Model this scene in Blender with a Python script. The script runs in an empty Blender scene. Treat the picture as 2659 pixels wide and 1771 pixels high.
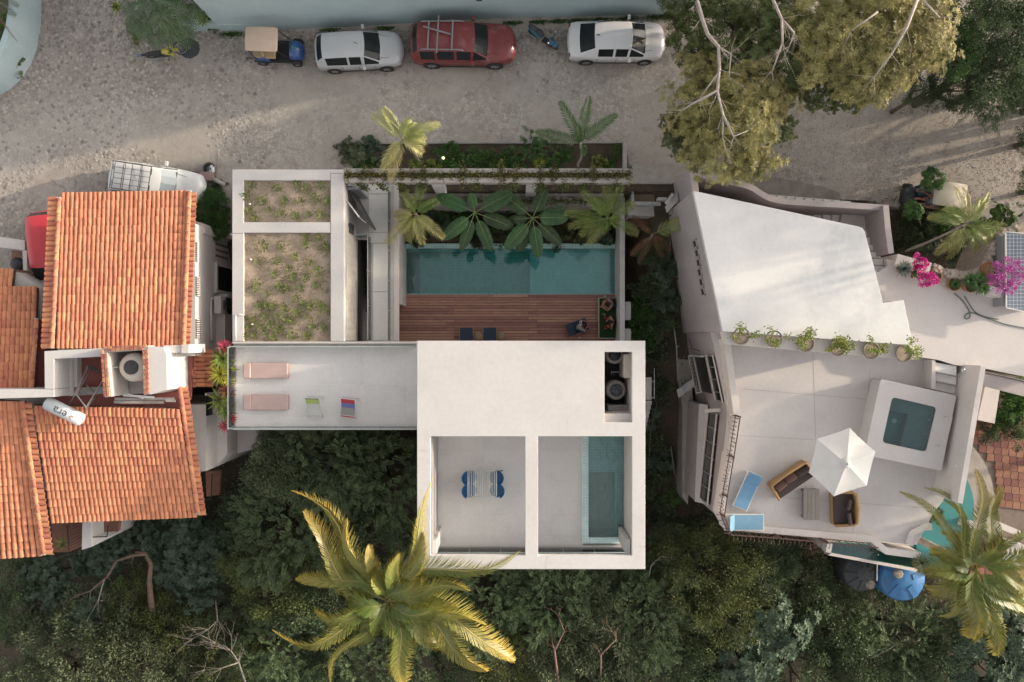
import bpy,bmesh,math,random
import numpy as np
from mathutils import Vector,Matrix
H,F,CX,CY=38.0,2052.0,1329.5,885.5
scene=bpy.context.scene
COL=scene.collection
cam_d=bpy.data.cameras.new('camera');cam=bpy.data.objects.new('camera',cam_d);COL.objects.link(cam)
cam.location=(0,0,H);cam.rotation_euler=(0,0,0)
cam_d.sensor_width=36;cam_d.lens=36*F/2659;cam_d.clip_end=600
scene.camera=cam
SUN_EL,SUN_AZ=math.radians(12.5),math.radians(77)
world=bpy.data.worlds.new('World');scene.world=world;world.use_nodes=True
wt=world.node_tree;wt.nodes.clear()
sky=wt.nodes.new('ShaderNodeTexSky');sky.sky_type='NISHITA';sky.sun_disc=False
sky.sun_elevation=SUN_EL;sky.sun_rotation=SUN_AZ
sky.air_density=1.0;sky.dust_density=3.0;sky.ozone_density=0.6
hs=wt.nodes.new('ShaderNodeHueSaturation');hs.inputs['Saturation'].default_value=0.2
tint=wt.nodes.new('ShaderNodeMix');tint.data_type='RGBA';tint.blend_type='MULTIPLY'
tint.inputs[0].default_value=1.0;tint.inputs[7].default_value=(1.0,0.955,0.92,1)
bg=wt.nodes.new('ShaderNodeBackground');bg.inputs['Strength'].default_value=0.15
wo=wt.nodes.new('ShaderNodeOutputWorld')
wt.links.new(sky.outputs[0],hs.inputs['Color']);wt.links.new(hs.outputs[0],tint.inputs[6])
wt.links.new(tint.outputs[2],bg.inputs[0]);wt.links.new(bg.outputs[0],wo.inputs[0])
sd=bpy.data.lights.new('sun','SUN');sd.energy=2.0;sd.angle=math.radians(1.0);sd.color=(1.0,0.82,0.62)
so=bpy.data.objects.new('sun',sd);COL.objects.link(so)
tosun=Vector((math.sin(SUN_AZ)*math.cos(SUN_EL),math.cos(SUN_AZ)*math.cos(SUN_EL),math.sin(SUN_EL)))
so.rotation_euler=tosun.to_track_quat('Z','Y').to_euler();so.location=(30,10,30)
vs=scene.view_settings
vs.view_transform='Standard';vs.look='None';vs.gamma=1;vs.use_curve_mapping=False;vs.exposure=1.35
scene.render.engine='CYCLES'
scene.cycles.max_bounces=6;scene.cycles.transparent_max_bounces=10;scene.cycles.transmission_bounces=4
scene.cycles.use_denoising=True
RR=random.Random(11)
NR=np.random.default_rng(5)
def P(px,py,z=0.0):
 k=(H-z)/F
 return Vector(((px-CX)*k,-(py-CY)*k,z))
def LN(n,z=0.0):return n*(H-z)/F
def Z(y,x=0.0):
 0
 if y>=7.4:return 0.0
 return-min(7.4-y,10)*0.42-min(max(0,7.4-y-10),30)*.2
def lerp(a,b,t):return a+(b-a)*t
def prop(o,label=None,cat=None,group=None,kind=None):
 if label:o['label']=label
 if cat:o['category']=cat
 if group:o['group']=group
 if kind:o['kind']=kind
 return o
def empty(name,loc,label=None,cat=None,group=None,rz=0.0,kind=None):
 o=bpy.data.objects.new(name,None);COL.objects.link(o);o.location=loc;o.rotation_euler=(0,0,rz)
 o.empty_display_size=.2
 return prop(o,label,cat,group,kind)
def link(name,mesh,parent=None,loc=None):
 o=bpy.data.objects.new(name,mesh);COL.objects.link(o)
 if parent:o.parent=parent
 if loc is not None:o.location=loc
 return o
def root_loc(p):
 v=Vector((0,0,0))
 while p is not None:v+=p.location;p=p.parent
 return v
class MB:
 0
 def __init__(s):s.v=[];s.f=[];s.mi=[];s.t=[];s.cur=0;s.tint=.5;s.smooth=[]
 def add(s,vs,fs,sm=False):
  n=len(s.v);s.v.extend([tuple(v)for v in vs])
  for f in fs:s.f.append([n+i for i in f]);s.mi.append(s.cur);s.t.append(s.tint);s.smooth.append(sm)
  return s
 def box(s,c,d,rz=0.0,M=None):
  hx,hy,hz=d[0]/2,d[1]/2,d[2]/2
  vs=[Vector((x*hx,y*hy,z*hz))for z in(-1,1)for y in(-1,1)for x in(-1,1)]
  R=M if M is not None else Matrix.Rotation(rz,3,'Z')
  vs=[R@v+Vector(c)for v in vs]
  return s.add(vs,[(0,2,3,1),(4,5,7,6),(0,1,5,4),(2,6,7,3),(0,4,6,2),(1,3,7,5)])
 def bar(s,a,b,w,h,up=Vector((0,0,1))):
  a=Vector(a);b=Vector(b);d=b-a;L=d.length
  if L<1e-6:return s
  x=d/L;y=up.cross(x)
  if y.length<1e-3:y=Vector((0,1,0)).cross(x)
  y.normalize();z=x.cross(y)
  M=Matrix((x,y,z)).transposed()
  return s.box((a+b)/2,(L,w,h),M=M)
 def prism(s,pts,z1,z0):
  0
  n=len(pts)
  a=sum(pts[i][0]*pts[(i+1)%n][1]-pts[(i+1)%n][0]*pts[i][1]for i in range(n))
  idx=list(range(n))if a>0 else list(range(n))[::-1]
  g=lambda z,i:z[i]if hasattr(z,'__len__')else z
  vs=[(pts[i][0],pts[i][1],g(z0,i))for i in idx]+[(pts[i][0],pts[i][1],g(z1,i))for i in idx]
  fs=[list(range(n))[::-1],list(range(n,2*n))]+[(i,(i+1)%n,n+(i+1)%n,n+i)for i in range(n)]
  return s.add(vs,fs)
 def pp(s,px,z1,z0,zp=None):
  0
  zt=z1 if zp is None else zp
  return s.prism([P(x,y,zt)for x,y in px],z1,z0)
 def rect(s,x0,y0,x1,y1,z1,z0,zp=None):
  return s.pp([(x0,y0),(x1,y0),(x1,y1),(x0,y1)],z1,z0,zp)
 def tube(s,pts,rad,n=6,cap=True,sm=True):
  pts=[Vector(p)for p in pts];m=len(pts)
  if not hasattr(rad,'__len__'):rad=[rad]*m
  vs=[];prev=None
  for i,p in enumerate(pts):
   t=(pts[min(i+1,m-1)]-pts[max(i-1,0)])
   if t.length<1e-7:t=Vector((0,0,1))
   t.normalize()
   if prev is None:
    a=Vector((0,0,1))if abs(t.z)<.9 else Vector((1,0,0))
    u=t.cross(a).normalized()
   else:
    u=prev-t*prev.dot(t)
    u=u.normalized()if u.length>1e-4 else t.orthogonal().normalized()
   prev=u;w=t.cross(u)
   for k in range(n):
    an=2*math.pi*k/n
    vs.append(p+(u*math.cos(an)+w*math.sin(an))*rad[i])
  fs=[(i*n+k,i*n+(k+1)%n,(i+1)*n+(k+1)%n,(i+1)*n+k)for i in range(m-1)for k in range(n)]
  if cap:fs+=[list(range(n))[::-1],list(range((m-1)*n,m*n))]
  return s.add(vs,fs,sm)
 def lathe(s,prof,c,n=20,M=None,a0=0,a1=2*math.pi,sm=True):
  full=abs(a1-a0-2*math.pi)<1e-6;m=n if full else n+1
  vs=[]
  for r,z in prof:
   for k in range(m):
    an=a0+(a1-a0)*k/n;v=Vector((r*math.cos(an),r*math.sin(an),z))
    vs.append((M@v if M is not None else v)+Vector(c))
  fs=[]
  for i in range(len(prof)-1):
   for k in range(n):
    k2=(k+1)%m
    fs.append((i*m+k,i*m+k2,(i+1)*m+k2,(i+1)*m+k))
  return s.add(vs,fs,sm)
 def disc(s,c,r,z=0,n=20,M=None):
  vs=[Vector((r*math.cos(2*math.pi*k/n),r*math.sin(2*math.pi*k/n),z))for k in range(n)]
  vs=[(M@v if M is not None else v)+Vector(c)for v in vs]
  return s.add(vs,[list(range(n))])
 def grid_solid(s,xs,ys,holes,z1,z0):
  0
  nx,ny=len(xs)-1,len(ys)-1
  sol=lambda i,j:0<=i<nx and 0<=j<ny and(i,j)not in holes
  for i in range(nx):
   for j in range(ny):
    if not sol(i,j):continue
    a,b,c,d=(xs[i],ys[j]),(xs[i+1],ys[j]),(xs[i+1],ys[j+1]),(xs[i],ys[j+1])
    s.add([(*q,z1)for q in(a,b,c,d)],[(0,1,2,3)])
    s.add([(*q,z0)for q in(a,b,c,d)],[(3,2,1,0)])
    for(di,dj,p,q)in((-1,0,d,a),(1,0,b,c),(0,-1,a,b),(0,1,c,d)):
     if not sol(i+di,j+dj):
      s.add([(*p,z0),(*q,z0),(*q,z1),(*p,z1)],[(0,1,2,3)])
  return s
 def build(s,name,mats,parent=None,local=False,bevel=0,merge=False):
  if not isinstance(mats,(list,tuple)):mats=[mats]
  off=Vector((0,0,0))if(local or parent is None)else root_loc(parent)
  me=bpy.data.meshes.new(name)
  me.from_pydata([(v[0]-off.x,v[1]-off.y,v[2]-off.z)for v in s.v],[],s.f)
  for m in mats:me.materials.append(m)
  me.polygons.foreach_set('material_index',s.mi)
  me.polygons.foreach_set('use_smooth',s.smooth)
  at=me.attributes.new('tint','FLOAT','FACE');at.data.foreach_set('value',s.t)
  me.update()
  if merge or bevel:
   bm=bmesh.new();bm.from_mesh(me);bmesh.ops.remove_doubles(bm,verts=bm.verts,dist=1e-5)
   bmesh.ops.recalc_face_normals(bm,faces=bm.faces);bm.to_mesh(me);bm.free()
  o=link(name,me,parent)
  if bevel:
   b=o.modifiers.new('bevel','BEVEL');b.width=bevel;b.segments=2;b.limit_method='ANGLE';b.angle_limit=math.radians(50)
  return o
def fast_mesh(name,verts,faces4,mat_,tint=None,smooth=False):
 0
 me=bpy.data.meshes.new(name);n,m,k=len(verts),len(faces4),faces4.shape[1]
 me.vertices.add(n);me.vertices.foreach_set('co',np.asarray(verts,np.float32).ravel())
 me.loops.add(m*k);me.loops.foreach_set('vertex_index',faces4.astype(np.int32).ravel())
 me.polygons.add(m);me.polygons.foreach_set('loop_start',np.arange(0,m*k,k,dtype=np.int32))
 me.polygons.foreach_set('loop_total',np.full(m,k,np.int32))
 if smooth:me.polygons.foreach_set('use_smooth',np.ones(m,bool))
 me.materials.append(mat_)
 at=me.attributes.new('tint','FLOAT','FACE')
 at.data.foreach_set('value',np.asarray(tint if tint is not None else np.full(m,.5),np.float32))
 me.update(calc_edges=True);me.validate()
 return me
def copy_tree(o,parent=None):
 c=o.copy();COL.objects.link(c);c.parent=parent
 for ch in list(o.children):copy_tree(ch,c)
 return c
def mat(name,col,col2=None,scale=2.0,rough=.8,detail=.12,dscale=25,bump=.15,bscale=40,metal=0,spec=.4,use_tint=0.0,obj_rand=0.0,stain=None,stain_scale=.6,stain_amt=.5,stretch=(1,1,1),coat=0,trans=0,tintcol=None,cover=.55):
 m=bpy.data.materials.new(name);m.use_nodes=True;nt=m.node_tree;N=nt.nodes;K=nt.links
 b=N['Principled BSDF'];b.inputs['Roughness'].default_value=rough;b.inputs['Metallic'].default_value=metal
 b.inputs['Specular IOR Level'].default_value=spec
 if coat:b.inputs['Coat Weight'].default_value=coat;b.inputs['Coat Roughness'].default_value=.08
 g=N.new('ShaderNodeNewGeometry');mp=N.new('ShaderNodeMapping');mp.inputs['Scale'].default_value=stretch
 K.new(g.outputs['Position'],mp.inputs['Vector'])
 def noise(sc,det=4,rg=.55):
  n=N.new('ShaderNodeTexNoise');n.inputs['Scale'].default_value=sc;n.inputs['Detail'].default_value=det
  n.inputs['Roughness'].default_value=rg;K.new(mp.outputs[0],n.inputs['Vector']);return n
 def ramp(src,a,b_):
  r=N.new('ShaderNodeMapRange');r.inputs[1].default_value=a;r.inputs[2].default_value=b_;K.new(src,r.inputs[0]);return r.outputs[0]
 def mix(f,a,b_,typ='MIX'):
  x=N.new('ShaderNodeMix');x.data_type='RGBA';x.blend_type=typ
  if isinstance(f,(int,float)):x.inputs[0].default_value=f
  else:K.new(f,x.inputs[0])
  for sck,v in((x.inputs[6],a),(x.inputs[7],b_)):
   if hasattr(v,'__len__'):sck.default_value=(*v[:3],1)
   else:K.new(v,sck)
  return x.outputs[2]
 c2=col2 if col2 is not None else tuple(c*.8 for c in col)
 cur=mix(ramp(noise(scale).outputs[0],.32,.68),col,c2)
 if stain is not None:
  a=1-cover
  cur=mix(ramp(noise(stain_scale,6,.65).outputs[0],a+.1,a+.32),cur,mix(stain_amt,cur,stain))
 if use_tint:
  at=N.new('ShaderNodeAttribute');at.attribute_name='tint'
  if tintcol is not None:cur=mix(ramp(at.outputs['Fac'],0,1),cur,tintcol)
  else:
   h=N.new('ShaderNodeHueSaturation');K.new(cur,h.inputs['Color'])
   r=N.new('ShaderNodeMapRange');r.inputs[3].default_value=1-use_tint;r.inputs[4].default_value=1+use_tint
   K.new(at.outputs['Fac'],r.inputs[0]);K.new(r.outputs[0],h.inputs['Value']);cur=h.outputs[0]
 if obj_rand:
  oi=N.new('ShaderNodeObjectInfo');h=N.new('ShaderNodeHueSaturation');K.new(cur,h.inputs['Color'])
  r=N.new('ShaderNodeMapRange');r.inputs[3].default_value=1-obj_rand;r.inputs[4].default_value=1+obj_rand
  K.new(oi.outputs['Random'],r.inputs[0]);K.new(r.outputs[0],h.inputs['Value'])
  r2=N.new('ShaderNodeMapRange');r2.inputs[3].default_value=.5-obj_rand*.06;r2.inputs[4].default_value=.5+obj_rand*.06
  K.new(oi.outputs['Random'],r2.inputs[0]);K.new(r2.outputs[0],h.inputs['Hue']);cur=h.outputs[0]
 if detail:
  h=N.new('ShaderNodeHueSaturation');K.new(cur,h.inputs['Color'])
  r=N.new('ShaderNodeMapRange');r.inputs[1].default_value=.25;r.inputs[2].default_value=.75
  r.inputs[3].default_value=1-detail;r.inputs[4].default_value=1+detail
  K.new(noise(dscale,5).outputs[0],r.inputs[0]);K.new(r.outputs[0],h.inputs['Value']);cur=h.outputs[0]
 K.new(cur,b.inputs['Base Color'])
 if bump:
  bp=N.new('ShaderNodeBump');bp.inputs['Strength'].default_value=bump;bp.inputs['Distance'].default_value=.02
  K.new(noise(bscale,4).outputs[0],bp.inputs['Height']);K.new(bp.outputs[0],b.inputs['Normal'])
 if trans:
  tr=N.new('ShaderNodeBsdfTranslucent');K.new(cur,tr.inputs[0]);ms=N.new('ShaderNodeMixShader');ms.inputs[0].default_value=trans
  K.new(b.outputs[0],ms.inputs[1]);K.new(tr.outputs[0],ms.inputs[2]);K.new(ms.outputs[0],N['Material Output'].inputs[0])
 return m
def glassy(name,col,fac=.08,rough=.02):
 0
 m=bpy.data.materials.new(name);m.use_nodes=True;nt=m.node_tree;N=nt.nodes;K=nt.links;N.clear()
 t=N.new('ShaderNodeBsdfTransparent');t.inputs[0].default_value=(*col,1)
 g=N.new('ShaderNodeBsdfGlossy');g.inputs['Roughness'].default_value=rough
 fr=N.new('ShaderNodeFresnel');fr.inputs[0].default_value=1.45
 ad=N.new('ShaderNodeMath');ad.operation='ADD';ad.inputs[1].default_value=fac;K.new(fr.outputs[0],ad.inputs[0])
 ms=N.new('ShaderNodeMixShader');K.new(ad.outputs[0],ms.inputs[0]);K.new(t.outputs[0],ms.inputs[1]);K.new(g.outputs[0],ms.inputs[2])
 o=N.new('ShaderNodeOutputMaterial');K.new(ms.outputs[0],o.inputs[0])
 return m,N,K,g,fr
def water(name,col,bump=.15,bs=4,fac=.01):
 m,N,K,g,fr=glassy(name,col,fac,.02)
 geo=N.new('ShaderNodeNewGeometry');n=N.new('ShaderNodeTexNoise');n.inputs['Scale'].default_value=bs;n.inputs['Detail'].default_value=3
 n.inputs['Distortion'].default_value=.6
 K.new(geo.outputs['Position'],n.inputs['Vector']);b=N.new('ShaderNodeBump');b.inputs['Strength'].default_value=bump;b.inputs['Distance'].default_value=.1
 K.new(n.outputs[0],b.inputs['Height']);K.new(b.outputs[0],g.inputs['Normal']);K.new(b.outputs[0],fr.inputs['Normal'])
 return m
def tilemat(name,c1,c2,grout,size=.14,gw=.012,rough=.35,rot=0,spec=.5):
 m=bpy.data.materials.new(name);m.use_nodes=True;nt=m.node_tree;N=nt.nodes;K=nt.links
 b=N['Principled BSDF'];b.inputs['Roughness'].default_value=rough;b.inputs['Specular IOR Level'].default_value=spec
 g=N.new('ShaderNodeNewGeometry');mp=N.new('ShaderNodeMapping');mp.inputs['Rotation'].default_value=(0,0,rot)
 K.new(g.outputs['Position'],mp.inputs['Vector'])
 br=N.new('ShaderNodeTexBrick');br.offset=0;br.inputs['Scale'].default_value=1;br.inputs['Mortar Size'].default_value=gw
 br.inputs['Brick Width'].default_value=size;br.inputs['Row Height'].default_value=size;br.inputs['Bias'].default_value=0
 br.inputs['Color1'].default_value=(*c1,1);br.inputs['Color2'].default_value=(*c2,1);br.inputs['Mortar'].default_value=(*grout,1)
 K.new(mp.outputs[0],br.inputs['Vector']);n=N.new('ShaderNodeTexNoise');n.inputs['Scale'].default_value=1.2
 K.new(g.outputs['Position'],n.inputs['Vector'])
 h=N.new('ShaderNodeHueSaturation');r=N.new('ShaderNodeMapRange');r.inputs[3].default_value=.8;r.inputs[4].default_value=1.2
 K.new(n.outputs[0],r.inputs[0]);K.new(r.outputs[0],h.inputs['Value']);K.new(br.outputs[0],h.inputs['Color']);K.new(h.outputs[0],b.inputs['Base Color'])
 return m
def flat(name,col,rough=.5,metal=0,coat=0,spec=.5):
 return mat(name,col,tuple(c*.93 for c in col),3,rough,detail=.03,bump=0,metal=metal,coat=coat,spec=spec)
WHITE=mat('white_render',(.57,.55,.53),(.52,.50,.485),.8,.85,detail=.05,dscale=9,bump=.12,stain=(.46,.44,.42),stain_scale=.7,stain_amt=.28,cover=.5)
WHITE2=mat('warm_white_render',(.62,.57,.54),(.56,.52,.49),.7,.85,detail=.05,dscale=9,bump=.12,stain=(.40,.37,.36),stain_scale=.9,stain_amt=.3)
ROOFW=mat('white_roof_coating',(.575,.56,.545),(.535,.52,.505),.5,.75,detail=.05,dscale=5,bump=.15,stain=(.38,.365,.355),stain_scale=.4,stain_amt=.42,cover=.55)
ROOFV=mat('villa_roof_coating',(.69,.68,.66),(.62,.615,.605),.5,.6,detail=.04,dscale=5,bump=.12,stain=(.36,.42,.445),stain_scale=.25,stain_amt=.62,cover=.56)
FLOORC=mat('pale_floor_concrete',(.76,.735,.71),(.71,.69,.67),1.1,.8,detail=.05,dscale=10,bump=.08,stain=(.55,.52,.51),stain_scale=.9,stain_amt=.45,obj_rand=.03)
CONC=mat('pale_concrete',(.56,.54,.52),(.48,.465,.45),1.1,.85,detail=.08,dscale=14,bump=.18,stain=(.34,.31,.31),stain_scale=.9,stain_amt=.45,obj_rand=.05)
CONCD=mat('grey_concrete',(.34,.325,.315),(.27,.26,.25),1.3,.9,detail=.1,dscale=14,bump=.25,stain=(.2,.19,.18),stain_scale=1.1,stain_amt=.5)
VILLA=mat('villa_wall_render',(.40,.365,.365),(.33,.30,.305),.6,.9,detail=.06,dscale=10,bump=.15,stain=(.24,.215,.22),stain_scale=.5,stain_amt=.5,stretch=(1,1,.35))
TERR=mat('polished_cement_floor',(.60,.565,.545),(.54,.51,.495),.5,.7,detail=.05,dscale=8,bump=.08,stain=(.46,.43,.425),stain_scale=.5,stain_amt=.45)
OLDC=mat('weathered_render',(.43,.40,.37),(.33,.30,.28),3,.9,detail=.15,dscale=18,bump=.4,stain=(.16,.14,.12),stain_scale=1.6,stain_amt=.55)
TEAL=mat('teal_painted_wall',(.46,.56,.58),(.40,.51,.53),.8,.8,detail=.06,dscale=9,bump=.12,stain=(.22,.29,.31),stain_scale=.45,stain_amt=.5,cover=.45)
SOIL=mat('dry_sandy_soil',(.40,.32,.25),(.32,.25,.19),3,.95,detail=.22,dscale=22,bump=.6,bscale=18,stain=(.22,.17,.12),stain_scale=1.5,stain_amt=.4)
DSOIL=mat('dark_soil',(.12,.09,.065),(.075,.055,.04),3,.95,detail=.3,dscale=20,bump=.6,bscale=18)
WOODD=mat('hardwood_decking',(.44,.225,.165),(.32,.17,.135),6,.6,detail=.2,dscale=20,bump=.15,obj_rand=.25,stretch=(.25,2,2))
TILE=mat('terracotta_tile',(.60,.25,.14),(.50,.195,.11),5,.85,detail=.12,dscale=30,bump=.25,stain=(.13,.09,.07),stain_scale=1.1,stain_amt=.62,cover=.42,use_tint=.17,obj_rand=.17)
MORT=mat('mortar',(.50,.46,.43),(.4,.37,.34),9,.95,bump=.4)
BRICK=mat('red_brick',(.44,.19,.12),(.36,.16,.10),7,.9,detail=.15,bump=.4,obj_rand=.25)
DARKR=mat('maroon_roof_paint',(.27,.085,.075),(.24,.08,.07),1.5,.75,detail=.06,bump=.1,stain=(.19,.07,.06),stain_amt=.4)
DARK=flat('black_plastic',(.02,.021,.022),.45)
DGREY=flat('dark_grey_metal',(.06,.062,.065),.5,.3)
STEEL=flat('bright_metal',(.55,.55,.55),.3,.9)
GREYM=flat('grey_metal',(.32,.33,.34),.45,.5)
WMET=flat('white_metal',(.7,.7,.69),.4)
PLASTW=flat('cream_plastic',(.62,.57,.51),.45)
RUST=mat('rusty_iron',(.12,.065,.05),(.07,.045,.04),9,.85,bump=.3)
RUBBER=mat('tyre_rubber',(.035,.034,.034),(.05,.047,.045),12,.85,bump=.2)
GLASS,*_=glassy('rail_glass',(.95,.975,.965),.03)
GEDGE=flat('glass_edge',(.42,.50,.48),.3)
CARGL=mat('dark_car_glass',(.012,.016,.018),(.02,.025,.026),2,.2,detail=0,bump=0,spec=.25)
POOLW=water('pool_water',(.66,.88,.88),.10,2.5,.06)
POOLW2=water('plunge_water',(.80,.93,.92),.6,5,.06)
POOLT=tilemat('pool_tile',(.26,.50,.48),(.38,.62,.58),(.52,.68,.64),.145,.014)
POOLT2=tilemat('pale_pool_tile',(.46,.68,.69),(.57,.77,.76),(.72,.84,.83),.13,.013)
POOLD=tilemat('dark_reflection_tile',(.03,.20,.19),(.045,.24,.23),(.07,.26,.25),.145,.012)  # dark tile colour that paints a dim reflection on the water
LEAFT=.28
def leafmat(name,a,b,yel=None,var=.5,rough=.55,tr=LEAFT,spec=.3):
 return mat(name,a,b,1.2,rough,detail=.18,dscale=6,bump=0,use_tint=var,tintcol=yel,trans=tr,spec=spec,obj_rand=.1)
LF_DARK=leafmat('dark_leaf',(.11,.15,.068),(.07,.10,.052))
LF_FERN=leafmat('feathery_leaf',(.14,.185,.082),(.085,.125,.062))
LF_GREY=leafmat('grey_green_leaf',(.165,.195,.105),(.10,.128,.07))
LF_OLIVE=leafmat('olive_leaf',(.13,.155,.05),(.09,.115,.04))
LF_BLUE=leafmat('blue_green_leaf',(.10,.145,.09),(.07,.105,.068))
LF_GOLD=leafmat('golden_leaf',(.44,.385,.155),(.23,.225,.085),var=.5)
LF_LUSH=leafmat('lush_leaf',(.095,.19,.05),(.06,.13,.04))
LF_LIME=leafmat('lime_leaf',(.24,.28,.05),(.15,.20,.05))
LF_PALM=leafmat('palm_leaf',(.13,.20,.035),(.09,.15,.03),yel=(.64,.43,.10),rough=.4,spec=.5)
LF_PALMG=leafmat('green_palm_leaf',(.065,.12,.045),(.045,.09,.036),yel=(.24,.27,.05),rough=.4,spec=.5)
LF_PALMY=leafmat('pale_palm_leaf',(.17,.26,.045),(.12,.20,.045),yel=(.64,.56,.24),rough=.45,spec=.45)
LF_DEAD=leafmat('dead_palm_leaf',(.30,.17,.09),(.2,.11,.06))
LF_BAN=mat('paddle_leaf',(.065,.14,.045),(.04,.09,.036),1.5,.35,detail=.1,dscale=10,bump=.1,spec=.5,obj_rand=.35,trans=.2)
MIDRIB=flat('leaf_midrib',(.24,.32,.12),.5)
BARK=mat('bark',(.16,.12,.095),(.10,.075,.06),5,.9,bump=.5)
BARKW=mat('pale_bark',(.46,.41,.37),(.34,.29,.25),4,.9,bump=.4)
PINK=flat('magenta_bract',(.62,.03,.28),.6)
PURP=flat('purple_bract',(.45,.07,.33),.6)
CLAYP=mat('clay_pot',(.36,.17,.09),(.28,.13,.07),6,.85)
def unit(a):return a/np.maximum(np.linalg.norm(a,axis=1,keepdims=True),1e-6)
def leaves(c,d,n,L,W,tint,fold=.0,shape='diamond'):
 0
 N=len(c);d=unit(d);s=unit(np.cross(d,n));n=unit(np.cross(s,d))
 L=np.broadcast_to(L,(N,))[:,None];W=np.broadcast_to(W,(N,))[:,None]
 v=np.stack([c,c+d*L*.5+s*W*.5+n*W*fold,c+d*L-n*L*.12,c+d*L*.5-s*W*.5+n*W*fold],1).reshape(-1,3)
 f=np.arange(N*4).reshape(N,4)
 return v,f,np.broadcast_to(tint,(N,))
def crown_mesh(name,m,seed,R=2.6,Hh=2.2,nclump=70,per=110,cr=.55,ll=.16,lw=.07,style='fine',inner=.25,up=.5,lumps=5,amp=.28):
 r=np.random.default_rng(seed)
 th=r.uniform(0,2*np.pi,nclump);cz=r.uniform(-.15,1,nclump)
 ph=r.uniform(0,6.28,4)
 rad=1+amp*(np.sin(lumps*th+ph[0])*.5+np.sin((lumps-2)*th+ph[1])*.5)*(1-.5*np.abs(cz))+r.normal(0,.09,nclump)
 sh=r.uniform(1-inner,1,nclump)*rad;xy=np.sqrt(np.clip(1-cz**2,.02,1))
 cc=np.stack([np.cos(th)*xy*R*sh,np.sin(th)*xy*R*sh,cz*Hh*sh],1)
 out=unit(cc*np.array([1,1,1.3]))
 crs=cr*r.uniform(.65,1.35,nclump)
 ct=r.uniform(0,1,nclump)
 if style=='fine':
  k=np.repeat(np.arange(nclump),per);n=len(k)
  off=unit(r.normal(0,1,(n,3)))*(r.uniform(0,1,(n,1))**.45);off[:,2]=np.abs(off[:,2])*.8-.12
  c=cc[k]+off*crs[k][:,None]
  d=unit(off+out[k]*.6+r.normal(0,.45,(n,3))+np.array([0,0,.1]))
  nn=unit(r.normal(0,.6,(n,3))+np.array([0,0,1.0])+off*.5)
  v,f,t=leaves(c,d,nn,ll*r.uniform(.7,1.3,n),lw*r.uniform(.7,1.3,n),np.clip(ct[k]*.55+r.uniform(0,.45,n),0,1))
 elif style=='rosette':
  nr=max(1,per//10);k0=np.repeat(np.arange(nclump),nr);m0=len(k0)
  off=unit(r.normal(0,1,(m0,3)))*(r.uniform(.2,1,(m0,1))**.5);off[:,2]=np.abs(off[:,2])*.7
  c0=cc[k0]+off*crs[k0][:,None];ax=unit(out[k0]*.7+off*.6+np.array([0,0,.7])+r.normal(0,.2,(m0,3)))
  k=np.repeat(np.arange(m0),10);n=len(k)
  u=unit(np.cross(ax,r.normal(0,1,(m0,3))));w=np.cross(ax,u)
  an=np.tile(np.arange(10)*2*np.pi/10,m0)+r.normal(0,.15,n)
  d=u[k]*np.cos(an)[:,None]+w[k]*np.sin(an)[:,None]+ax[k]*r.uniform(.1,.7,(n,1))
  tt=np.clip(ct[k0][k]*.5+r.uniform(0,.5,n),0,1)
  v,f,t=leaves(c0[k],d,ax[k],ll*r.uniform(.8,1.2,n),lw*r.uniform(.8,1.2,n),tt)
 elif style=='feather':
  ns=max(1,per//22);k0=np.repeat(np.arange(nclump),ns);m0=len(k0)
  off=unit(r.normal(0,1,(m0,3)))*(r.uniform(0,1,(m0,1))**.5);off[:,2]=np.abs(off[:,2])*.6
  c0=cc[k0]+off*crs[k0][:,None]*.8
  ax=unit(out[k0]*.9+off*.8+r.normal(0,.35,(m0,3)));SL=cr*r.uniform(.7,1.3,m0)
  k=np.repeat(np.arange(m0),22);n=len(k);tt=np.tile(np.repeat(np.linspace(.05,1,11),2),m0)
  side=np.tile([1,-1],n//2)
  s=unit(np.cross(ax,np.array([0,0,1.0])+r.normal(0,.3,(m0,3))))
  c=c0[k]+ax[k]*(SL[k]*tt)[:,None]-np.array([0,0,1])*(tt**2*SL[k]*.35)[:,None]
  d=s[k]*side[:,None]+ax[k]*.55+r.normal(0,.12,(n,3))
  v,f,t=leaves(c,d,np.tile([0,0,1.0],(n,1))+r.normal(0,.3,(n,3)),ll*(1.15-.6*tt),lw,np.clip(ct[k0][k]*.5+r.uniform(0,.5,n),0,1))
 me=fast_mesh(name,v,f,m,t)
 return me,cc
def limbs(mb,base,tips,r0,rng,fork=.35,n=6):
 0
 base=Vector(base);cen=sum((Vector(t)for t in tips),Vector())/len(tips)
 top=base.lerp(cen,fork);top.z=lerp(base.z,cen.z,fork+.1)
 b1=base.lerp(top,.5)+Vector((rng.uniform(-.15,.15),rng.uniform(-.15,.15),0))
 mb.tube([base,b1,top],[r0,r0*.8,r0*.65],n)
 for t in tips:
  t=Vector(t);a=top.lerp(t,.4)+Vector((rng.uniform(-.2,.2),rng.uniform(-.2,.2),.12));b=top.lerp(t,.75)+Vector((rng.uniform(-.15,.15),rng.uniform(-.15,.15),.05))
  mb.tube([top,a,b,t],[r0*.5,r0*.34,r0*.2,r0*.06],5)
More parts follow.
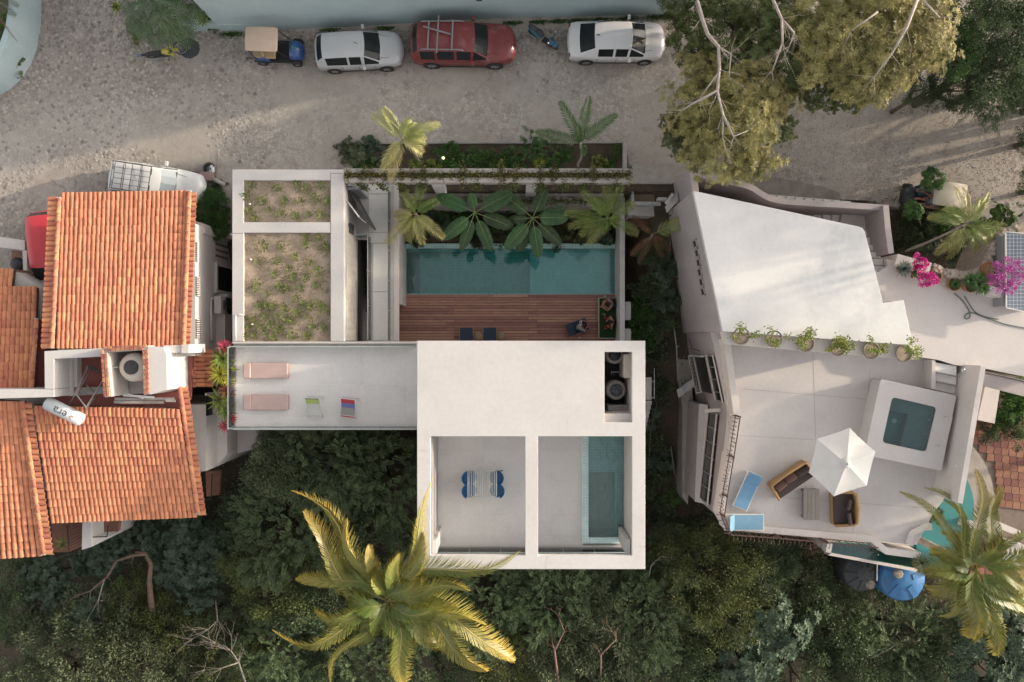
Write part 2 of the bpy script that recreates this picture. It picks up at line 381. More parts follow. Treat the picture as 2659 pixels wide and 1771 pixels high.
def twigs(mb,a,d,L,r,rng,depth=3,spread=.6,flatz=.5,n=5,kids=3):
 a=Vector(a);d=Vector(d).normalized();pts=[a];cur=a.copy();dd=d.copy()
 for i in range(4):
  dd=(dd+Vector((rng.uniform(-1,1),rng.uniform(-1,1),rng.uniform(-1,1)*flatz))*.17).normalized()
  cur=cur+dd*(L/4);pts.append(cur.copy())
 mb.tube(pts,[lerp(r,r*.5,i/4)for i in range(5)],n)
 if depth>0:
  for k in range(kids):
   i=rng.choice((2,3,4))if k else 4
   nd=(dd+Vector((rng.uniform(-1,1),rng.uniform(-1,1),rng.uniform(-1,1)*flatz))*spread).normalized()
   twigs(mb,pts[i],nd,L*rng.uniform(.55,.8),r*.5,rng,depth-1,spread,flatz,max(3,n-1),kids)
class TreeKind:
 def __init__(s,name,m,nvar=2,bark=None,**kw):
  s.R=kw.get('R',2.6);s.Hh=kw.get('Hh',2.2);s.bark=bark or BARK;s.name=name
  s.vars=[crown_mesh(name+'_crown',m,hash(name)%1000*7+i if False else sum(map(ord,name))*13+i,**kw)for i in range(nvar)]
 def place(s,px,py,rpx,ztop,label,group=None,i=0,rot=None,cat='tree',name='leafy_tree',trunk=True,hs=1.0):
  0
  rpx*=1.12;rad=LN(rpx,ztop-1);sc=rad/s.R;zc=ztop-s.Hh*sc*hs
  c=P(px,py,zc+s.Hh*sc*.4);zb=Z(c.y)-.1
  base=Vector((c.x,c.y,min(zb,zc-.3)))
  root=empty(name,base,label,cat,group)
  me,cc=s.vars[i%len(s.vars)]
  o=link('crown',me,root,(0,0,zc-base.z));o.scale=(sc,sc,sc*hs);a=rot if rot is not None else RR.uniform(0,6.28);o.rotation_euler=(0,0,a)
  if trunk:
   mb=MB();M=Matrix.Rotation(a,3,'Z');tips=[]
   for j in range(0,len(cc),max(1,len(cc)//9)):
    v=M@Vector(cc[j]);tips.append((v.x*sc*.85,v.y*sc*.85,v.z*sc*hs*.85+zc-base.z))
   limbs(mb,(0,0,0),tips,.09+.05*rad,RR);mb.build('trunk',s.bark,root,local=True)
  return root
def frond_arrays(c,tip,rise,L,n,rng,t0,t1,bend=0.0,droop=.35,w=.035,start=.12,ang0=45,ang1=25,vee=.25,twist=0.0,swing=0.0):
 c=Vector(c);tip=Vector(tip);mid=(c+tip)/2+Vector((0,0,rise));h=(tip-c)
 lat=Vector((-h.y,h.x,0));mid+=lat*bend
 def B(t):return c*(1-t)**2+mid*2*t*(1-t)+tip*t*t+lat*(swing*math.sin(2*math.pi*t))
 def D(t):return((mid-c)*(2*(1-t))+(tip-mid)*(2*t)+lat*(swing*6.28*math.cos(2*math.pi*t))).normalized()
 ts=np.linspace(start,1,n);V=[];Fc=[];T=[]
 for t in ts:
  p=B(t);d=D(t);side=d.cross(Vector((0,0,1)))
  if side.length<.05:side=Vector((1,0,0))
  side.normalize();up=side.cross(d).normalized()
  if twist:R_=Matrix.Rotation(twist*(t-.15),3,d);side=R_@side;up=R_@up
  ln=L*(math.sin(math.pi*min(1,.16+t*.84))**.55*.85+.22)*rng.uniform(.88,1.08)
  if t>.93:ln*=.75
  an=math.radians(lerp(ang0,ang1+35,t)+rng.uniform(-4,4))
  for sg in(-1,1):
   dd=(side*sg*math.cos(an)+d*math.sin(an)+up*vee).normalized()
   a=p;m_=a+dd*ln*.55;e=a+dd*ln+Vector((0,0,-droop*ln*rng.uniform(.6,1.3)))
   wv=d*(w*.5);k=len(V)
   V+=[a-wv*.6,a+wv*.6,m_+wv,m_-wv,e]
   Fc+=[(k,k+1,k+2,k+3),(k+3,k+2,k+4,k+4)]
   tt=lerp(t0,t1,t**1.7)+rng.uniform(-.08,.08);T+=[tt,min(1,tt+.12)]
 return V,Fc,T,[B(t)for t in np.linspace(0,1,9)]
def frond(name,c,tip,parent,m,rise=.8,L=.8,n=44,t0=.1,t1=.4,rng=RR,rach=None,**kw):
 V,Fc,T,sp=frond_arrays(c,tip,rise,L,n,rng,t0,t1,**kw)
 off=root_loc(parent);mb=MB()
 for(f,t)in zip(Fc,T):
  pass
 mb.v=[tuple(v)for v in V];mb.f=[list(f[:3])if f[2]==f[3]else list(f)for f in Fc];mb.t=[max(0,min(1,t))for t in T]
 mb.mi=[0]*len(mb.f);mb.smooth=[False]*len(mb.f)
 mb.cur=1;mb.tint=.5;ln=(Vector(tip)-Vector(c)).length
 mb.tube(sp,[max(.008,.010*ln*(1-.85*i/8))for i in range(9)],5)
 return mb.build(name,[m,rach or m],parent)
def palm(label,crown_px,zc,base_z,tips,m,group=None,rise=.8,L=.8,n=44,tw=0,tm=1.0,base=None,trunk_r=.16,trunk=True,name='palm_tree',barkm=None,cat='palm',rach=None,**kw):
 c=P(*crown_px,zc);b=base if base is not None else Vector((c.x,c.y,base_z))
 root=empty(name,b,label,cat,group)
 for tp in tips:
  x,y,z=tp[:3];o=tp[3]if len(tp)>3 else{}
  k=dict(rise=rise,L=L,n=n);k.update(kw);k.update(o)
  mm=k.pop('m',m);k['t0']=k.get('t0',.1)*tm;k['t1']=k.get('t1',.4)*(tm+1)/2
  if tw:k.setdefault('twist',RR.choice((-1,1))*RR.uniform(.3,1)*tw);k.setdefault('swing',RR.choice((-1,1))*RR.uniform(.03,.08));k['bend']=k.get('bend',0)*1.5+RR.uniform(-.08,.08)
  s=c+Vector((RR.uniform(-.08,.08),RR.uniform(-.08,.08),RR.uniform(-.15,.1)))
  frond('frond',s,P(x,y,z),root,mm,rach=rach,**k)
 if trunk:
  mb=MB();pts=[b.lerp(c,t)+Vector((math.sin(t*3)*.12,0,0))*(1-t)*t*4 for t in[i/8 for i in range(9)]]
  mb.tube(pts,[trunk_r*lerp(1.15,.8,i/8)for i in range(9)],8);mb.build('trunk',barkm or BARKW,root)
 return root
def fan_leaf(mb,a,hub,nrm,R,rng,n=26,spread=300,w=.05):
 a=Vector(a);hub=Vector(hub);nrm=Vector(nrm).normalized();d=(hub-a);d-=nrm*d.dot(nrm)
 if d.length<.01:d=nrm.orthogonal()
 d.normalize();s=nrm.cross(d)
 mb.cur=0;mb.tint=.5;mb.bar(a,hub,.02,.02)
 for i in range(n):
  an=math.radians(-spread/2+spread*i/(n-1));r=R*(1-.25*abs(an)/2.6)*rng.uniform(.9,1.05)
  v=d*math.cos(an)+s*math.sin(an);q=s*math.cos(an)-d*math.sin(an)
  m_=hub+v*r*.6;e=hub+v*r-nrm*r*.2-Vector((0,0,r*.12))
  mb.tint=rng.uniform(.1,.7)
  mb.add([hub+nrm*.01,m_+q*w*.6,e,m_-q*w*.6],[(0,1,2,3)])
def paddle_leaf(name,a,tip,width,parent,m,rng,sag=.25,stalk=.22,tears=3):
 0
 a=Vector(a);tip=Vector(tip);mid=(a+tip)/2+Vector((0,0,(tip-a).length*sag));nl=18;nw=5
 B=lambda t:a*(1-t)**2+mid*2*t*(1-t)+tip*t*t
 mb=MB();cut=set(rng.sample(range(3,nl-1),tears))
 rows=[]
 for i in range(nl+1):
  t=stalk+(1-stalk)*i/nl;p=B(t);d=(B(min(1,t+.02))-B(t-.02)).normalized()
  s=d.cross(Vector((0,0,1))).normalized();u=s.cross(d)
  x=i/nl;w=width*.5*(min(1,x*5)**.6)*(1-x**5)**.6*(.88+.12*math.sin(math.pi*x))+.003
  row=[]
  for j in range(-nw//2+1-0,nw//2+1+0):
   pass
  for q in(-1,-.55,0,.55,1):
   row.append(p+s*w*q+u*(abs(q)*w*.25)-Vector((0,0,abs(q)**2*w*.35))+u*math.sin(i*2.1+q)*.006)
  rows.append(row)
 for i in range(nl):
  for j in range(4):
   e=[rows[i][j],rows[i][j+1],rows[i+1][j+1],rows[i+1][j]]
   if i in cut and j in(0,3):
    k=3 if j==0 else 2;e[k]=e[k].lerp(e[0 if j==0 else 1],.35)
   mb.tint=.5;mb.add(e,[(0,1,2,3)],sm=False)
 mb.cur=1;mb.tube([B(t)+Vector((0,0,.012))for t in np.linspace(0,.97,9)],[.019-.0017*i for i in range(9)],5)
 return mb.build(name,[m,MIDRIB],parent)
def spiky(name,c,n,L,w,m,parent=None,up=.5,rng=RR,local=False,tint=(0,1),arch=.3):
 0
 mb=MB();c=Vector(c)
 for i in range(n):
  an=i*2.39996+rng.uniform(-.1,.1);e=up*(1-i/n)+.12;l=L*rng.uniform(.8,1.1)
  d=Vector((math.cos(an),math.sin(an),0));s=Vector((-d.y,d.x,0))*w/2
  a=c+d*.03;m_=c+d*l*.5*math.cos(e)+Vector((0,0,l*.5*math.sin(e)+arch*l*.1));t=c+d*l*math.cos(e*.8)+Vector((0,0,l*math.sin(e)*.9-arch*l*.35))
  mb.tint=rng.uniform(*tint)
  mb.add([a-s*.6,a+s*.6,m_+s,m_-s,t],[(0,1,2,3),(3,2,4)])
 return mb.build(name,m,parent,local=local)
def shrub_mesh(name,m,seed,R,Hh,nclump,per,cr,ll,lw,style='fine',**kw):
 return crown_mesh(name,m,seed,R=R,Hh=Hh,nclump=nclump,per=per,cr=cr,ll=ll,lw=lw,style=style,inner=.5,**kw)[0]
def grid_mesh(name,x0,x1,y0,y1,nx,ny,zf,m,parent=None,kind='structure'):
 xs=np.linspace(x0,x1,nx+1);ys=np.linspace(y0,y1,ny+1)
 v=np.array([(x,y,zf(x,y))for y in ys for x in xs]);i=np.arange(nx*ny);r,c=i//nx,i%nx
 a=r*(nx+1)+c;f=np.stack([a,a+1,a+nx+2,a+nx+1],1)
 return prop(link(name,fast_mesh(name,v,f,m,smooth=True),parent),kind=kind)
EARTH=mat('forest_earth',(.095,.07,.05),(.05,.045,.028),1.4,.95,detail=.35,dscale=12,bump=.7,bscale=14,stain=(.018,.024,.012),stain_scale=.8,stain_amt=.7,cover=.55)
def terr(x,y):
 z=Z(y,x)-.06
 if y<7.4:z+=math.sin(x*1.3)*math.cos(y*1.1)*.08
 if-6.2<x<6.6 and-12<y<7.2:z=min(z,-5.2)
 return z
grid_mesh('hillside_ground',-75,75,-75,7.2,150,100,terr,EARTH)
grid_mesh('ground',-75,75,7.2,75,60,40,lambda x,y:-.06,EARTH)
ST=bpy.data.materials.new('worn_cobble_street');ST.use_nodes=True
def _street():
 nt=ST.node_tree;N=nt.nodes;K=nt.links;b=N['Principled BSDF'];b.inputs['Roughness'].default_value=.9;b.inputs['Specular IOR Level'].default_value=.25
 g=N.new('ShaderNodeNewGeometry')
 def noise(s,d=5,rg=.6,dist=0):
  n=N.new('ShaderNodeTexNoise');n.inputs['Scale'].default_value=s;n.inputs['Detail'].default_value=d;n.inputs['Roughness'].default_value=rg
  n.inputs['Distortion'].default_value=dist;K.new(g.outputs['Position'],n.inputs['Vector']);return n.outputs[0]
 def mr(x,a,c,lo=0,hi=1):
  r=N.new('ShaderNodeMapRange');r.inputs[1].default_value=a;r.inputs[2].default_value=c;r.inputs[3].default_value=lo;r.inputs[4].default_value=hi;K.new(x,r.inputs[0]);return r.outputs[0]
 def mix(f,a,c,typ='MIX'):
  x=N.new('ShaderNodeMix');x.data_type='RGBA';x.blend_type=typ
  if isinstance(f,float):x.inputs[0].default_value=f
  else:K.new(f,x.inputs[0])
  for s_,v in((x.inputs[6],a),(x.inputs[7],c)):
   if hasattr(v,'__len__'):s_.default_value=(*v,1)
   else:K.new(v,s_)
  return x.outputs[2]
 c=mix(mr(noise(.22,4),.38,.62),(.34,.305,.27),(.43,.39,.35))
 c=mix(mr(noise(.55,5),.5,.8),c,(.34,.29,.255))
 c=mix(mr(noise(1.7,5),.55,.75),c,(.23,.20,.185))
 sp2=N.new('ShaderNodeSeparateXYZ');K.new(g.outputs['Position'],sp2.inputs[0])
 def mth(op,a,b_):
  q=N.new('ShaderNodeMath');q.operation=op
  for i_,v_ in enumerate((a,b_)):
   if isinstance(v_,(int,float)):q.inputs[i_].default_value=v_
   else:K.new(v_,q.inputs[i_])
  return q.outputs[0]
 off=mth('ABSOLUTE',mth('SUBTRACT',mth('ADD',sp2.outputs[1],mth('MULTIPLY',noise(.3,4),3)),mth('ADD',12.6,mth('MULTIPLY',sp2.outputs[0],.06))),0)
 c=mix(mth('MULTIPLY',mr(off,.6,2.6,1,0),mr(noise(.9,6,.7),.35,.6,.2,.75)),c,(.44,.41,.37))
 c=mix(mth('MULTIPLY',mr(noise(2.6,6,.7,.5),.62,.72),.6),c,(.15,.13,.12))
 vo=N.new('ShaderNodeTexVoronoi');vo.inputs['Scale'].default_value=6.0;vo.feature='DISTANCE_TO_EDGE';K.new(g.outputs['Position'],vo.inputs['Vector'])
 vc=N.new('ShaderNodeTexVoronoi');vc.inputs['Scale'].default_value=6.0;K.new(g.outputs['Position'],vc.inputs['Vector'])
 sp=N.new('ShaderNodeSeparateColor');K.new(vc.outputs['Color'],sp.inputs[0])
 vis=mr(noise(.35,4),.42,.6,0.12,.85)
 h=N.new('ShaderNodeHueSaturation');K.new(c,h.inputs['Color']);K.new(mr(sp.outputs[0],0,1,.78,1.22),h.inputs['Value'])
 c=mix(vis,c,h.outputs[0])
 edge=mr(vo.outputs['Distance'],.0,.09,1,0)
 mu=N.new('ShaderNodeMath');mu.operation='MULTIPLY';K.new(edge,mu.inputs[0]);K.new(vis,mu.inputs[1])
 mu2=N.new('ShaderNodeMath');mu2.operation='MULTIPLY';K.new(mu.outputs[0],mu2.inputs[0]);mu2.inputs[1].default_value=.5
 c=mix(mu2.outputs[0],c,(.09,.075,.065))
 h2=N.new('ShaderNodeHueSaturation');K.new(c,h2.inputs['Color']);K.new(mr(noise(28,5,.7),.25,.75,.78,1.22),h2.inputs['Value'])
 K.new(h2.outputs[0],b.inputs['Base Color'])
 bp=N.new('ShaderNodeBump');bp.inputs['Strength'].default_value=.5;bp.inputs['Distance'].default_value=.02
 K.new(noise(14,5),bp.inputs['Height']);K.new(bp.outputs[0],b.inputs['Normal'])
_street()
street=MB()
street.pp([(-500,-700),(3200,-700),(3200,700),(2560,640),(2440,560),(2420,545),(2330,540),(2250,520),(1800,505),(1790,470),(1635,455),(1627,372),(915,372),(915,437),(903,470),(603,470),(603,500),(560,520),(540,560),(430,560),(430,640),(300,900),(-300,900)],0,-.5)
street=prop(street.build('street',ST),kind='structure')
STONE=mat('river_stone',(.33,.295,.275),(.25,.225,.205),4,.85,detail=.18,dscale=20,bump=.3,use_tint=.3,obj_rand=.28,spec=.3)
def stone_verts(rng,r,h):
 n=7;a0=rng.uniform(0,6.28);e=rng.uniform(.65,1);an0=rng.uniform(0,3.14);vs=[]
 for(s,z)in((1,-.03),(.97,h*.45),(.66,h)):
  for k in range(n):
   a=a0+2*math.pi*k/n;rr=r*s*(1+.16*math.sin(k*2.3+a0))
   x,y=rr*math.cos(a),rr*e*math.sin(a)
   vs.append((x*math.cos(an0)-y*math.sin(an0),x*math.sin(an0)+y*math.cos(an0),z))
 fs=[(i*n+k,i*n+(k+1)%n,(i+1)*n+(k+1)%n,(i+1)*n+k)for i in range(2)for k in range(n)]+[list(range(2*n,3*n))]
 return vs,fs
def sm_noise(x,y):
 return math.sin(x*.9+1.3*math.sin(y*.7))*.5+math.sin(y*1.1+x*.37)*.3+math.sin(x*2.3-y*1.7)*.2
def cobbles():
 pool=[]
 for i in range(8):
  mb=MB();vs,fs=stone_verts(RR,.095,.035);mb.add(vs,fs);o=mb.build('cobblestone',STONE,None,local=True);pool.append(o)
 cand=[];step=.185
 x0,y0=P(-60,700).x,P(0,700).y;x1,y1=P(1830,0).x,P(0,-40).y
 y=y0;row=0
 while y<y1:
  x=x0+(row%2)*step/2
  while x<x1:
   xx,yy=x+RR.uniform(-.07,.07),y+RR.uniform(-.07,.07)
   px,py=xx/H*F+CX,CY-yy/H*F;x+=step
   if py>370 and 900<px<1640:continue
   if py>425 and px>540:continue
   if py>480 and px>500:continue
   if py>430+(px-200)*.1 and px>300:continue
   if py<78 and 460<px:continue
   if py>640 and px<300:continue
   wall=max(0,1-(py-60)/120)if px>460 else max(0,1-(py-60)/260)
   ex=wall*1.25+sm_noise(xx,yy)*.33+.02+(.12 if px<700 else-.02)-(.25 if 650<px and py>200 else 0)-max(0,(px-1500)/300)
   if ex<.02 or RR.random()>min(1,.35+ex):continue
   r=RR.uniform(.062,.108);cand.append((r,xx,yy,min(.045,.008+ex*.03)))
  y+=step;row+=1
 cand.sort(key=lambda c:-c[0]);big,rest=cand[:290],cand[290:]
 for i,(r,x,y_,h)in enumerate(big):
  o=pool[i]if i<8 else pool[i%8].copy()
  if i>=8:COL.objects.link(o)
  o.parent=street;o.location=(x,y_,0);s=r/.095;o.scale=(s,s,h/.035);o.rotation_euler=(0,0,RR.uniform(0,6.28))
 mb=MB()
 for r,x,y_,h in rest:
  vs,fs=stone_verts(RR,r,h);mb.tint=RR.random()if RR.random()<.95 else 1.2;mb.add([(a+x,b+y_,c)for a,b,c in vs],fs)
 prop(mb.build('cobblestones',STONE,street),kind='stuff')
cobbles()
def gravel():
 n=7000;x=NR.uniform(P(1900,0).x,P(2700,0).x,n);y=NR.uniform(P(0,520).y,P(0,200).y,n)
 px=x/H*F+CX;py=CY-y/H*F
 k=(py<440+(px-1900)*.16)&(NR.uniform(0,1,n)<np.clip((py-190)/260,.08,1));x,y=x[k],y[k];n=len(x)
 r=NR.uniform(.012,.035,n)[:,None];a=NR.uniform(0,6.28,n)
 c=np.stack([x,y,np.full(n,.0)],1);u=np.stack([np.cos(a),np.sin(a),np.zeros(n)],1);w=np.stack([-np.sin(a),np.cos(a),np.zeros(n)],1)
 up=np.array([0,0,1.0]);v=np.stack([c+u*r,c+w*r,c-u*r,c-w*r,c+up*r*.8],1).reshape(-1,3)
 b=np.arange(n)[:,None]*5;f=np.concatenate([b+np.array([[0,1,4]]),b+np.array([[1,2,4]]),b+np.array([[2,3,4]]),b+np.array([[3,0,4]])])
 me=fast_mesh('gravel',v,f,STONE,NR.uniform(0,1.3,len(f)));prop(link('gravel',me),kind='stuff')
gravel()
def litter(name,n,x0,x1,y0,y1,m,z=.012,big=.07):
 x=NR.uniform(x0,x1,n);y=NR.uniform(y0,y1,n);a=NR.uniform(0,6.28,n);zz=np.full(n,z)
 c=np.stack([x,y,zz],1);d=np.stack([np.cos(a),np.sin(a),NR.uniform(-.05,.25,n)],1)
 v,f,t=leaves(c,d,np.tile([0,0,1.],(n,1))+NR.normal(0,.25,(n,3)),NR.uniform(.4,1,n)*big,NR.uniform(.3,.6,n)*big*.5,NR.uniform(0,1,n))
 return prop(link(name,fast_mesh(name,v,f,m,t)),kind='stuff')
LITTER=mat('dry_leaf',(.15,.10,.055),(.09,.065,.04),5,.9,use_tint=.5)
litter('fallen_leaves',900,P(1500,0).x,P(1800,0).x,P(0,440).y,P(0,110).y,LITTER)
litter('fallen_leaves',700,P(1900,0).x,P(2650,0).x,P(0,420).y,P(0,210).y,LITTER)
mh=MB();c=P(492,125);mh.lathe([(.0,.03),(.46,.03),(.5,.02),(.5,.0)],c,28)
mh.cur=0;o=prop(mh.build('manhole_cover',mat('dark_iron',(.065,.07,.075),(.05,.055,.06),6,.7,bump=.4)),'dark round manhole cover beside the motorcycle front wheel','manhole cover')
mb=MB()
for k in range(3):mb.bar(c+Vector((-.05+.05*k,-.08,.034)),c+Vector((-.05+.05*k,.09,.034)),.018,.006)
mb.bar(c+Vector((-.05,.09,.034)),c+Vector((.0,-.08,.034)),.018,.006);mb.build('lettering',GREYM,o)
prop(MB().pp([(566,400),(603,440),(603,620),(585,620),(560,480)],.03,-.4).build('pavement',ST),kind='structure')
prop(MB().pp([(1635,425),(1760,425),(1770,436),(1770,474),(1640,476)],.06,-.4).build('pavement',mat('ramp_cement',(.36,.33,.30),(.29,.265,.24),3,.9,detail=.15,bump=.4)),kind='structure')
prop(MB().pp([(1925,455),(2020,460),(2140,485),(2180,500),(2185,530),(1900,500)],.1,-.4).build('pavement',mat('old_ramp_cement',(.27,.245,.22),(.2,.18,.16),2.5,.9,detail=.15,bump=.4,stain=(.3,.25,.17))),kind='structure')
GR,TF,MR,DK=2.9,2.72,5.6,-2.8
house=empty('concrete_house',P(1380,1000,-4.8),'flat roofed white concrete house with courtyard pool and roof openings','house')
X=lambda px,z:P(px,0,z).x
Y=lambda py,z:P(0,py,z).y
fr=MB()
xs=[X(603,GR),X(632,GR),X(858,GR),X(893,GR)]
ys=[Y(886,GR),Y(604,GR),Y(577,GR),Y(468,GR),Y(440,GR)]
fr.grid_solid(xs,ys,{(1,0),(1,2)},GR,GR-.42)
fr.build('roof_frame',WHITE,house,bevel=.012)
soil=MB();soil.rect(630,466,860,579,GR-.13,GR-.4,GR);soil.rect(630,602,860,890,GR-.13,GR-.4,GR)
def soil_bed(x0,y0,x1,y1):
 a,b=P(x0,y1,GR),P(x1,y0,GR);n=60;m=int(n*(b.y-a.y)/(b.x-a.x))
 o=grid_mesh('planting_bed',a.x,b.x,a.y,b.y,n,m,lambda x,y:GR-.15+.035*math.sin(x*5+math.sin(y*3))*math.sin(y*4.2)+RR.uniform(0,.018),SOIL,None)
 del o['kind'];o.parent=house;o.location=-root_loc(house);return o
soil_bed(631,467,859,578);soil_bed(631,603,859,887)
MB().rect(640,475,850,880,GR-.42,GR-.75,GR).build('ceiling_slab',CONC,house)
vol=MB();vol.rect(604.5,441.5,891.5,885,GR-.44,-2.4,GR);vol.build('wall',WHITE2,house)
wp=MB();wp.tube([P(612,817,GR+.06),P(612,884,GR+.06)],.03);wp.tube([P(610,817,GR+.06),P(632,817,GR+.06)],.022);wp.build('roof_pipe',WMET,house)
js=MB();js.bar(P(603,606,GR+.003),P(632,606,GR+.003),.02,.006);js.bar(P(858.5,450,GR+.003),P(858.5,886,GR+.003),.02,.006);js.bar(P(858,450,GR+.003),P(889,450,GR+.003),.02,.006);js.build('roof_joint',flat('joint_shadow_gap',(.16,.15,.14),.9),house)
MB().rect(585,600,603,606,GR-.6,GR-.8,GR).build('gutter_spout',WHITE2,house)
cb=MB();cb.rect(893.6,437,1642,449,GR,GR-.45);cb.rect(893.6,461,1642,474,GR,GR-.45);cb.rect(1630,449.6,1642,460.4,GR,GR-.45)
cb.build('canopy_beam',OLDC,house,bevel=.01)
MB().rect(894,449.2,1629,460.8,GR-.16,GR-.44,GR).build('trough_soil',DSOIL,house)
for(a,b)in((1118,1146),(1368,1396),(896,908)):
 m_=MB();m_.rect(a,455,b,476,GR-.46,-2.6,GR);m_.build('column',CONC,house)
nw=MB();nw.prism([(X(1035,0),7.02),(X(1622,0),7.02),(X(1622,0),7.3),(X(1035,0),7.3)],-.35,-4.8);nw.build('retaining_wall',OLDC,house)
NST=mat('rubble_stone',(.30,.26,.22),(.2,.17,.15),6,.9,bump=.5,obj_rand=.4)
st0=None
for i in range(58):
 x=lerp(X(1150,0),X(1615,0),(i+.5)/58);hgt=RR.uniform(.10,.16)
 if st0 is None:
  mb=MB();mb.box((0,0,0),(.19,.16,.14));st0=mb.build('stone',NST,house,local=True,bevel=.02);o=st0
 else:o=st0.copy();COL.objects.link(o)
 o.location=Vector((x,6.95-RR.uniform(0,.03),-.42+RR.uniform(-.02,.02)))-root_loc(house);o.rotation_euler=(RR.uniform(-.1,.1),RR.uniform(-.1,.1),RR.uniform(-.15,.15));o.scale=(RR.uniform(.8,1.1),)*3
ledge=MB();ledge.prism([(X(1118,0),6.62),(X(1615,0),6.62),(X(1615,0),7.0),(X(1118,0),7.0)],-.55,-4.8);ledge.build('wall_ledge',OLDC,house)
wk=MB()
wx=[X(893,0)+.02,X(928,0),X(956,0),X(1012,0),X(1035,0)]
wy=[Y(960,0),Y(622,0),Y(470,0)]
wk.grid_solid([X(880,0),X(929,0),X(957,0),X(1013,0),X(1034.5,0)],[Y(960,0),Y(622,0),Y(466,0)],{(1,0)},0,-.3)
wk.build('walkway',CONC,house)
for(x0,y0,x1,y1)in((958,478,1013,502),(958,505,1013,602),(958,605,1013,630),(969,633,1013,756),(969,759,1013,884)):
 m_=MB();m_.rect(x0,y0,x1,y1,.022,.002);m_.build('walkway_slab',FLOORC,house,bevel=.004)
MB().rect(929,620,957,960,-2.4,-2.5,0).build('stairwell_floor',mat('stair_concrete',(.2,.195,.19),(.16,.155,.15),2,.9),house)
sw=MB();sw.rect(926.5,622,929,960,0.05,-2.5,0);sw.build('stairwell_wall',CONCD,house)
pn=MB();xw=X(893,GR)-.001
WPAN=mat('sun_tinted_stained_wall',(.58,.53,.45),(.48,.44,.38),1.2,.85,detail=.08,bump=.2,stain=(.25,.22,.16),stain_scale=1.4,stain_amt=.5,stretch=(1,3,.4))  # stained render with the yellow of the sunlit face painted in
EXTW=X(893,GR)-.0
pn.prism([(EXTW-.05,Y(884,GR)),(EXTW+.012,Y(884,GR)),(EXTW+.012,Y(580,GR)),(EXTW-.05,Y(580,GR))],GR-.46,.02);pn.build('sun_tinted_wall_panel',WPAN,house)  # thin panel added over the east face to carry the sunlit tint
gd=MB();a=P(893,492,2.2);b=P(950,566,.3)
gd.prism([(EXTW+.05,6.9),(EXTW+.10,6.88),(EXTW+.95,5.35),(EXTW+.90,5.32)],2.1,.05);gd.build('gate',DGREY,house)
gh=MB();gh.tube([(EXTW+.03,6.3,2.25),(EXTW+.55,5.6,2.2)],.035);gh.tube([(EXTW+.55,5.6,2.2),(EXTW+.85,5.35,2.15)],.012);gh.build('gate_arm',WMET,house)
gb=MB();gb.prism([(EXTW+.02,6.85),(EXTW+.55,6.85),(EXTW+.55,6.95),(EXTW+.02,6.95)],2.3,0.02);gb.build('gate_frame',GREYM,house)
MB().prism([(EXTW+.013,4.95),(EXTW+.09,4.95),(EXTW+.09,5.4),(EXTW+.013,5.4)],1.9,1.1).build('meter_box',DGREY,house)
def glass_rail(name,pts,h,parent,th=.02,npost=None,step=1.35):
 root_=MB()
 for a,b in zip(pts[:-1],pts[1:]):
  a,b=Vector(a),Vector(b);root_.bar(a+Vector((0,0,h/2)),b+Vector((0,0,h/2)),th,h)
 o=root_.build(name,GLASS,parent)
 e=MB()
 for a,b in zip(pts[:-1],pts[1:]):
  a,b=Vector(a),Vector(b);e.bar(a+Vector((0,0,h+.012)),b+Vector((0,0,h+.012)),th*1.6,.018)
 e2=e.build('top_edge',GEDGE,o);e2.location=root_loc(parent)-root_loc(o)if False else(0,0,0)
 for a,b in zip(pts[:-1],pts[1:]):
  a,b=Vector(a),Vector(b);n=max(1,int((b-a).length/step));d=(b-a).normalized();q=Vector((-d.y,d.x,0))*.06
  for k in range(n+1):
   p=a.lerp(b,k/n);m_=MB();m_.bar(p+Vector((0,0,-.05)),p+Vector((0,0,h)),.012,.012);m_.bar(p+Vector((0,0,h))-q,p+Vector((0,0,h))+q,.02,.01)
   m_.build('glass_clamp',GEDGE,o)
 return o
glass_rail('glass_railing',[P(1015,884,0),P(1015,500,0)],.95,house)
glass_rail('glass_railing',[P(964,884,0),P(964,617,0),P(931,617,0)],.95,house)
cw=MB();cw.rect(1022.5,470,1034.8,884,.03,-.28,0);cw.build('wall_coping',WHITE2,house,bevel=.008)
cwl=MB();x1=X(1034.5,0);cwl.prism([(x1-.35,Y(795,DK)),(x1,Y(795,DK)),(x1,7.0),(x1-.35,7.0)],-.3,-4.8);cwl.build('courtyard_wall',CONC,house)
xr0,xr1=X(1610,-.9),X(1622.5,-.9)
cwr=MB();cwr.prism([(xr0,-3),(xr1,-3),(xr1,7.3),(xr0,7.3)],-.9,-4.8);cwr.build('courtyard_wall',CONC,house,bevel=.01)
for(y0,y1)in((783,831),(853,896)):
 m_=MB();m_.prism([(xr1+.01,Y(y1,-1.1)),(xr1+.33,Y(y1,-1.1)),(xr1+.33,Y(y0,-1.1)),(xr1+.01,Y(y0,-1.1))],-1.1,-1.85)
 u=empty('air_conditioner',(xr1+.17,Y((y0+y1)/2,-1.1),-1.85),'grey air conditioning cabinet on the pool side wall, '+('the whole one' if y0<800 else 'half under the white roof edge'),'air conditioner','cabinets on the pool side wall')
 m_.build('casing',flat('grey_casing',(.42,.41,.40),.6),u,bevel=.05)
 g_=MB()
 for k in range(4):g_.bar((xr1+.345,Y(y1,-1.1)+.1,-1.25-k*.14),(xr1+.345,Y(y0,-1.1)-.1,-1.25-k*.14),.02,.05)
 g_.build('grille',GREYM,u)
PW=DK-.07
pl=MB()
def pxr(x0,y0,x1,y1,z=DK):return X(x0,z),X(x1,z),Y(y1,z),Y(y0,z)
a,b_,c_,d_=pxr(1052,646,1597,763)
yn=Y(634,DK)
fl=MB();fl.rect(1052,634,1376,763,-4.15,-4.3,DK);fl.build('pool_floor',POOLT,house)
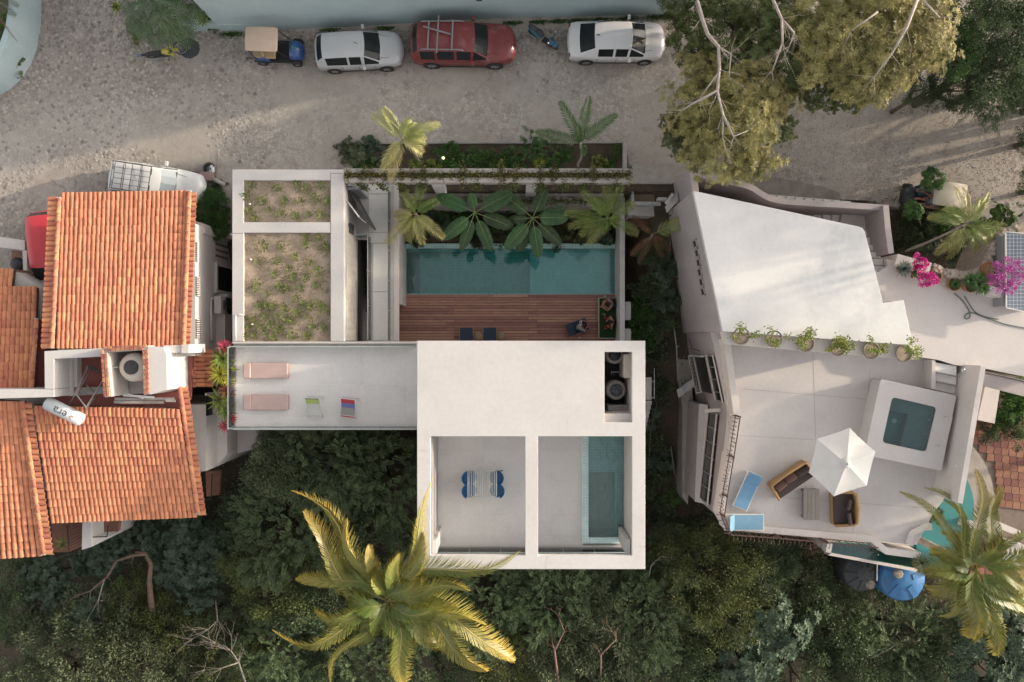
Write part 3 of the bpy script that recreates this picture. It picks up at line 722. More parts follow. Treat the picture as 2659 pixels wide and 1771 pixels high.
flm=MB();flm.rect(1052.5,634,1082,763,-4.13,-4.16,DK);flm.build('dark_reflection_sheet',POOLD,house)  # thin sheet at floor level; its dark colour stands in for a reflection
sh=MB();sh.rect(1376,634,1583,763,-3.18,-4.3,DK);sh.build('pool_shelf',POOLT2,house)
sh=MB();sh.rect(1583,634,1597,763,DK-.13,-4.3,DK);sh.build('pool_step',POOLT,house)
rm=MB();rm.rect(1053,633,1597,645,DK+.10,-4.6,DK);rm.build('pool_rim',POOLT,house)
rm=MB();rm.rect(1053,645.2,1597,652,DK-.25,-4.6,DK);rm.build('pool_ledge',POOLT,house)
(MB().rect(1053.5,645.6,1596,762.6,PW,PW-.004,DK).build('pool_water',POOLW,house))
MB().rect(1035,762.6,1600,764.4,DK-.06,-4.6,DK).build('pool_edge_wall',POOLT,house)
jo=MB();jo.rect(1034,764.6,1600,960,DK-.05,DK-.16,DK);jo.build('deck_base',flat('deck_underlay',(.025,.018,.014),.9),house)
rows=[765+7.22*i for i in range(18)];bd0=None
for i,yy in enumerate(rows):
 cuts=[1035];off=[1160,1180,1372,1395][i%2::2]
 for c in off+[RR.uniform(1270,1290)]*(i%3==0):cuts.append(c)
 cuts=sorted(cuts)+[1598]
 for a,b in zip(cuts[:-1],cuts[1:]):
  if b-a<12:continue
  ca=P((a+b)/2,yy+3.4,DK);ln=LN(b-a,DK)-.012;wd=LN(6.3,DK)
  if bd0 is None:
   mb=MB();mb.box((0,0,0),(1,wd,.035));bd0=mb.build('deck_board',WOODD,house,local=True);o=bd0
  else:o=bd0.copy();COL.objects.link(o)
  o.scale=(ln,1,1);o.location=ca+Vector((0,0,-.02+RR.uniform(-.003,.003)))-root_loc(house)
MB().rect(1036,500,1608,632.8,DK-.1,-4.5,DK).build('courtyard_soil',DSOIL,house)
lw=MB();lw.rect(1040,905,1600,930,DK+2.6,DK,DK);lw.build('lower_facade',DGREY,house)
tw=[X(612,TF),X(1084,TF)];ty=[Y(1103.5,TF),Y(898,TF)]
ts=MB();ts.prism([(tw[0]-.12,ty[0]-.22),(tw[1],ty[0]-.22),(tw[1],ty[1]+.02),(tw[0]-.12,ty[1]+.02)],TF-.007,TF-.4);ts.build('terrace_slab',FLOORC,house)
tv=MB();tv.prism([(tw[0]+.5,ty[0]+1.3),(tw[1],ty[0]+1.3),(tw[1],ty[1]),(tw[0]+.5,ty[1])],TF-.42,-6.5);tv.build('lower_wall',CONCD,house)
for xa,xb in((614,729),(731,855),(858,884),(887,944),(947,1054),(1057,1083)):
 for ya,yb in((902,997),(999.5,1082),(1084,1103)):
  m_=MB();m_.rect(xa,ya,xb,yb,TF,TF-.028,TF);m_.build('floor_slab',FLOORC,house,bevel=.003)
tb=MB();tb.rect(603,886.8,1083,892.5,GR,GR-.5);tb.build('terrace_kerb',WHITE,house,bevel=.01)
tb=MB();tb.rect(604,893,1083,897.6,GR-.13,GR-.5,GR);tb.build('glass_channel',CONC,house)
tb=MB();tb.rect(604,1109.5,1082.5,1114.5,TF+.06,TF-.55,TF);tb.build('edge_beam',WHITE,house,bevel=.01)
glass_rail('glass_railing',[P(612,1107,TF),P(1081,1107,TF)],.95,house)
glass_rail('glass_railing',[P(612,900,TF),P(1081,900,TF)],.75,house,step=2.4)
glass_rail('glass_railing',[P(612,901,TF),P(612,1106,TF)],.95,house,step=2.4)
pt=MB();pt.rect(593,898,607,1112,TF+.12,TF-.35,TF);pt.build('planter_box',mat('pink_clay',(.40,.24,.19),(.33,.2,.16),3,.85),house,bevel=.01)
mr=MB()
mxs=[X(v,MR)for v in(1083,1117.5,1364,1397,1569.5,1641.5,1675.5)]
mys=[Y(v,MR)for v in(1478,1443,1133,1097,914,885)]
mr.grid_solid(mxs,mys,{(1,1),(3,1),(4,1),(4,3)},MR,MR-.32)
mr.build('main_roof',ROOFW,house,bevel=.012)
MB().grid_solid([mxs[0]+.06,mxs[1]-.04,mxs[5]+.06,mxs[6]-.06],[mys[2]+.06,mys[5]-.04],{(0,5)},MR-.33,MR-.34)
up=MB()
wz=MR-.325
lo=MB();lo.grid_solid([mxs[0]+.1,mxs[6]-.1],[mys[0]+.6,mys[5]-.1],set(),TF-.42,-7.5)
lo.build('lower_wall',WHITE2,house)
blk=MB();blk.grid_solid([mxs[0]+.05,mxs[4]-.05],[mys[2]+.9,mys[5]-.06],set(),wz,TF-.4);blk.build('upper_wall',WHITE2,house)
ew=MB();ew.grid_solid([mxs[5]+.04,mxs[6]-.06],[mys[1]+.3,mys[5]-.06],set(),wz,TF-.4);ew.build('upper_wall',WHITE2,house)
sw_=MB();sw_.grid_solid([mxs[4]-.04,mxs[5]+.03],[mys[2]+.9,mys[3]-.06],set(),wz,TF-.4);sw_.grid_solid([mxs[4]-.04,mxs[5]+.03],[mys[4]+.06,mys[5]-.06],set(),wz,TF-.4);sw_.build('shaft_wall',WHITE2,house)
MB().grid_solid([mxs[4]-.04,mxs[5]+.04],[mys[3]-.05,mys[4]+.05],set(),3.1,2.4).build('shaft_floor',mat('shaft_floor',(.05,.05,.05),(.035,.035,.035),2,.9),house)
base=MB();base.grid_solid([mxs[0]+.02,X(1513,TF)],[Y(1416,TF),mys[2]+.95],set(),TF-.007,TF-.4);base.build('terrace_slab',FLOORC,house)
for xa,xb in((1122,1138),(1140,1253),(1255,1372),(1374,1400),(1402,1512)):
 for ya,yb in((1110,1166),(1168,1335),(1337,1391),(1393,1412)):
  m_=MB();m_.rect(xa,ya,xb,yb,TF,TF-.028,TF);m_.build('floor_slab',FLOORC,house,bevel=.003)
glass_rail('glass_railing',[P(1141,1420,TF),P(1620,1420,TF)],.95,house)
bm_=MB();bm_.rect(1141,1416,1620,1422,TF+.05,TF-.5,TF);bm_.build('edge_beam',WHITE,house)
for(x0,x1)in((1120,1131),(1629,1640)):
 m_=MB();m_.rect(x0,1408,x1,1446,MR-.34,-3,MR);m_.build('corner_wall',WHITE,house)
m_=MB();m_.rect(1117.6,1140,1120.4,1440,MR-.33,TF,MR);m_.build('slim_wall',CONCD,house)
PT=3.0
pr=MB()
pxs=[X(v,PT)for v in(1512,1528,1630,1645)];pys=[Y(v,PT)for v in(1411,1396,1110)]
pr.grid_solid(pxs,pys,{(1,1)},PT,TF-.3);pr.build('plunge_pool_rim',POOLT2,house)
PB=.9
MB().grid_solid([pxs[1],pxs[2]],[pys[1],Y(1229,PT)],set(),2.0,1.9).build('plunge_pool_floor',tilemat('green_plunge_tile',(.10,.33,.27),(.15,.40,.33),(.2,.42,.36),.13,.012),house)
MB().grid_solid([pxs[1],pxs[2]],[Y(1229,PT),pys[2]],set(),2.62,1.9).build('plunge_pool_step',POOLT2,house)
MB().grid_solid([X(1600,PT),pxs[2]],[pys[1],Y(1229,PT)],set(),2.45,2.003).build('plunge_pool_bench',POOLT2,house)
MB().grid_solid([pxs[1]+.003,pxs[2]-.003],[pys[1]+.003,pys[2]],set(),PT-.08,PT-.084).build('plunge_pool_water',POOLW2,house)
gb_=MB();gb_.pp([(915,391),(928,374),(1010,372),(1618,372),(1618,437),(915,437)],-.12,-.5);gb_.build('flower_bed',DSOIL,house)
kb=MB()
for p,q in(((915,391),(930,373)),((930,373),(1620,371))):kb.bar(P(*p,.0),P(*q,.0),.05,.16)
kb.build('kerb',CONCD,house)
kb=MB();kb.rect(1618,371,1628.5,436,.28,-.4,.28);kb.build('kerb',OLDC,house,bevel=.01)
tp=MB();tp.rect(1640,980,1692,1038,.2,.1,.2);tp.build('service_platform',CONCD,house)
for k in range(9):
 m_=MB();y=1040+k*12;m_.rect(1640,y,1691-k*.9,y+11,.15-k*.17,-.2-k*.17,0);m_.build('step',CONCD,house)
rl=MB();rl.tube([P(1699,955,1.0),P(1699,1036,1.0)],.02);rl.tube([P(1692,990,1.0),P(1699,990,1.0)],.02);rl.tube([P(1692,1032,1.0),P(1699,1032,1.0)],.02);rl.build('handrail',GREYM,house)
def tile_shape(name,w,l,kind=0):
 mb=MB();n=6;r0,r1=w*.525,w*.45
 vs=[]
 for(y,r,lift)in((-l*.56,r0,.022),(l*.5,r1,-.018)):
  for k in range(n+1):
   a=math.pi*k/n;vs.append((r*math.cos(a),y,r*math.sin(a)*.85+lift))
 fs=[(k,k+1,n+2+k,n+1+k)for k in range(n)]
 mb.add(vs,fs,True)
 ins=[(x*.84,y,z-.014)for x,y,z in vs[:n+1]]
 mb.add(vs[:n+1]+ins,[(k,k+1,n+2+k,n+1+k)for k in range(n)])
 return mb
def tile_roof(parent,quad,ncol,nrow,budget,flow='down',under=True,jitter=1.0,skip=None):
 0
 a,b,c,d=[Vector(q)for q in quad]
 roof=MB();up_=(b-a).cross(a-d).normalized()
 if up_.z<0:up_=-up_
 roof.prism([(q.x,q.y)for q in(a,b,c,d)],[q.z-.03 for q in(a,b,c,d)],[q.z-.18 for q in(a,b,c,d)])
 roof=MB();roof.add([q-up_*.02 for q in(a,b,c,d)]+[q-up_*.17 for q in(a,b,c,d)],[(0,1,2,3),(7,6,5,4),(0,4,5,1),(1,5,6,2),(2,6,7,3),(3,7,4,0)])
 ro=roof.build('roof',mat_under,parent)
 w=((b-a).length+(c-d).length)/2/ncol;l=((d-a).length+(c-b).length)/2/nrow
 base=tile_shape('t',w,l);proto=None;rest=MB();cnt=0
 for j in range(nrow):
  for i in range(ncol):
   u,v=(i+.5)/ncol,(j+.5)/nrow
   if skip and skip(u,v):continue
   p=a.lerp(b,u).lerp(d.lerp(c,u),v);x=(a.lerp(d,v)-b.lerp(c,v)).normalized()*-1;y=(a.lerp(b,u)-d.lerp(c,u)).normalized()
   z=x.cross(y).normalized()
   if z.z<0:x=-x;z=-z
   y2=z.cross(x)
   R3=Matrix((x,y2,z)).transposed()@Matrix.Rotation(RR.gauss(0,.022)*jitter,3,'Z')@Matrix.Rotation(RR.gauss(0,.02)*jitter,3,'X')
   q=p+z*RR.uniform(-.006,.010)+x*RR.gauss(0,.006)*jitter
   if cnt<budget:
    if proto is None:
     proto=base.build('roof_tile',TILE,ro,local=True);o=proto;me_=proto.data
    else:o=link('roof_tile',me_,ro)
    M4=R3.to_4x4();M4.translation=q-root_loc(ro);o.matrix_basis=M4;cnt+=1
   else:
    rest.tint=RR.random();
    for f_ in(0,):rest.add([R3@Vector(vv)+q for vv in base.v],base.f,True)
 if rest.f:prop(rest.build('roof_tiles',TILE,ro),kind='stuff')
 return ro
mat_under=mat('roof_bedding',(.10,.055,.04),(.06,.035,.028),4,.95)
def ridge_line(parent,a,b,n,r=.10,name='ridge_tile',budget=40):
 a,b=Vector(a),Vector(b);d=(b-a)/n;base=tile_shape('r',r*2,d.length);me_=None
 x=d.cross(Vector((0,0,1))).normalized();y=d.normalized();z=x.cross(y)
 for i in range(n):
  R3=Matrix((x,y,z)).transposed()@Matrix.Rotation(RR.gauss(0,.03),3,'Z')
  if me_ is None:o=base.build(name,TILE,parent,local=True);me_=o.data
  else:o=link(name,me_,parent)
  M4=R3.to_4x4();M4.translation=a+d*(i+.5)+Vector((0,0,.05))-root_loc(parent);o.matrix_basis=M4
 m_=MB()
 for i in range(n+1):
  p=a+d*i+Vector((0,0,.07));m_.box(p,(.17,.05,.12),M=Matrix((x,y,z)).transposed())
 m_.build('mortar_joint',MORT,parent)
def verge(parent,a,b,n,out,l=.42,budget=True):
 0
 a,b=Vector(a),Vector(b);out=Vector(out).normalized();w=(b-a).length/n;base=tile_shape('v',w,l);me_=None
 x=(b-a).normalized();y=-out;z=x.cross(y)
 if z.z<0:x=-x;z=-z
 for i in range(n):
  R3=Matrix((x,z.cross(x),z)).transposed()@Matrix.Rotation(RR.gauss(0,.04),3,'Z')
  if me_ is None:o=base.build('verge_tile',TILE,parent,local=True);me_=o.data
  else:o=link('verge_tile',me_,parent)
  M4=R3.to_4x4();M4.translation=a.lerp(b,(i+.5)/n)+out*.0-root_loc(parent);o.matrix_basis=M4
ZN,ZS=3.15,4.15
hn=empty('tiled_house',P(300,700,-1),'house with big terracotta roof sloping towards the street and louvred side windows','house')
A,B,C_,D=P(146,905,ZS),P(476,905,ZS),P(489,497,ZN),P(160,503,ZN)
ro=tile_roof(hn,(A,B,C_,D),28,18,240)
verge(ro,P(482,905,ZS),P(500,500,ZN),31,(1,0,-.12),l=.36);verge(ro,P(124,905,ZS-.02),P(143,510,ZN-.02),30,(-1,0,-.12),l=.44)
ridge_line(ro,P(478,903,ZS+.06),P(493,497,ZN+.06),19);ridge_line(ro,P(137,903,ZS+.06),P(156,515,ZN+.06),19)
wl=MB();XE=X(500,3.3)-.05
wl.prism([(X(118,3.3)+.3,Y(905,3.3)),(XE,Y(905,3.3)),(XE,Y(560,3.0)),(X(118,3.3)+.3,Y(560,3.0))],[3.6,3.6,2.95,2.95],-2.6)
wl=MB();wl.prism([(X(118,3.3)+.3,Y(925,3.3)),(XE,Y(925,3.3)),(XE,Y(580,3.0)),(X(118,3.3)+.3,Y(580,3.0))],2.9,-4);wl.build('wall',WHITE2,hn)
def wz_at(px,Xp):return H-abs(Xp)*F/abs(px-CX)
def onwall(px,py,Xp):z=wz_at(px,Xp);return Vector((Xp,Y(py,z),z))
for(x0,x1,y0,y1)in((503.5,512,628,680),(501,517,718,770),(500,521,828,880)):
 zt,zb=wz_at(x0+1.5,XE),wz_at(x1,XE);zt=min(zt,2.88);ya,yb=Y(y1,(zt+zb)/2),Y(y0,(zt+zb)/2)
 w_=MB();w_.box((XE+.004,(ya+yb)/2,(zt+zb)/2),(.03,yb-ya,max(.2,zt-zb)));wo_=w_.build('louvre_window',DARK,hn)
 for k in range(11):
  s_=MB();yy=lerp(ya,yb,(k+.5)/11);s_.box((XE+.05,yy,(zt+zb)/2),(.07,(yb-ya)/24,max(.2,zt-zb)));s_.build('slat',WHITE2,wo_)
w0,w1=onwall(560,722,XE),onwall(604,722,XE)
wb=MB();wb.box((XE+.02,(Y(690,0)+Y(756,0))/2,(w0.z+w1.z)/2),(.05,1.15,w0.z-w1.z));win=wb.build('window',CARGL,hn)
wf=MB();yc=(Y(690,0)+Y(756,0))/2
for s_ in(-1,1):wf.box((XE+.06,yc+s_*.66,(w0.z+w1.z)/2),(.12,.16,w0.z-w1.z+.3))
wf.box((XE+.06,yc,w0.z+.09),(.12,1.17,.16));wf.build('window_frame',WHITE,win)
sd_=MB();sd_.box((XE+.25,Y(768,0),-.5),(.5,.14,1.7));sd_.build('window_frame',WHITE,win)
for k in range(3):
 for j in range(7):
  m_=MB();m_.box((XE+.01,Y(636+k*15,0),.4-j*.24),(.03,.10,.11));m_.build('vent_hole',DARK,hn)
dw=MB();dw.tube([(XE+.06,Y(775,1),1.2),(XE+.06,Y(885,1),1.2),(XE+.06,Y(885,1),.9)],.05);dw.tube([(XE+.06,Y(775,1),1.2),(XE+.06,Y(775,1),.7)],.05);dw.build('drain_pipe',WHITE2,hn)
dd_=MB();dd_.prism([(XE,Y(912,.5)),(XE+.42,Y(912,.5)),(XE+.42,Y(815,.5)),(XE,Y(815,.5))],.4,-2.6);dd_.build('duct',WHITE2,hn)
w2=MB();w2.box((XE+.43,Y(885,0)+.2,-.9),(.02,.42,.9));w2.build('small_window',CARGL,hn)
ac=empty('air_conditioner',(XE+.3,Y(792,.7),.35),'white air conditioner fixed on the alley wall of the tiled house','air conditioner')
m_=MB();m_.box((XE+.28,Y(792,.8),.7),(.34,.82,.62));m_.build('casing',WHITE2,ac,bevel=.03)
m_=MB();M_=Matrix.Rotation(math.pi/2,3,'Y');m_.lathe([(.05,0),(.24,.0),(.24,.03),(.05,.03)],(XE+.46,Y(792,.8),.7),16,M_);m_.build('fan_grille',GREYM,ac)
m_=MB();m_.bar((XE+.02,Y(800,.8),.36),(XE+.5,Y(800,.8),.36),.04,.03);m_.bar((XE+.02,Y(784,.8),.36),(XE+.5,Y(784,.8),.36),.04,.03);m_.build('bracket',GREYM,ac)
gwl=MB();gwl.pp([(505,575),(530,582),(536,606),(603,625),(603,900),(508,900)],-.0,-2.8,2.2)
prop(MB().pp([(500,572),(528,580),(533,606),(508,604)],2.0,-2.0).build('garden_wall',WHITE2),'short rounded white wall beside the tiled roof edge and clipped bush','wall')
hw=empty('tiled_house',P(40,850,-1),'lower tiled roof at the picture edge beside the maroon roof strip','house')
ZW=2.6
ro2=tile_roof(hw,(P(-55,1008,ZW+.5),P(86,1008,ZW+.5),P(96,746,ZW-.1),P(-40,746,ZW-.1)),11,12,90)
tile_roof(hw,(P(-55,746,ZW),P(96,746,ZW),P(100,700+48,ZW-.02),P(-55,748,ZW-.02)),12,1,0)if False else None
ro3=tile_roof(hw,(P(-50,746,ZW-.12),P(30,746,ZW-.12),P(36,700,ZW-.3),P(-45,700,ZW-.3)),7,2,14)
ridge_line(ro2,P(84,1008,ZW+.55),P(97,828,ZW+.15),8)
MB().pp([(-60,705),(30,705),(90,745),(84,1010),(-60,1010)],ZW-.45,-1.5,ZW).build('wall',WHITE2,hw)
MB().pp([(100,830),(133,832),(117,905),(117,1012),(82,1012)],2.35,1.9).build('flat_roof',DARKR,hw)
cy=empty('courtyard_wall',P(60,650,0),'white walled little court beside the red vehicle, with plant tub inside','wall')
for q in([(-20,612),(64,624),(64,650),(-20,640)],[(58,650.5),(70,650.5),(70,702),(60,702)],[(33,705),(68,710),(68,719),(33,714)],[(33,719.5),(41,719.5),(35,748),(30,748)],[(62,719.5),(70,719.5),(72,748),(64,748)]):
 MB().pp(q,1.6,-.1).build('wall',WHITE2,cy,bevel=.01)
MB().pp([(-20,640),(60,640),(62,750),(-20,750)],.2,-.05,1.6).build('floor',mat('clay_floor',(.33,.19,.14),(.27,.16,.12),3,.8),cy)
MB().pp([(70,620),(85,640),(100,748),(70,748)],.05,-.05,.2).build('pavement',CONC,cy)
yard=empty('roof_yard',P(300,970,1),'maroon painted roof yard with white parapets between the tiled roofs','roof terrace')
ZY=4.3
MB().pp([(118,915),(492,900),(484,1040),(430,1060),(118,1036)],2.6,2.4,3).build('floor',DARKR,yard)
MB().pp([(118,1020),(470,1020),(470,1066),(118,1052)],2.75,2.5,3).build('floor_strip',DARKR,yard)
for q,z in(([(115,912),(262,904),(262,926),(140,932),(140,1010),(-30,1010)if False else(116,1010)],ZY),([(-40,1011),(140,1011),(140,1031),(-40,1036)],ZY),([(424,897),(470,896),(470,916),(432,918)],ZY),([(470.4,895),(491,894),(490,917),(470.4,918)],ZY+.06)):
 MB().pp(q,z,2.5).build('parapet',WHITE,yard,bevel=.012)
MB().pp([(137,932),(171,930),(171,1030),(138,1030)],3.1,2.6,3.6).build('low_wall',WHITE,yard)
MB().pp([(172.5,931),(186,930),(186,1007),(172.5,1007)],2.95,2.6,3.4).build('low_wall',WHITE,yard)
MB().pp([(178,1008),(272,1004),(272,1022),(178,1030)],2.9,2.6,3).build('gutter',CONCD,yard)
MB().pp([(383,900),(424,901),(433,920),(434,1012),(388,1025)],4.75,2.6).build('stair_housing',WHITE,yard,bevel=.01)
bx_o=MB();ZB=4.8
bi=[(277,916),(367,908),(370,1022),(290,1030)]
for q in([(262,902),(383,897),(383,908),(277,915)],[(262,902),(276,915),(287,1030),(270,1032)],[(369,908),(383,908),(386,1024),(372,1026)]):
 bx_o.pp(q,ZB-.07,2.6,ZB)
bx_o.build('tank_box_wall',mat('tank_box_plaster',(.50,.47,.43),(.42,.39,.36),2,.9),yard)
MB().pp([(277,915),(369,908),(372,1026),(288,1030)],3.2,2.9,ZB).build('tank_box_floor',CONCD,yard)
br0=None
def brick_run(p,q,n,across):
 global br0
 a,b=P(*p,ZB),P(*q,ZB);d=(b-a)/n;an=math.atan2(d.y,d.x)
 for i in range(n):
  if br0 is None:
   m_=MB();m_.box((0,0,0),(.175,.105,.07));br0=m_.build('brick',BRICK,yard,local=True,bevel=.006);o=br0
  else:o=br0.copy();COL.objects.link(o)
  o.location=a+d*(i+.5)+Vector((0,0,-.03+RR.uniform(-.006,.006)))-root_loc(yard);o.rotation_euler=(0,0,an+RR.uniform(-.03,.03));o.scale=(d.length/.175*.86,1,1)
brick_run((268,902.5),(380,898.5),10,0);brick_run((264,907),(272,1030),10,0);brick_run((273,918),(281,1030),9,0)
brick_run((373,909),(376,1024),9,0);brick_run((380,906),(383,1023),9,0);brick_run((276,909),(370,904),8,0)
tk=empty('water_tank',P(341,956,3.2),'cream round water tank with dark lid inside the brick box','water tank')
c=P(341,954,4.45);m_=MB();m_.lathe([(.62,-1.2),(.62,-.25),(.55,-.08),(.33,.0),(.0,.0)],c,28);m_.build('tank_body',PLASTW,tk)
m_=MB();m_.lathe([(.31,.0),(.31,.05),(.27,.075),(.08,.06),(.06,.09),(0,.09)],c,24);m_.build('lid',DGREY,tk)
m_=MB();m_.tube([c+Vector((-.6,0,-.1)),c+Vector((-.95,.0,-.1))],.03);m_.tube([c+Vector((-.72,0,-.1)),c+Vector((-.86,0,-.1))],.045);m_.build('valve_pipe',GREYM,tk)
sh_=empty('solar_water_heater',P(200,1030,3.0),'solar water heater with white cylinder on a bare metal frame','solar heater')
ca,cb_=P(122,1052,3.9),P(212,1097,3.9);m_=MB();ax=(cb_-ca).normalized();LC=(cb_-ca).length;RC=.29
Mz=ax.to_track_quat('Z','Y').to_matrix();ca=ca+Vector((0,.1,0))
m_.lathe([(0,-.06),(.2,-.04),(RC,.03),(RC,LC-.03),(.2,LC+.04),(0,LC+.06)],ca,24,Mz);m_.build('cylinder',flat('white_tank',(.55,.58,.60),.35),sh_)
m_=MB();fa,fb,fc,fd=P(194,1024,3.6),P(238,957,4.4),P(270,978,4.4),P(222,1062,3.6)
f_a,f_b,f_c,f_d=P(197,1022,4.2),P(230,948,3.2),P(275,975,3.2),P(224,1058,4.2)
for p,q in((f_a,f_b),(f_b,f_c),(f_c,f_d),(f_d,f_a),(f_a+Vector((0,0,-.1)),P(238,955,2.8)),(f_d+Vector((0,0,-.1)),P(246,1032,2.8)),(P(224,1000,3.4),P(246,1018,2.9)),(f_d,P(222,1085,2.8)),(P(222,1085,2.8),P(246,1054,2.8)),(f_a,P(178,1050,2.9)),(P(210,1085,3.0),P(240,1060,2.9))):
 m_.bar(p,q,.045,.045)
m_.build('frame',mat('galvanised_steel',(.42,.39,.37),(.34,.31,.29),5,.5,metal=.6),sh_)
m_=MB();m_.bar(f_b+Vector((0,0,.03)),f_c+Vector((0,0,.03)),.09,.06);m_.build('tube_rail',DGREY,sh_)
for k in range(6):
 m_=MB();m_.tube([f_b.lerp(f_c,(k+.5)/6),f_b.lerp(f_c,(k+.5)/6)+(f_a-f_b).normalized()*.12],.022);m_.build('tube_socket',DARK,sh_)
def text_mesh(s,size):
 cu=bpy.data.curves.new('lettering','FONT');cu.body=s;cu.size=size;cu.resolution_u=3;cu.align_x='CENTER';cu.align_y='CENTER'
 o=bpy.data.objects.new('tmp',cu);COL.objects.link(o);dg=bpy.context.evaluated_depsgraph_get();me=bpy.data.meshes.new_from_object(o.evaluated_get(dg))
 bpy.data.objects.remove(o);return me
def wrap_text(s,size,c,ax,r,m,parent,flip=True,shift=0):
 me=text_mesh(s,size);bm=bmesh.new();bm.from_mesh(me);bmesh.ops.triangulate(bm,faces=bm.faces);bmesh.ops.subdivide_edges(bm,edges=[e for e in bm.edges if e.calc_length()>.05],cuts=2);bm.to_mesh(me);bm.free()
 ax=ax.normalized()*(-1 if flip else 1);sd=Vector((0,0,1)).cross(ax).normalized();off=root_loc(parent)
 for v in me.vertices:
  a=v.co.y/r+shift;v.co=c+ax*v.co.x+(sd*math.sin(a)+Vector((0,0,1))*math.cos(a))*(r+.004)-off
 me.materials.clear();me.materials.append(m);return link('lettering',me,parent)
wrap_text('era',.5,ca+ax*LC*.48,ax,RC,DGREY,sh_,True,.05)
m_=MB();cc_=ca+ax*(LC-.32)+Vector((0,0,RC+.006));m_.lathe([(.05,0),(.085,0)],cc_,12,None,0,4.6);m_.build('emblem',flat('orange_print',(.45,.16,.05)),sh_)
pk=MB()
for i,(p,q)in enumerate((((298,1036),(452,1036)),((296,1044),(426,1045)),((430,1040),(456,1041)))):pk=MB();pk.bar(P(*p,3.1+.02*i),P(*q,3.1),LN(7,3),.04);prop(pk.build('wooden_plank',mat('weathered_plank',(.42,.40,.38),(.34,.32,.30),8,.9,stretch=(.3,3,1))if i==0 else bpy.data.materials['weathered_plank']),['longest grey plank lying along the roof yard edge','second grey plank lying just south of the longest one','short grey plank at the end beside the roof tiles'][i],'plank','planks on the roof yard')
sc_=MB();sc_.bar(P(320,1026,3.2),P(400,1032,3.25),.10,.03);sc_.bar(P(330,1022,3.24),P(372,1034,3.22),.05,.03);prop(sc_.build('scrap_metal',WMET),'small heap of white metal offcuts below the brick box','scrap metal')
cbl=MB()
for(cx_,cy_,r_)in((182,1014,.2),(192,1024,.27),(200,1012,.16)):
 cbl.tube([P(cx_,cy_,2.95)+Vector((math.cos(t)*r_,math.sin(t)*r_*.8,.02*math.sin(3*t)))for t in np.linspace(0,5.4,22)],.012,5)
prop(cbl.build('cable',flat('red_cable',(.35,.08,.05))),'loose loops of red cable under the solar heater frame','cable')
hs_=empty('tiled_canopy',P(516,950,0),'small weathered tiled canopy between yard and alley','canopy')
ro4=tile_roof(hs_,(P(484,1006,2.4),P(484,906,2.4),P(552,908,1.9),P(552,1004,1.9)),9,3,27,jitter=2.5)
MB().pp([(486,908),(548,908),(548,1004),(486,1004)],1.85,1.2).build('slab',CONC,hs_)
hs2=empty('tiled_house',P(300,1200,-3),'large terracotta roof on the forest side with white alley wall','house')
Z1,Z2=3.4,2.3
ro5=tile_roof(hs2,(P(88,1052,Z1),P(466,1062,Z1),P(512,1340,Z2),P(134,1356,Z2)),32,14,250)
verge(ro5,P(478,1005,Z1+.03),P(526,1338,Z2+.02),23,(1,0,-.15),l=.34);ridge_line(ro5,P(468,1005,Z1+.08),P(516,1332,Z2+.08),13)
ro6=tile_roof(hs2,(P(-60,1040,Z1-.1),P(62,1042,Z1-.1),P(112,1440,Z2-.35),P(-60,1452,Z2-.35)),11,19,0)
verge(ro6,P(74,1045,Z1+.0),P(130,1440,Z2-.28),27,(1,0,-.15),l=.32);ridge_line(ro6,P(60,1042,Z1+.05),P(116,1438,Z2-.26),18)
tile_extra=MB()
XS=X(533,2.6)-.12
MB().prism([(X(0,2.5)-2,Y(1330,2.4)+.55),(XS,Y(1225,2.4)),(XS,Y(1052,2.4)),(X(0,2.5)-2,Y(1052,2.4))],2.2,-8).build('wall',WHITE2,hs2)
m_=MB();m_.prism([(XS,Y(1010,1)),(XS+.45,Y(1010,1)),(XS+.45,Y(1180,1)),(XS,Y(1225,2.4)+.05)],.8,-8);m_.build('wall_pier',WHITE2,hs2)
m_=MB();m_.prism([(XS+.45,Y(1120,0)),(XS+1.6,Y(1120,0)),(XS+1.6,Y(1165,0)),(XS+.45,Y(1182,0))],-.6,-8);m_.build('wall_pier',WHITE2,hs2)
w_=MB();w_.box((XS+.012,Y(1052,1.9),1.85),(.04,.95,.7));w5=w_.build('window',CARGL,hs2)
wf=MB()
for s_ in(-1,1):wf.box((XS+.03,Y(1052,1.9)+s_*.52,1.85),(.08,.1,.9))
wf.box((XS+.03,Y(1052,1.9),1.42),(.08,.94,.1));wf.build('window_frame',WHITE,w5)
def balcony(q,rails,label,z,extra=None):
 o=empty('balcony',P(*q[0],z),label,'balcony','balconies of the tiled house')
 MB().pp(q,z,z-.25).build('floor',mat('balcony_floor',(.25,.12,.08),(.2,.1,.07),4,.8),o)
 m_=MB();h=1.0
 for a,b in rails:
  a,b=P(*a,z),P(*b,z);m_.bar(a+Vector((0,0,h)),b+Vector((0,0,h)),.04,.03);n=max(2,int((b-a).length/.13))
  for k in range(n+1):p=a.lerp(b,k/n);m_.bar(p,p+Vector((0,0,h)),.015,.015)
 m_.build('railing',DARK,o);return o
balcony([(132,1345),(215,1345),(212,1420),(182,1434),(138,1434)],[((137,1434),(182,1434)),((182,1434),(212,1422)),((205,1350),(210,1420))],'balcony with yellow-green plant under the tiled eaves',.2)
balcony([(228,1340),(312,1340),(306,1380),(236,1382)],[((236,1382),(306,1380)),((306,1380),(308,1350))],'small balcony between white fin wall and bare tree roots',.2)
balcony([(534,1225),(572,1222),(568,1285),(536,1290)],[((536,1290),(568,1286)),((568,1286),(571,1222))],'narrow balcony at the alley end of the tiled roof',-.6)
MB().pp([(214,1345),(238,1345),(238,1420),(212,1428)],1.3,-3).build('fin_wall',WHITE,hs2,bevel=.01)
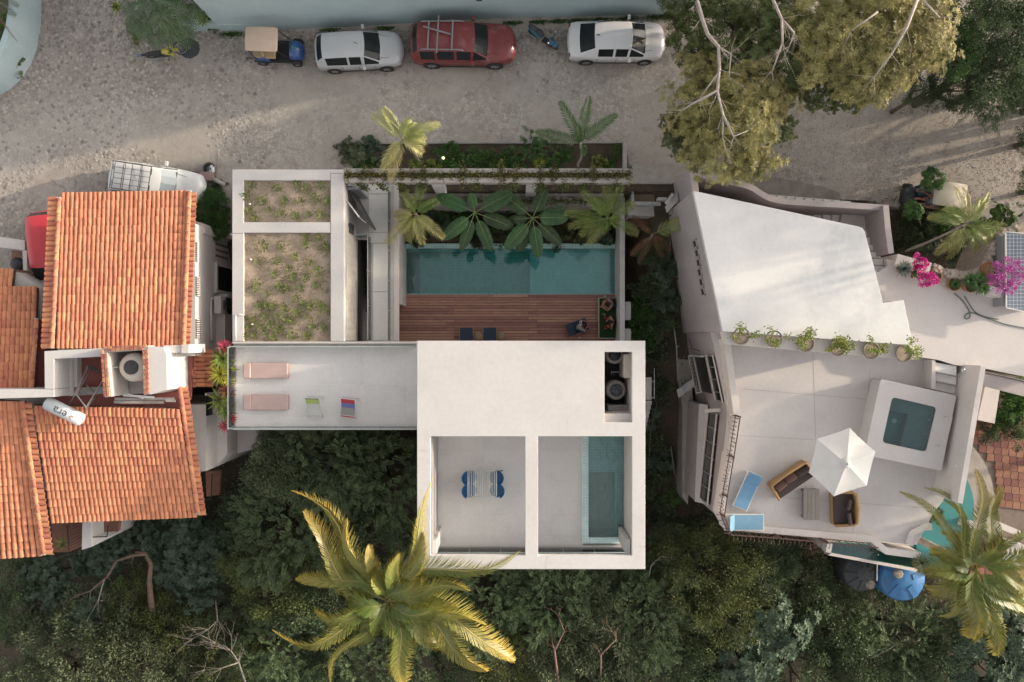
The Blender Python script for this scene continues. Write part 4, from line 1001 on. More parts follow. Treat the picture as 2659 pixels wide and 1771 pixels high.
tb=empty('teal_building',P(1100,40,0),'tall pale teal painted building wall behind the parked cars','building')
def base_y(px):return lerp(88,36,(px-500)/1300)
pts=[P(490,83,0),P(640,81,0),P(900,71,0),P(1300,48,0),P(1785,38,0),P(1790,-300,0),P(430,-300,0)]
Lw=[P(576,80,0),P(640,79,0),P(900,70,0),P(1300,47,0),P(1785,37,0),P(1785,-400,0),P(470,-400,0),P(520,0,0)]
MB().prism([(p.x,p.y)for p in Lw],7.5,-.3).build('wall',TEAL,tb)
MB().prism([(P(490,82,0).x,P(490,82,0).y),(P(640,80.2,0).x,P(640,80.2,0).y),(P(640,72,0).x,P(640,72,0).y),(P(500,66,0).x,P(500,66,0).y)],.75,-.2).build('low_wall',TEAL,tb,bevel=.01)
vn=MB()
for(x,z)in((1250,2.5),(1640,2.2)):p=P(x,base_y(x),0);vn.box((p.x,p.y-.02,z),(.25,.04,.12))
vn.build('wall_vent',DGREY,tb)
gw=empty('garden_wall',P(60,100,0),'curved teal garden wall with rounded corner at the street end','wall')
arc_o=[(108,-60),(109,0),(106,70),(98,120),(82,165),(60,200),(30,230),(-10,252),(-60,268)]
ZG=2.1
out=[P(x,y,0)for x,y in arc_o]
inn=[p+Vector((-.0,0,0))for p in out]
mbw=MB();n=len(out);nr=[]
for i,p in enumerate(out):
 d=(out[min(i+1,n-1)]-out[max(i-1,0)]);d.z=0;d.normalize();nr.append(Vector((d.y,-d.x,0)))
t_=.24;o2=[p+q*t_ for p,q in zip(out,nr)]
if(o2[3]-Vector((P(0,0).x,P(0,100).y,0))).length>(out[3]-Vector((P(0,0).x,P(0,100).y,0))).length:o2=[p-q*t_ for p,q in zip(out,nr)]
vs_=[]
for p,q in zip(out,o2):vs_+=[(p.x,p.y,-.2),(p.x,p.y,ZG),(q.x,q.y,ZG),(q.x,q.y,-.2)]
fs_=[]
for i in range(n-1):
 for k in range(4):fs_.append((i*4+k,i*4+(k+1)%4,(i+1)*4+(k+1)%4,(i+1)*4+k))
mbw.add(vs_,fs_+[(3,2,1,0)]);mbw.build('wall',TEAL,gw,bevel=.02,merge=True)
prop(MB().prism([(-27,22),(-23.5,22),(-23.0,14),(-23.8,12.6),(-27,12)],.5,-.1).build('garden_soil',DSOIL),kind='structure')
villa=empty('terrace_villa',P(2100,950,-5),'warm white villa with slanted roof terrace, hot tub and long side wall','villa')
ZR,ZT,ZU,ZW2=4.8,2.2,3.0,4.2
def E(px,z1,z0,name,m,bev=0,parent=None):
 return MB().pp(px,z1,z0).build(name,m,parent or villa,bevel=bev)
E([(1800,495),(2228,588),(2240,592),(2246,601),(2293,787),(2346,779),(2371,897),(1877,860)],ZR,ZR-.25,'white_roof',ROOFV,.015)
def scal(px,z,zz):
 return[((x-CX)*(H-z)/(H-zz)+CX,(y-CY)*(H-z)/(H-zz)+CY)for x,y in px]
roofpx=[(1800,495),(2228,588),(2246,601),(2293,787),(2346,779),(2371,897),(1877,860)]
body=[(P(x,y,ZR)+(P(2080,720,ZR)-P(x,y,ZR)).normalized()*.02)for x,y in roofpx]
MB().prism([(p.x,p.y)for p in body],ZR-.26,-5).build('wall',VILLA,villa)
E([(1877,860.5),(2371,897.5),(2381,933),(2360,934),(1884,893)],ZR-.22,ZR-.75,'planter_ledge',WHITE2,.01)
def strip(pts,w,z1,z0,name,m,side=1,par=None,zp=None):
 q=[P(x,y,z1 if zp is None else zp)for x,y in pts];n=len(q);nr=[]
 for i in range(n):
  d=q[min(i+1,n-1)]-q[max(i-1,0)];d.z=0;d.normalize();nr.append(Vector((d.y,-d.x,0))*side)
 q2=[a+b*w for a,b in zip(q,nr)];vs=[]
 for a,b in zip(q,q2):vs+=[(a.x,a.y,z0),(a.x,a.y,z1),(b.x,b.y,z1),(b.x,b.y,z0)]
 fs=[(i*4+k,i*4+(k+1)%4,(i+1)*4+(k+1)%4,(i+1)*4+k)for i in range(n-1)for k in range(4)]
 fs+=[(3,2,1,0),tuple((n-1)*4+k for k in range(4))]
 mb=MB();mb.add(vs,fs);return mb.build(name,m,par or villa,bevel=.01,merge=True)
def smooth_pts(p,k=3):
 for _ in range(k):
  q=[p[0]]
  for a,b in zip(p[:-1],p[1:]):
   q.append((a[0]*.75+b[0]*.25,a[1]*.75+b[1]*.25));q.append((a[0]*.25+b[0]*.75,a[1]*.25+b[1]*.75))
  p=q+[p[-1]]
 return p
E([(1787,438),(1805,442),(1812,470),(1815,498),(1799,500)],3.2,-.4,'stair_wall',VILLA,.01)
E([(1786,439),(1800,442),(1800.5,500),(1760,500),(1762,475)],.01,-2.2,'wall_foot',VILLA)
strip(smooth_pts([(1804,441),(1845,452),(1900,464),(1955,478),(1980,497),(2010,512),(2080,519),(2200,525),(2308,532)],2),.26,3.0,-.8,'stair_wall',VILLA,1)
strip([(2308,532),(2313,590),(2322,657)],.26,3.3,-.8,'stair_wall',VILLA,1)
E([(1820,500),(2020,520),(2120,560),(2000,575),(1830,540)],0.1,-.6,'stair_landing',CONCD)
for i in range(9):
 x=1995+i*24;z=.2+i*.14
 E([(x,505+i*2),(x+23.5,507+i*2),(x+20,590),(x-3,585)],z,z-.5,'stair_tread',FLOORC,.006);E([(x+20.3,508+i*2),(x+23.6,508+i*2),(x+20,590),(x+17,590)],z+.004,z-.1,'stair_riser_strip',CONCD)  # dark strip added on each tread edge to draw the riser line
E([(2190,540),(2253,548),(2262,600),(2230,612),(2180,590)],1.45,.3,'stair_landing',CONC,.006)
for i in range(6):
 y=600+i*18.5;x=2256+i*8;z=1.55+i*.2
 E([(x-40,y-3),(x+4,y-1),(x+8,y+17),(x-38,y+15)],z,z-.5,'stair_tread',FLOORC,.006);E([(x-40,y+12.5),(x+7.6,y+14.5),(x+8,y+17.2),(x-38,y+15.2)],z+.004,z-.1,'stair_riser_strip',CONCD)  # same added dark riser strip on the upper flight
up_px=[(2282,706),(2306,690),(2302,672),(2322,676),(2420,698),(2520,742),(2700,780),(2700,985),(2552,955),(2480,948),(2440,935),(2375,925),(2240,700)]
E(up_px,ZU,ZU-.3,'upper_terrace',TERR)
upw=[(p.x,p.y)for p in[P(x,y,ZU)for x,y in[(2300,700),(2400,705),(2520,750),(2700,785),(2700,950),(2480,945),(2375,922),(2300,900)]]]
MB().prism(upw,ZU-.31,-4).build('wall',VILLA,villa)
strip([(2331,659),(2420,683)],.5,ZU+.35,ZU-1.6,'terrace_parapet',WHITE2,1)
STN=mat('pale_field_stone',(.46,.39,.33),(.36,.30,.25),5,.95,bump=.6,obj_rand=.2)
s0=None
for i in range(64):
 t=i/63;pts=[(2424,692),(2465,706),(2500,712),(2540,706),(2560,680),(2575,640),(2605,600),(2640,588)]
 k=t*(len(pts)-1);j=min(int(k),len(pts)-2);x=lerp(pts[j][0],pts[j+1][0],k-j);y=lerp(pts[j][1],pts[j+1][1],k-j)
 for r_ in range(2):
  if s0 is None:
   mb=MB();vs,fs=stone_verts(RR,.16,.12);mb.add(vs,fs);s0=mb.build('stone',STN,villa,local=True);o=s0
  else:o=s0.copy();COL.objects.link(o)
  o.location=P(x+RR.uniform(-4,4),y+r_*9+RR.uniform(-3,3),ZU+.2)-root_loc(villa)+Vector((0,0,RR.uniform(-.06,.05)));s=RR.uniform(.7,1.25);o.scale=(s,s*RR.uniform(.7,1),1.3);o.rotation_euler=(RR.uniform(-.2,.2),RR.uniform(-.2,.2),RR.uniform(0,6))
strip([(2424,694),(2465,708),(2500,714),(2540,708),(2560,682),(2575,642),(2605,602),(2700,588)],.5,ZU+.2,ZU-2.2,'stone_wall',STN,-1 if False else 1)
E([(2563,690),(2590,640),(2620,600),(2700,595),(2700,700),(2620,735),(2565,735)],ZU+.12,ZU-.4,'stone_paving',STN)
strip([(2563,760),(2610,775),(2700,802)],.35,ZU+.75,ZU-.3,'terrace_parapet',WHITE2,-1)
E([(2570,785),(2640,800),(2700,815),(2700,806),(2575,778)],ZU+.7,ZU,'terrace_parapet',WHITE2)if False else None
low_px=[(1849,862),(2375,905),(2500,930),(2500,1060),(2450,1300),(2425,1330),(2380,1415),(2262,1405),(1890,1375),(1866,1338),(1893,1075)]
E(low_px,ZT,ZT-.3,'lower_terrace',TERR)
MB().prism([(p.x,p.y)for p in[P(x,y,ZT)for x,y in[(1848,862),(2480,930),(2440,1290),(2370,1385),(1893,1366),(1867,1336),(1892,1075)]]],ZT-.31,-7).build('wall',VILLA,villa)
jt=MB()
for a,b in(((1912,1130),(2240,1150)),((2110,900),(2118,1140)),((2260,960),(2215,1385)),((1930,1010),(2290,1040)),((2000,1290),(2420,1320))):jt.bar(P(*a,ZT+.002),P(*b,ZT+.002),.012,.004)
jt.build('floor_joint',CONCD,villa)
strip([(1878,880),(1903,1062),(1905,1077)],.30,ZT+.75,ZT-.5,'terrace_parapet',WHITE2,-1)
strip([(1902,1080),(1862,1335),(1884,1375)],.34,ZT+.28,ZT-.5,'terrace_kerb',WHITE2,-1)
strip([(1884,1376),(2262,1408),(2300,1440),(2390,1452)],.3,ZT+.25,ZT-.9,'terrace_kerb',WHITE2,-1)
def iron_rail(pts,z,h,step=.17):
 root_=empty('iron_railing',P(*pts[0],z),'rusty iron railing with curled spikes round the lower terrace' if pts[0][0]<1950 and pts[0][1]<1200 else 'rusty iron railing along the forest edge of the terrace','railing')
 rl_=MB();n=0
 for a,b in zip(pts[:-1],pts[1:]):
  A_,B_=P(*a,z),P(*b,z);rl_.bar(A_+Vector((0,0,h)),B_+Vector((0,0,h)),.045,.03);rl_.bar(A_+Vector((0,0,.12)),B_+Vector((0,0,.12)),.03,.03)
 rl_.build('rail',RUST,root_);me_=None
 for a,b in zip(pts[:-1],pts[1:]):
  A_,B_=P(*a,z),P(*b,z);d=(B_-A_);L_=d.length;k=int(L_/step);an=math.atan2(d.y,d.x)
  for i in range(k):
   if me_ is None:
    m_=MB();m_.tube([(0,0,.0),(0,0,h*.75),(.03,-.10,h),(.0,-.22,h+.06),(-.03,-.27,h-.02)],.013,5);o=m_.build('spike',RUST,root_,local=True);me_=o.data
   else:o=link('spike',me_,root_)
   o.location=A_+d*((i+.5)/k)-root_loc(root_);o.rotation_euler=(RR.uniform(-.1,.1),0,an+RR.uniform(-.25,.25))
  m_=MB();m_.box(A_+Vector((0,0,h/2)),(.06,.06,h+.1));m_.bar(A_+Vector((0,0,h*.8)),A_+Vector((-.3,.05,h*.8)),.03,.03);m_.build('post',RUST,root_)
iron_rail([(1908,1078),(1892,1180),(1875,1280),(1868,1330),(1885,1374)],ZT+.2,.85)
iron_rail([(1887,1377),(2010,1386),(2130,1397),(2258,1409)],ZT+.2,.85)
hot=empty('hot_tub',P(2360,1105,ZT),'square sunken hot tub in a raised cement platform with grey water','hot tub')
ZH=3.1
HT=[(2292,983),(2484,1027),(2445,1223),(2243,1180),(2283,988)]
q=[P(x,y,ZH)for x,y in[(2287,984),(2484,1027),(2445,1223),(2244,1181)]]
qi=[P(x,y,ZH)for x,y in[(2317,1031),(2434,1058),(2406,1174),(2291,1149)]]
def rounded(pts,r,n=4):
 out=[];m=len(pts)
 for i,p in enumerate(pts):
  a=(pts[i-1]-p).normalized();b=(pts[(i+1)%m]-p).normalized();s,e=p+a*r,p+b*r
  for k in range(n+1):t=k/n;out.append(s*(1-t)**2+p*2*t*(1-t)+e*t*t)
 return out
qo=rounded(q,.1);qn=rounded(qi,.18);mb=MB();n=len(qo)
vs=[(*p[:2],ZH)for p in qo]+[(*p[:2],ZH)for p in qn]+[(*p[:2],ZT-.2)for p in qo]+[(*p[:2],ZH-.85)for p in qn]
fs=[]
for i in range(n):
 j=(i+1)%n;fs+=[(i,j,n+j,n+i),(2*n+i,2*n+j,j,i),(n+i,n+j,3*n+j,3*n+i)]
mb.add(vs,fs);mb.build('platform',TERR,hot,bevel=.012,merge=True)
TUB=mat('tub_plaster',(.28,.31,.315),(.23,.26,.265),3,.5,detail=.05)
MB().prism([(*p[:2],)for p in qn],ZH-.8,ZH-1).build('tub_floor',mat('tub_floor',(.15,.29,.28),(.12,.24,.235),2,.5,detail=.05),hot)
s1=[qi[0],qi[1],qi[2],lerp(qi[3],qi[2],.5),lerp(lerp(qi[3],qi[2],.5),lerp(qi[0],qi[1],.52),.72),lerp(qi[0],qi[3],.30)]
MB().prism([(p.x,p.y)for p in s1],ZH-.42,ZH-.9).build('tub_bench',TUB,hot)
MB().prism([(*p[:2],)for p in rounded(qi,.18)],ZH-.1,ZH-.104).build('tub_water',water('tub_water',(.72,.86,.86),.04,2,.02),hot)
m_=MB();m_.lathe([(.02,0),(.06,.004),(.075,.0),(.09,.0),(.11,.006)],P(2322,1093,ZH-.79),16);m_.build('drain',WMET,hot)
m_=MB()
for t in(.3,.62):p=lerp(qi[1],qi[2],t);m_.box((p.x-.06,p.y,ZH-.38),(.06,.09,.05))
m_.build('jet',WMET,hot)
for(cs,hy)in((((2434,1075),(2474,1083),(2464,1127),(2424,1117)),1),(((2423,1121),(2462,1130),(2454,1166),(2418,1158)),0)):
 m_=MB();m_.pp(cs,ZH+.012,ZH-.05);hc=m_.build('hatch_cover',TERR,hot,bevel=.004)
 a=lerp(P(*cs[0],ZH),P(*cs[1],ZH),.35)if hy else lerp(P(*cs[3],ZH),P(*cs[2],ZH),.3);h_=MB();h_.bar(a+Vector((0,-.05 if hy else .08,.018)),a+Vector((.2,-.09 if hy else .04,.018)),.02,.012);h_.build('handle',CONCD,hc)
for i in range(4):
 y=945+i*24;z=ZU-.12-i*.15
 E([(2428,y-4),(2484,y+6),(2484-1,y+34),(2427,y+22)],z,z-.6,'tub_step',FLOORC,.006);E([(2427,y+18.5),(2483,y+30.5),(2483,y+34.3),(2427,y+22.3)],z+.004,z-.1,'step_riser_strip',CONCD)  # dark strip added along each tub step edge as its riser line
E([(2421,934),(2429,936),(2430,1012),(2418,1010)],ZU-.05,ZT,'stair_cheek',WHITE2)
lw_=strip([(2560,951),(2558,965),(2500,1308)],.23,ZW2,-3.5,'long_wall',WHITE2,1)
E([(2480,946),(2556,950),(2552,962),(2484,958)],ZU+.08,ZT,'wall_end',WHITE2)if False else None
for(x,y,t)in((2520,1045,'wall spotlight beside the hatch covers, nearer the steps'),(2486,1210,'wall spotlight nearer the forest end of the long wall')):
 c=P(x,y,ZW2-.6);o=empty('wall_lamp',c,'white '+t,'wall lamp','spotlights on the long wall');m_=MB();m_.tube([c+Vector((-.12,0,0)),c+Vector((.08,0,0))],.08,12);m_.build('lamp_body',WMET,o);m_=MB();m_.tube([c+Vector((.081,0,0)),c+Vector((.11,-.01,0))],.055,12);m_.build('lens',DARK,o)
m_=MB();c=P(2502,962,ZW2-.5);m_.lathe([(.0,.04),(.09,.03),(.1,0)],c,12);m_.tube([c,c+Vector((.0,-.1,.1))],.03);m_.bar(P(2488,970,ZW2-.9),P(2488,985,ZW2-.9),.03,.05);prop(m_.build('outdoor_shower',STEEL),'chrome shower head fixed near the top of the tub steps','shower')
for(x,y,l)in((1942,496,'white bulkhead lamp high on the curved stair wall'),(2012,523,'small lamp lower on the curved stair wall')):
 c=P(x,y,2.0);m_=MB();m_.lathe([(.0,.05),(.05,.05),(.09,.0),(.09,-.05)],c,12);prop(m_.build('wall_lamp',WMET),l,'wall lamp')
A_=P(1800,495,ZR);B_=P(1877,860,ZR);wd=(B_-A_).normalized();wn=Vector((wd.y,-wd.x,0));wn=wn if wn.x<0 else-wn
def on_plane(px,py,off=0.0):
 0
 o_=Vector((0,0,H));d=P(px,py,0)-o_;n_=wn;t=((A_+wn*off)-o_).dot(n_)/d.dot(n_);return o_+d*t
for i,(x,y)in enumerate(((1806,633),(1811,657),(1815,682),(1818,707),(1822,732),(1826,757))):
 c=on_plane(x,y,.0);ex=MB();R3=Matrix.Rotation(math.atan2(wd.y,wd.x),3,'Z')
 ex.box(c+wn*.004,(.27,.02,.52),M=R3);w_=ex.build('wall_opening',mat('opening_shade',(.035,.03,.03),(.03,.028,.028),3,.9)if i==0 else bpy.data.materials['opening_shade'],villa)
 fr_=MB()
 for s_ in(-1,1):fr_.box(c+wn*.02+wd*s_*.155,(.04,.06,.6),M=R3)
 fr_.box(c+wn*.02+Vector((0,0,.28)),(.35,.06,.04),M=R3);fr_.box(c+wn*.03-Vector((0,0,.28)),(.35,.08,.04),M=R3);fr_.build('opening_frame',VILLA,w_)
def facade_box(x0,x1,y0,y1,X0,name,m,par=None,th=.05,proud=.01):
 0
 za,zb=H-abs(X0)*F/(x1-CX),H-abs(X0)*F/(x0-CX);zt,zl=max(za,zb),min(za,zb);zm=(zt+zl)/2
 m_=MB();yy0,yy1=Y(y1,zm),Y(y0,zm);m_.box((X0-proud,(yy0+yy1)/2,zm),(th,yy1-yy0,zt-zl));return m_.build(name,m,par or villa),zt,zl,yy0,yy1
def slant_x(py):return lerp(9.02,9.8,min(1,max(0,(py-862)/213)))if py<1075 else lerp(9.8,9.33,(py-1075)/261)
def panel(cy0,cy1,zt,zb,off,name,m,par=None,th=.05):
 0
 a=Vector((slant_x(cy0)-off,Y(cy0,ZT),0));b=Vector((slant_x(cy1)-off,Y(cy1,ZT),0));m_=MB()
 m_.bar(Vector((a.x,a.y,(zt+zb)/2)),Vector((b.x,b.y,(zt+zb)/2)),th,zt-zb);return m_.build(name,m,par or villa)
wn1=panel(925,1045,1.85,.7,.02,'window',CARGL)
for t in(0,.25,.52,.8,1):panel(lerp(925,1045,t)-1.5,lerp(925,1045,t)+1.5,1.87,.68,.06,'window_frame',GREYM,wn1)
panel(923,1047,.7,.6,.08,'window_frame',WHITE2,wn1);panel(923,1047,1.95,1.86,.08,'window_frame',WHITE2,wn1)
bo=panel(930,1030,-.05,-1.9,.03,'balcony_opening',DARK)
panel(926,1036,-1.9,-2.05,.2,'balcony_sill',WHITE,bo,.3);panel(926,930,.1,-1.9,.1,'balcony_sill',WHITE,bo,.14)
bal=MB()
for k in range(26):y=lerp(932,1030,k/25);bal.tube([(slant_x(y)-.32,Y(y,ZT),-1.9),(slant_x(y)-.40,Y(y,ZT),-1.65),(slant_x(y)-.3,Y(y,ZT),-1.3)],.015,4)
bal.bar((slant_x(932)-.32,Y(932,ZT),-1.28),(slant_x(1030)-.32,Y(1030,ZT),-1.28),.03,.03);bal.build('balustrade',DARK,bo)
wn2=panel(1085,1328,.7,-1.0,.02,'window',CARGL)
for t in(0,.17,.33,.5,.68,.84,1):panel(lerp(1085,1328,t)-1.6,lerp(1085,1328,t)+1.6,.73,-1.03,.06,'window_frame',GREYM,wn2)
panel(1083,1330,-1.0,-1.12,.10,'window_sill',WHITE2,wn2);panel(1083,1330,.8,.7,.14,'window_sill',WHITE2,wn2)
m_=MB();y=1070;m_.bar((slant_x(y)-.02,Y(y,ZT),1.0),(slant_x(y)-.75,Y(y,ZT)-.05,1.0),.16,.14);m_.build('beam_end',WHITE,villa)
MB().prism([(p.x,p.y)for p in[P(x,y,-1.1)for x,y in((1816,1050),(1837,1052),(1828,1306),(1805,1300))]],-1.14,-6.5).build('wing_parapet',VILLA,villa)
wgp=[(p.x,p.y)for p in[P(x,y,-1.1)for x,y in((1815,1048),(1838,1051),(1829,1308),(1804,1302))]]
MB().prism(wgp,-1.06,-1.14).build('wing_coping',WHITE,villa,bevel=.01)
MB().prism([(p.x,p.y)for p in[P(x,y,-2.2)for x,y in((1828,1052),(1870,1070),(1850,1320),(1816,1303))]],-2.2,-6).build('wing_floor',CONCD,villa)
m_=MB();m_.tube([on_plane(1790,880,.05),P(1797,905,-1.2),P(1830,915,-.6),P(1868,920,.2)],.02);m_.build('wall_cable',DGREY,villa)
m_=MB();m_.tube([P(1750,850,-2.2),P(1757,902,-2.4),P(1760,990,-2.7)],.04);m_.tube([P(1757,902,-2.4),P(1764,898,-2.4)],.03);m_.tube([P(1741,590,-1),P(1738,690,-1.4)],.02);m_.tube([P(1752,540,-.6),P(1768,690,-1.3)],.02);m_.tube([P(1764,552,.6),P(1776,555,1.0),P(1779,570,.8)],.05);m_.build('drain_pipe',GREYM,villa)
rkb=MB();rkb.pp([(1742,530),(1768,530),(1800,1050),(1786,1310),(1772,1290),(1772,1060),(1748,860)],-3.6,-6.2,-3.6);rkb.build('wall_footing',CONCD,villa)
m_=MB();
pA=P(1762,1012,-3.1)
for i in range(6):
 a=pA+Vector((.14*i-.1,.10*i,.10*math.sin(i*1.7)));b=a+Vector((.10,-.42,-.12+.08*math.cos(i*2.1)));c_=a+Vector((.16,.09,.05));d_=b+Vector((.15,.07,.06));m_.add([a,b,d_,c_],[(0,1,2,3)])
prop(m_.build('cloth',flat('white_cloth',(.5,.5,.52),.9)),'crumpled white cloth hanging by the dark balcony on the alley slope','cloth')
mz=empty('mosaic_planter',P(1660,520,-1),'grey planter with terrazzo rim and dry rubble fill by the alley stair','planter')
TZ=tilemat('terrazzo',(.55,.55,.53),(.16,.16,.16),(.45,.45,.45),.06,.012,rot=.6)
MB().pp([(1641,492),(1646,492),(1647,523),(1716,524),(1716,533),(1639,532)],-.15,-1.9).build('rim',TZ,mz,bevel=.01)
MB().pp([(1631,533),(1725,534),(1722,560),(1634,556)],-.7,-2.6,-.4).build('wall',CONC,mz)
MB().pp([(1645,477),(1745,476),(1755,500),(1730,524),(1646,523)],-.5,-2,-.3).build('fill',mat('rubble_fill',(.36,.29,.22),(.24,.2,.15),6,.95,detail=.3,bump=.7),mz)
MB().pp([(1637,473),(1746,474),(1746,477.5),(1637,477.5)],.04,-.5).build('step_edge',OLDC,mz)
MB().pp([(1708,512),(1732,512),(1732,520),(1708,520)],.1,-1).build('block',CONC,mz,bevel=.02)
m_=MB();m_.pp([(1728,536),(1758,500),(1762,520),(1733,552)],.6,.45);m_.pp([(1726,526),(1745,500),(1752,505),(1733,532)],.7,.6);m_.build('meter_cover',CONC,mz)
MB().pp([(1632,555),(1722,560),(1700,590),(1650,585)],-1.6,-3,-1.2).build('paving',mat('clay_paving',(.17,.10,.075),(.12,.08,.06),4,.9),mz)
gy=-2.6
gar=empty('garden_patio',P(2580,1150,gy-.4),'sunken terracotta tiled garden patio beyond the long wall','patio')
MB().pp([(2480,950),(2720,990),(2720,1420),(2400,1420),(2470,1100)],gy-.06,gy-.8,gy).build('patio_base',mat('tile_grout',(.20,.16,.13),(.16,.13,.11),4,.9),gar)
PTL=mat('patio_tile',(.23,.095,.065),(.17,.075,.055),4,.7,bump=.1,obj_rand=.3)
p0=None
for i in range(11):
 for j in range(12):
  x,y=2532+i*19.5+j*1.5-6,1085+j*19.5+i*2.6
  if(x-2430)**2/170**2+(y-1310)**2/200**2<1.0 or y>1330+0*x:continue
  if p0 is None:mb=MB();s_=LN(18.3,gy);mb.box((0,0,0),(s_,s_,.04));p0=mb.build('tile',PTL,gar,local=True);o=p0
  else:o=p0.copy();COL.objects.link(o)
  o.location=P(x,y,gy)+Vector((0,0,-.02+RR.uniform(-.004,.004)))-root_loc(gar);o.rotation_euler=(0,0,-.13)
E([(2555,965),(2700,995),(2700,1040),(2548,1000)],.4,.2,'lower_roof_edge',VILLA,0,gar);E([(2562,983),(2600,990),(2583,1100),(2538,1090)],-1.4,-2.8,'garden_counter',WHITE2,.01,gar)
m_=MB();m_.bar(P(2560,968,.42),P(2700,1000,.42),.03,.05);m_.bar(P(2575,985,.3),P(2700,1010,.3),.025,.05);m_.build('shadow_gap',DARK,gar)
def arc_px(cx_,cy_,rx,ry,a0,a1,n):return[(cx_+rx*math.cos(math.radians(lerp(a0,a1,i/n))),cy_+ry*math.sin(math.radians(lerp(a0,a1,i/n))))for i in range(n+1)]
E(arc_px(2420,1320,165,210,-80,20,16)+[(2420,1420),(2400,1350)],gy+.02,gy-.4,'pool_coping',mat('coping_stone',(.36,.33,.29),(.3,.27,.24),3,.85),0,gar)
CPT=flat('turquoise_pool_paint',(.045,.22,.22),.4)
E(arc_px(2410,1325,120,150,-80,60,16)+[(2440,1480),(2380,1480),(2380,1300)],gy+.035,gy-.3,'pool_water_surface',CPT,0,gar)
E([(2496,1345),(2600,1375),(2596,1392),(2490,1362)],gy+.2,gy-.3,'stone_bench',CONC,.01,gar)
WDK=mat('reddish_planks',(.30,.14,.09),(.22,.11,.07),5,.8,bump=.2,obj_rand=.25)
for k in range(14):
 m_=MB();x=2520+k*13;m_.pp([(x,1388),(x+12,1390),(x+10,1520),(x-2,1520)],gy-.5,gy-.56);m_.build('deck_plank',WDK,gar)
m_=MB();m_.pp([(2560,1340),(2700,1400),(2700,1415),(2555,1356)],gy+1.2,gy+1.1);m_.pp([(2610,1400),(2660,1415),(2660,1470),(2606,1470)],gy+.9,gy+.2);m_.build('garden_screen',WHITE2,gar)
ip=empty('infinity_pool',P(2260,1430,-4),'narrow teal infinity pool hanging below the terrace edge','pool')
zi=-1.2
ipp=[(2150,1406),(2378,1418),(2385,1475),(2146,1432)]
qo=[P(x,y,zi)for x,y in ipp];mb=MB();mb.prism([(p.x,p.y)for p in qo],zi-.25,-4.5);mb.build('pool_shell',WHITE2,ip)
E([(2146,1408),(2162,1409),(2158,1436),(2144,1434)],zi+.1,zi-.4,'pool_end',WHITE,.01,ip);E([(2158,1436),(2385,1478),(2386,1486),(2150,1442)],zi+.04,zi-.6,'pool_edge',WHITE2,.01,ip)
E([(2162,1409),(2380,1421),(2384,1476),(2158,1434)],zi-.02,zi-.2,'pool_water_surface',CPT,0,ip)
MB().pp([(2162,1409.5),(2380,1421.5),(2384,1475),(2158,1433.5)],zi,zi-.004).build('pool_water',POOLW,ip)
cpp=arc_px(2410,1395,60,55,150,330,12)
strip([(2352,1410),(2362,1380),(2395,1362),(2420,1360)],.3,ZT+.1,-2,'round_parapet',WHITE2,1)
def cistern(px,py,r,z,label,m,ribs,knob):
 c=P(px,py,z);o=empty('cistern',(c.x,c.y,Z(c.y)-.3),label,'water tank','big round cisterns below the pool');mb=MB()
 mb.lathe([(r,-2.2),(r,-.25),(r*.96,-.08),(r*.9,.0),(r*.3,.16),(.0,.18)],c,32);mb.build('tank_body',m,o)
 mb=MB()
 for k in range(ribs):
  a=2*math.pi*k/ribs+.3;d=Vector((math.cos(a),math.sin(a),0));mb.bar(c+d*r*.35+Vector((0,0,.16)),c+d*r*.93+Vector((0,0,.015)),.07 if ribs>5 else .3,.05)
 mb.build('rib',m,o);mb=MB();mb.lathe([(.25,-.1),(.25,.07),(.2,.09),(0,.07)],c+Vector(knob),8);mb.build('hatch',mat('dirty_hatch',(.3,.27,.23),(.15,.13,.11),9,.9)if 'dirty_hatch' not in bpy.data.materials else bpy.data.materials['dirty_hatch'],o)
cistern(2240,1488,.98,-2.3,'black ribbed round cistern under the pool edge',mat('black_tank',(.05,.053,.058),(.035,.038,.04),3,.5,bump=.05),9,(.35,-.55,.05))
cistern(2346,1503,1.18,-2.0,'big blue round cistern beside the black one',mat('blue_tank',(.05,.17,.36),(.035,.13,.29),2,.4,stain=(.15,.22,.3),stain_amt=.5,bump=.05),5,(-.35,.3,.12))
m_=MB();m_.tube([P(2280,1440,-1.2),P(2278,1470,-1.9),P(2277,1508,-2.0)],.03);prop(m_.build('white_pipe',WMET),'thin white pipe running down between the two cisterns','pipe')
sp=empty('photovoltaic_module',P(2650,700,ZU+.3),'blue grey solar panel on the stone roof edge','solar panel')
PVM=tilemat('solar_cells',(.13,.155,.20),(.15,.175,.22),(.50,.53,.57),.158,.007,.12,rot=.0,spec=.8)
zs=ZU+.9
MB().pp([(2612,604),(2720,612),(2720,820),(2614,798)],zs,zs-.03).build('cells',PVM,sp)
m_=MB()
for a,b in(((2611,602),(2613,799)),((2611,602),(2720,611)),((2613,799),(2720,822))):m_.bar(P(*a,zs),P(*b,zs),.035,.05)
m_.build('panel_frame',WMET,sp);MB().pp([(2606,610),(2612,610),(2613,795),(2607,795)],zs-.1,zs-.8,zs).build('mount',GREYM,sp)
hp=MB();hp.tube([P(x,y,ZU+.03)for x,y in smooth_pts([(2478,762),(2500,780),(2518,808),(2520,825),(2508,830),(2504,822),(2512,813),(2530,812),(2545,820),(2580,832),(2620,845),(2700,858)],2)],.022,5)
hp.tube([P(x,y,ZU+.03)for x,y in smooth_pts([(2504,768),(2520,795),(2532,812),(2560,824),(2594,829)],2)],.02,5)
prop(hp.build('garden_hose',flat('hose_green',(.09,.12,.11),.5)),'dark green garden hose looping over the upper terrace','hose')
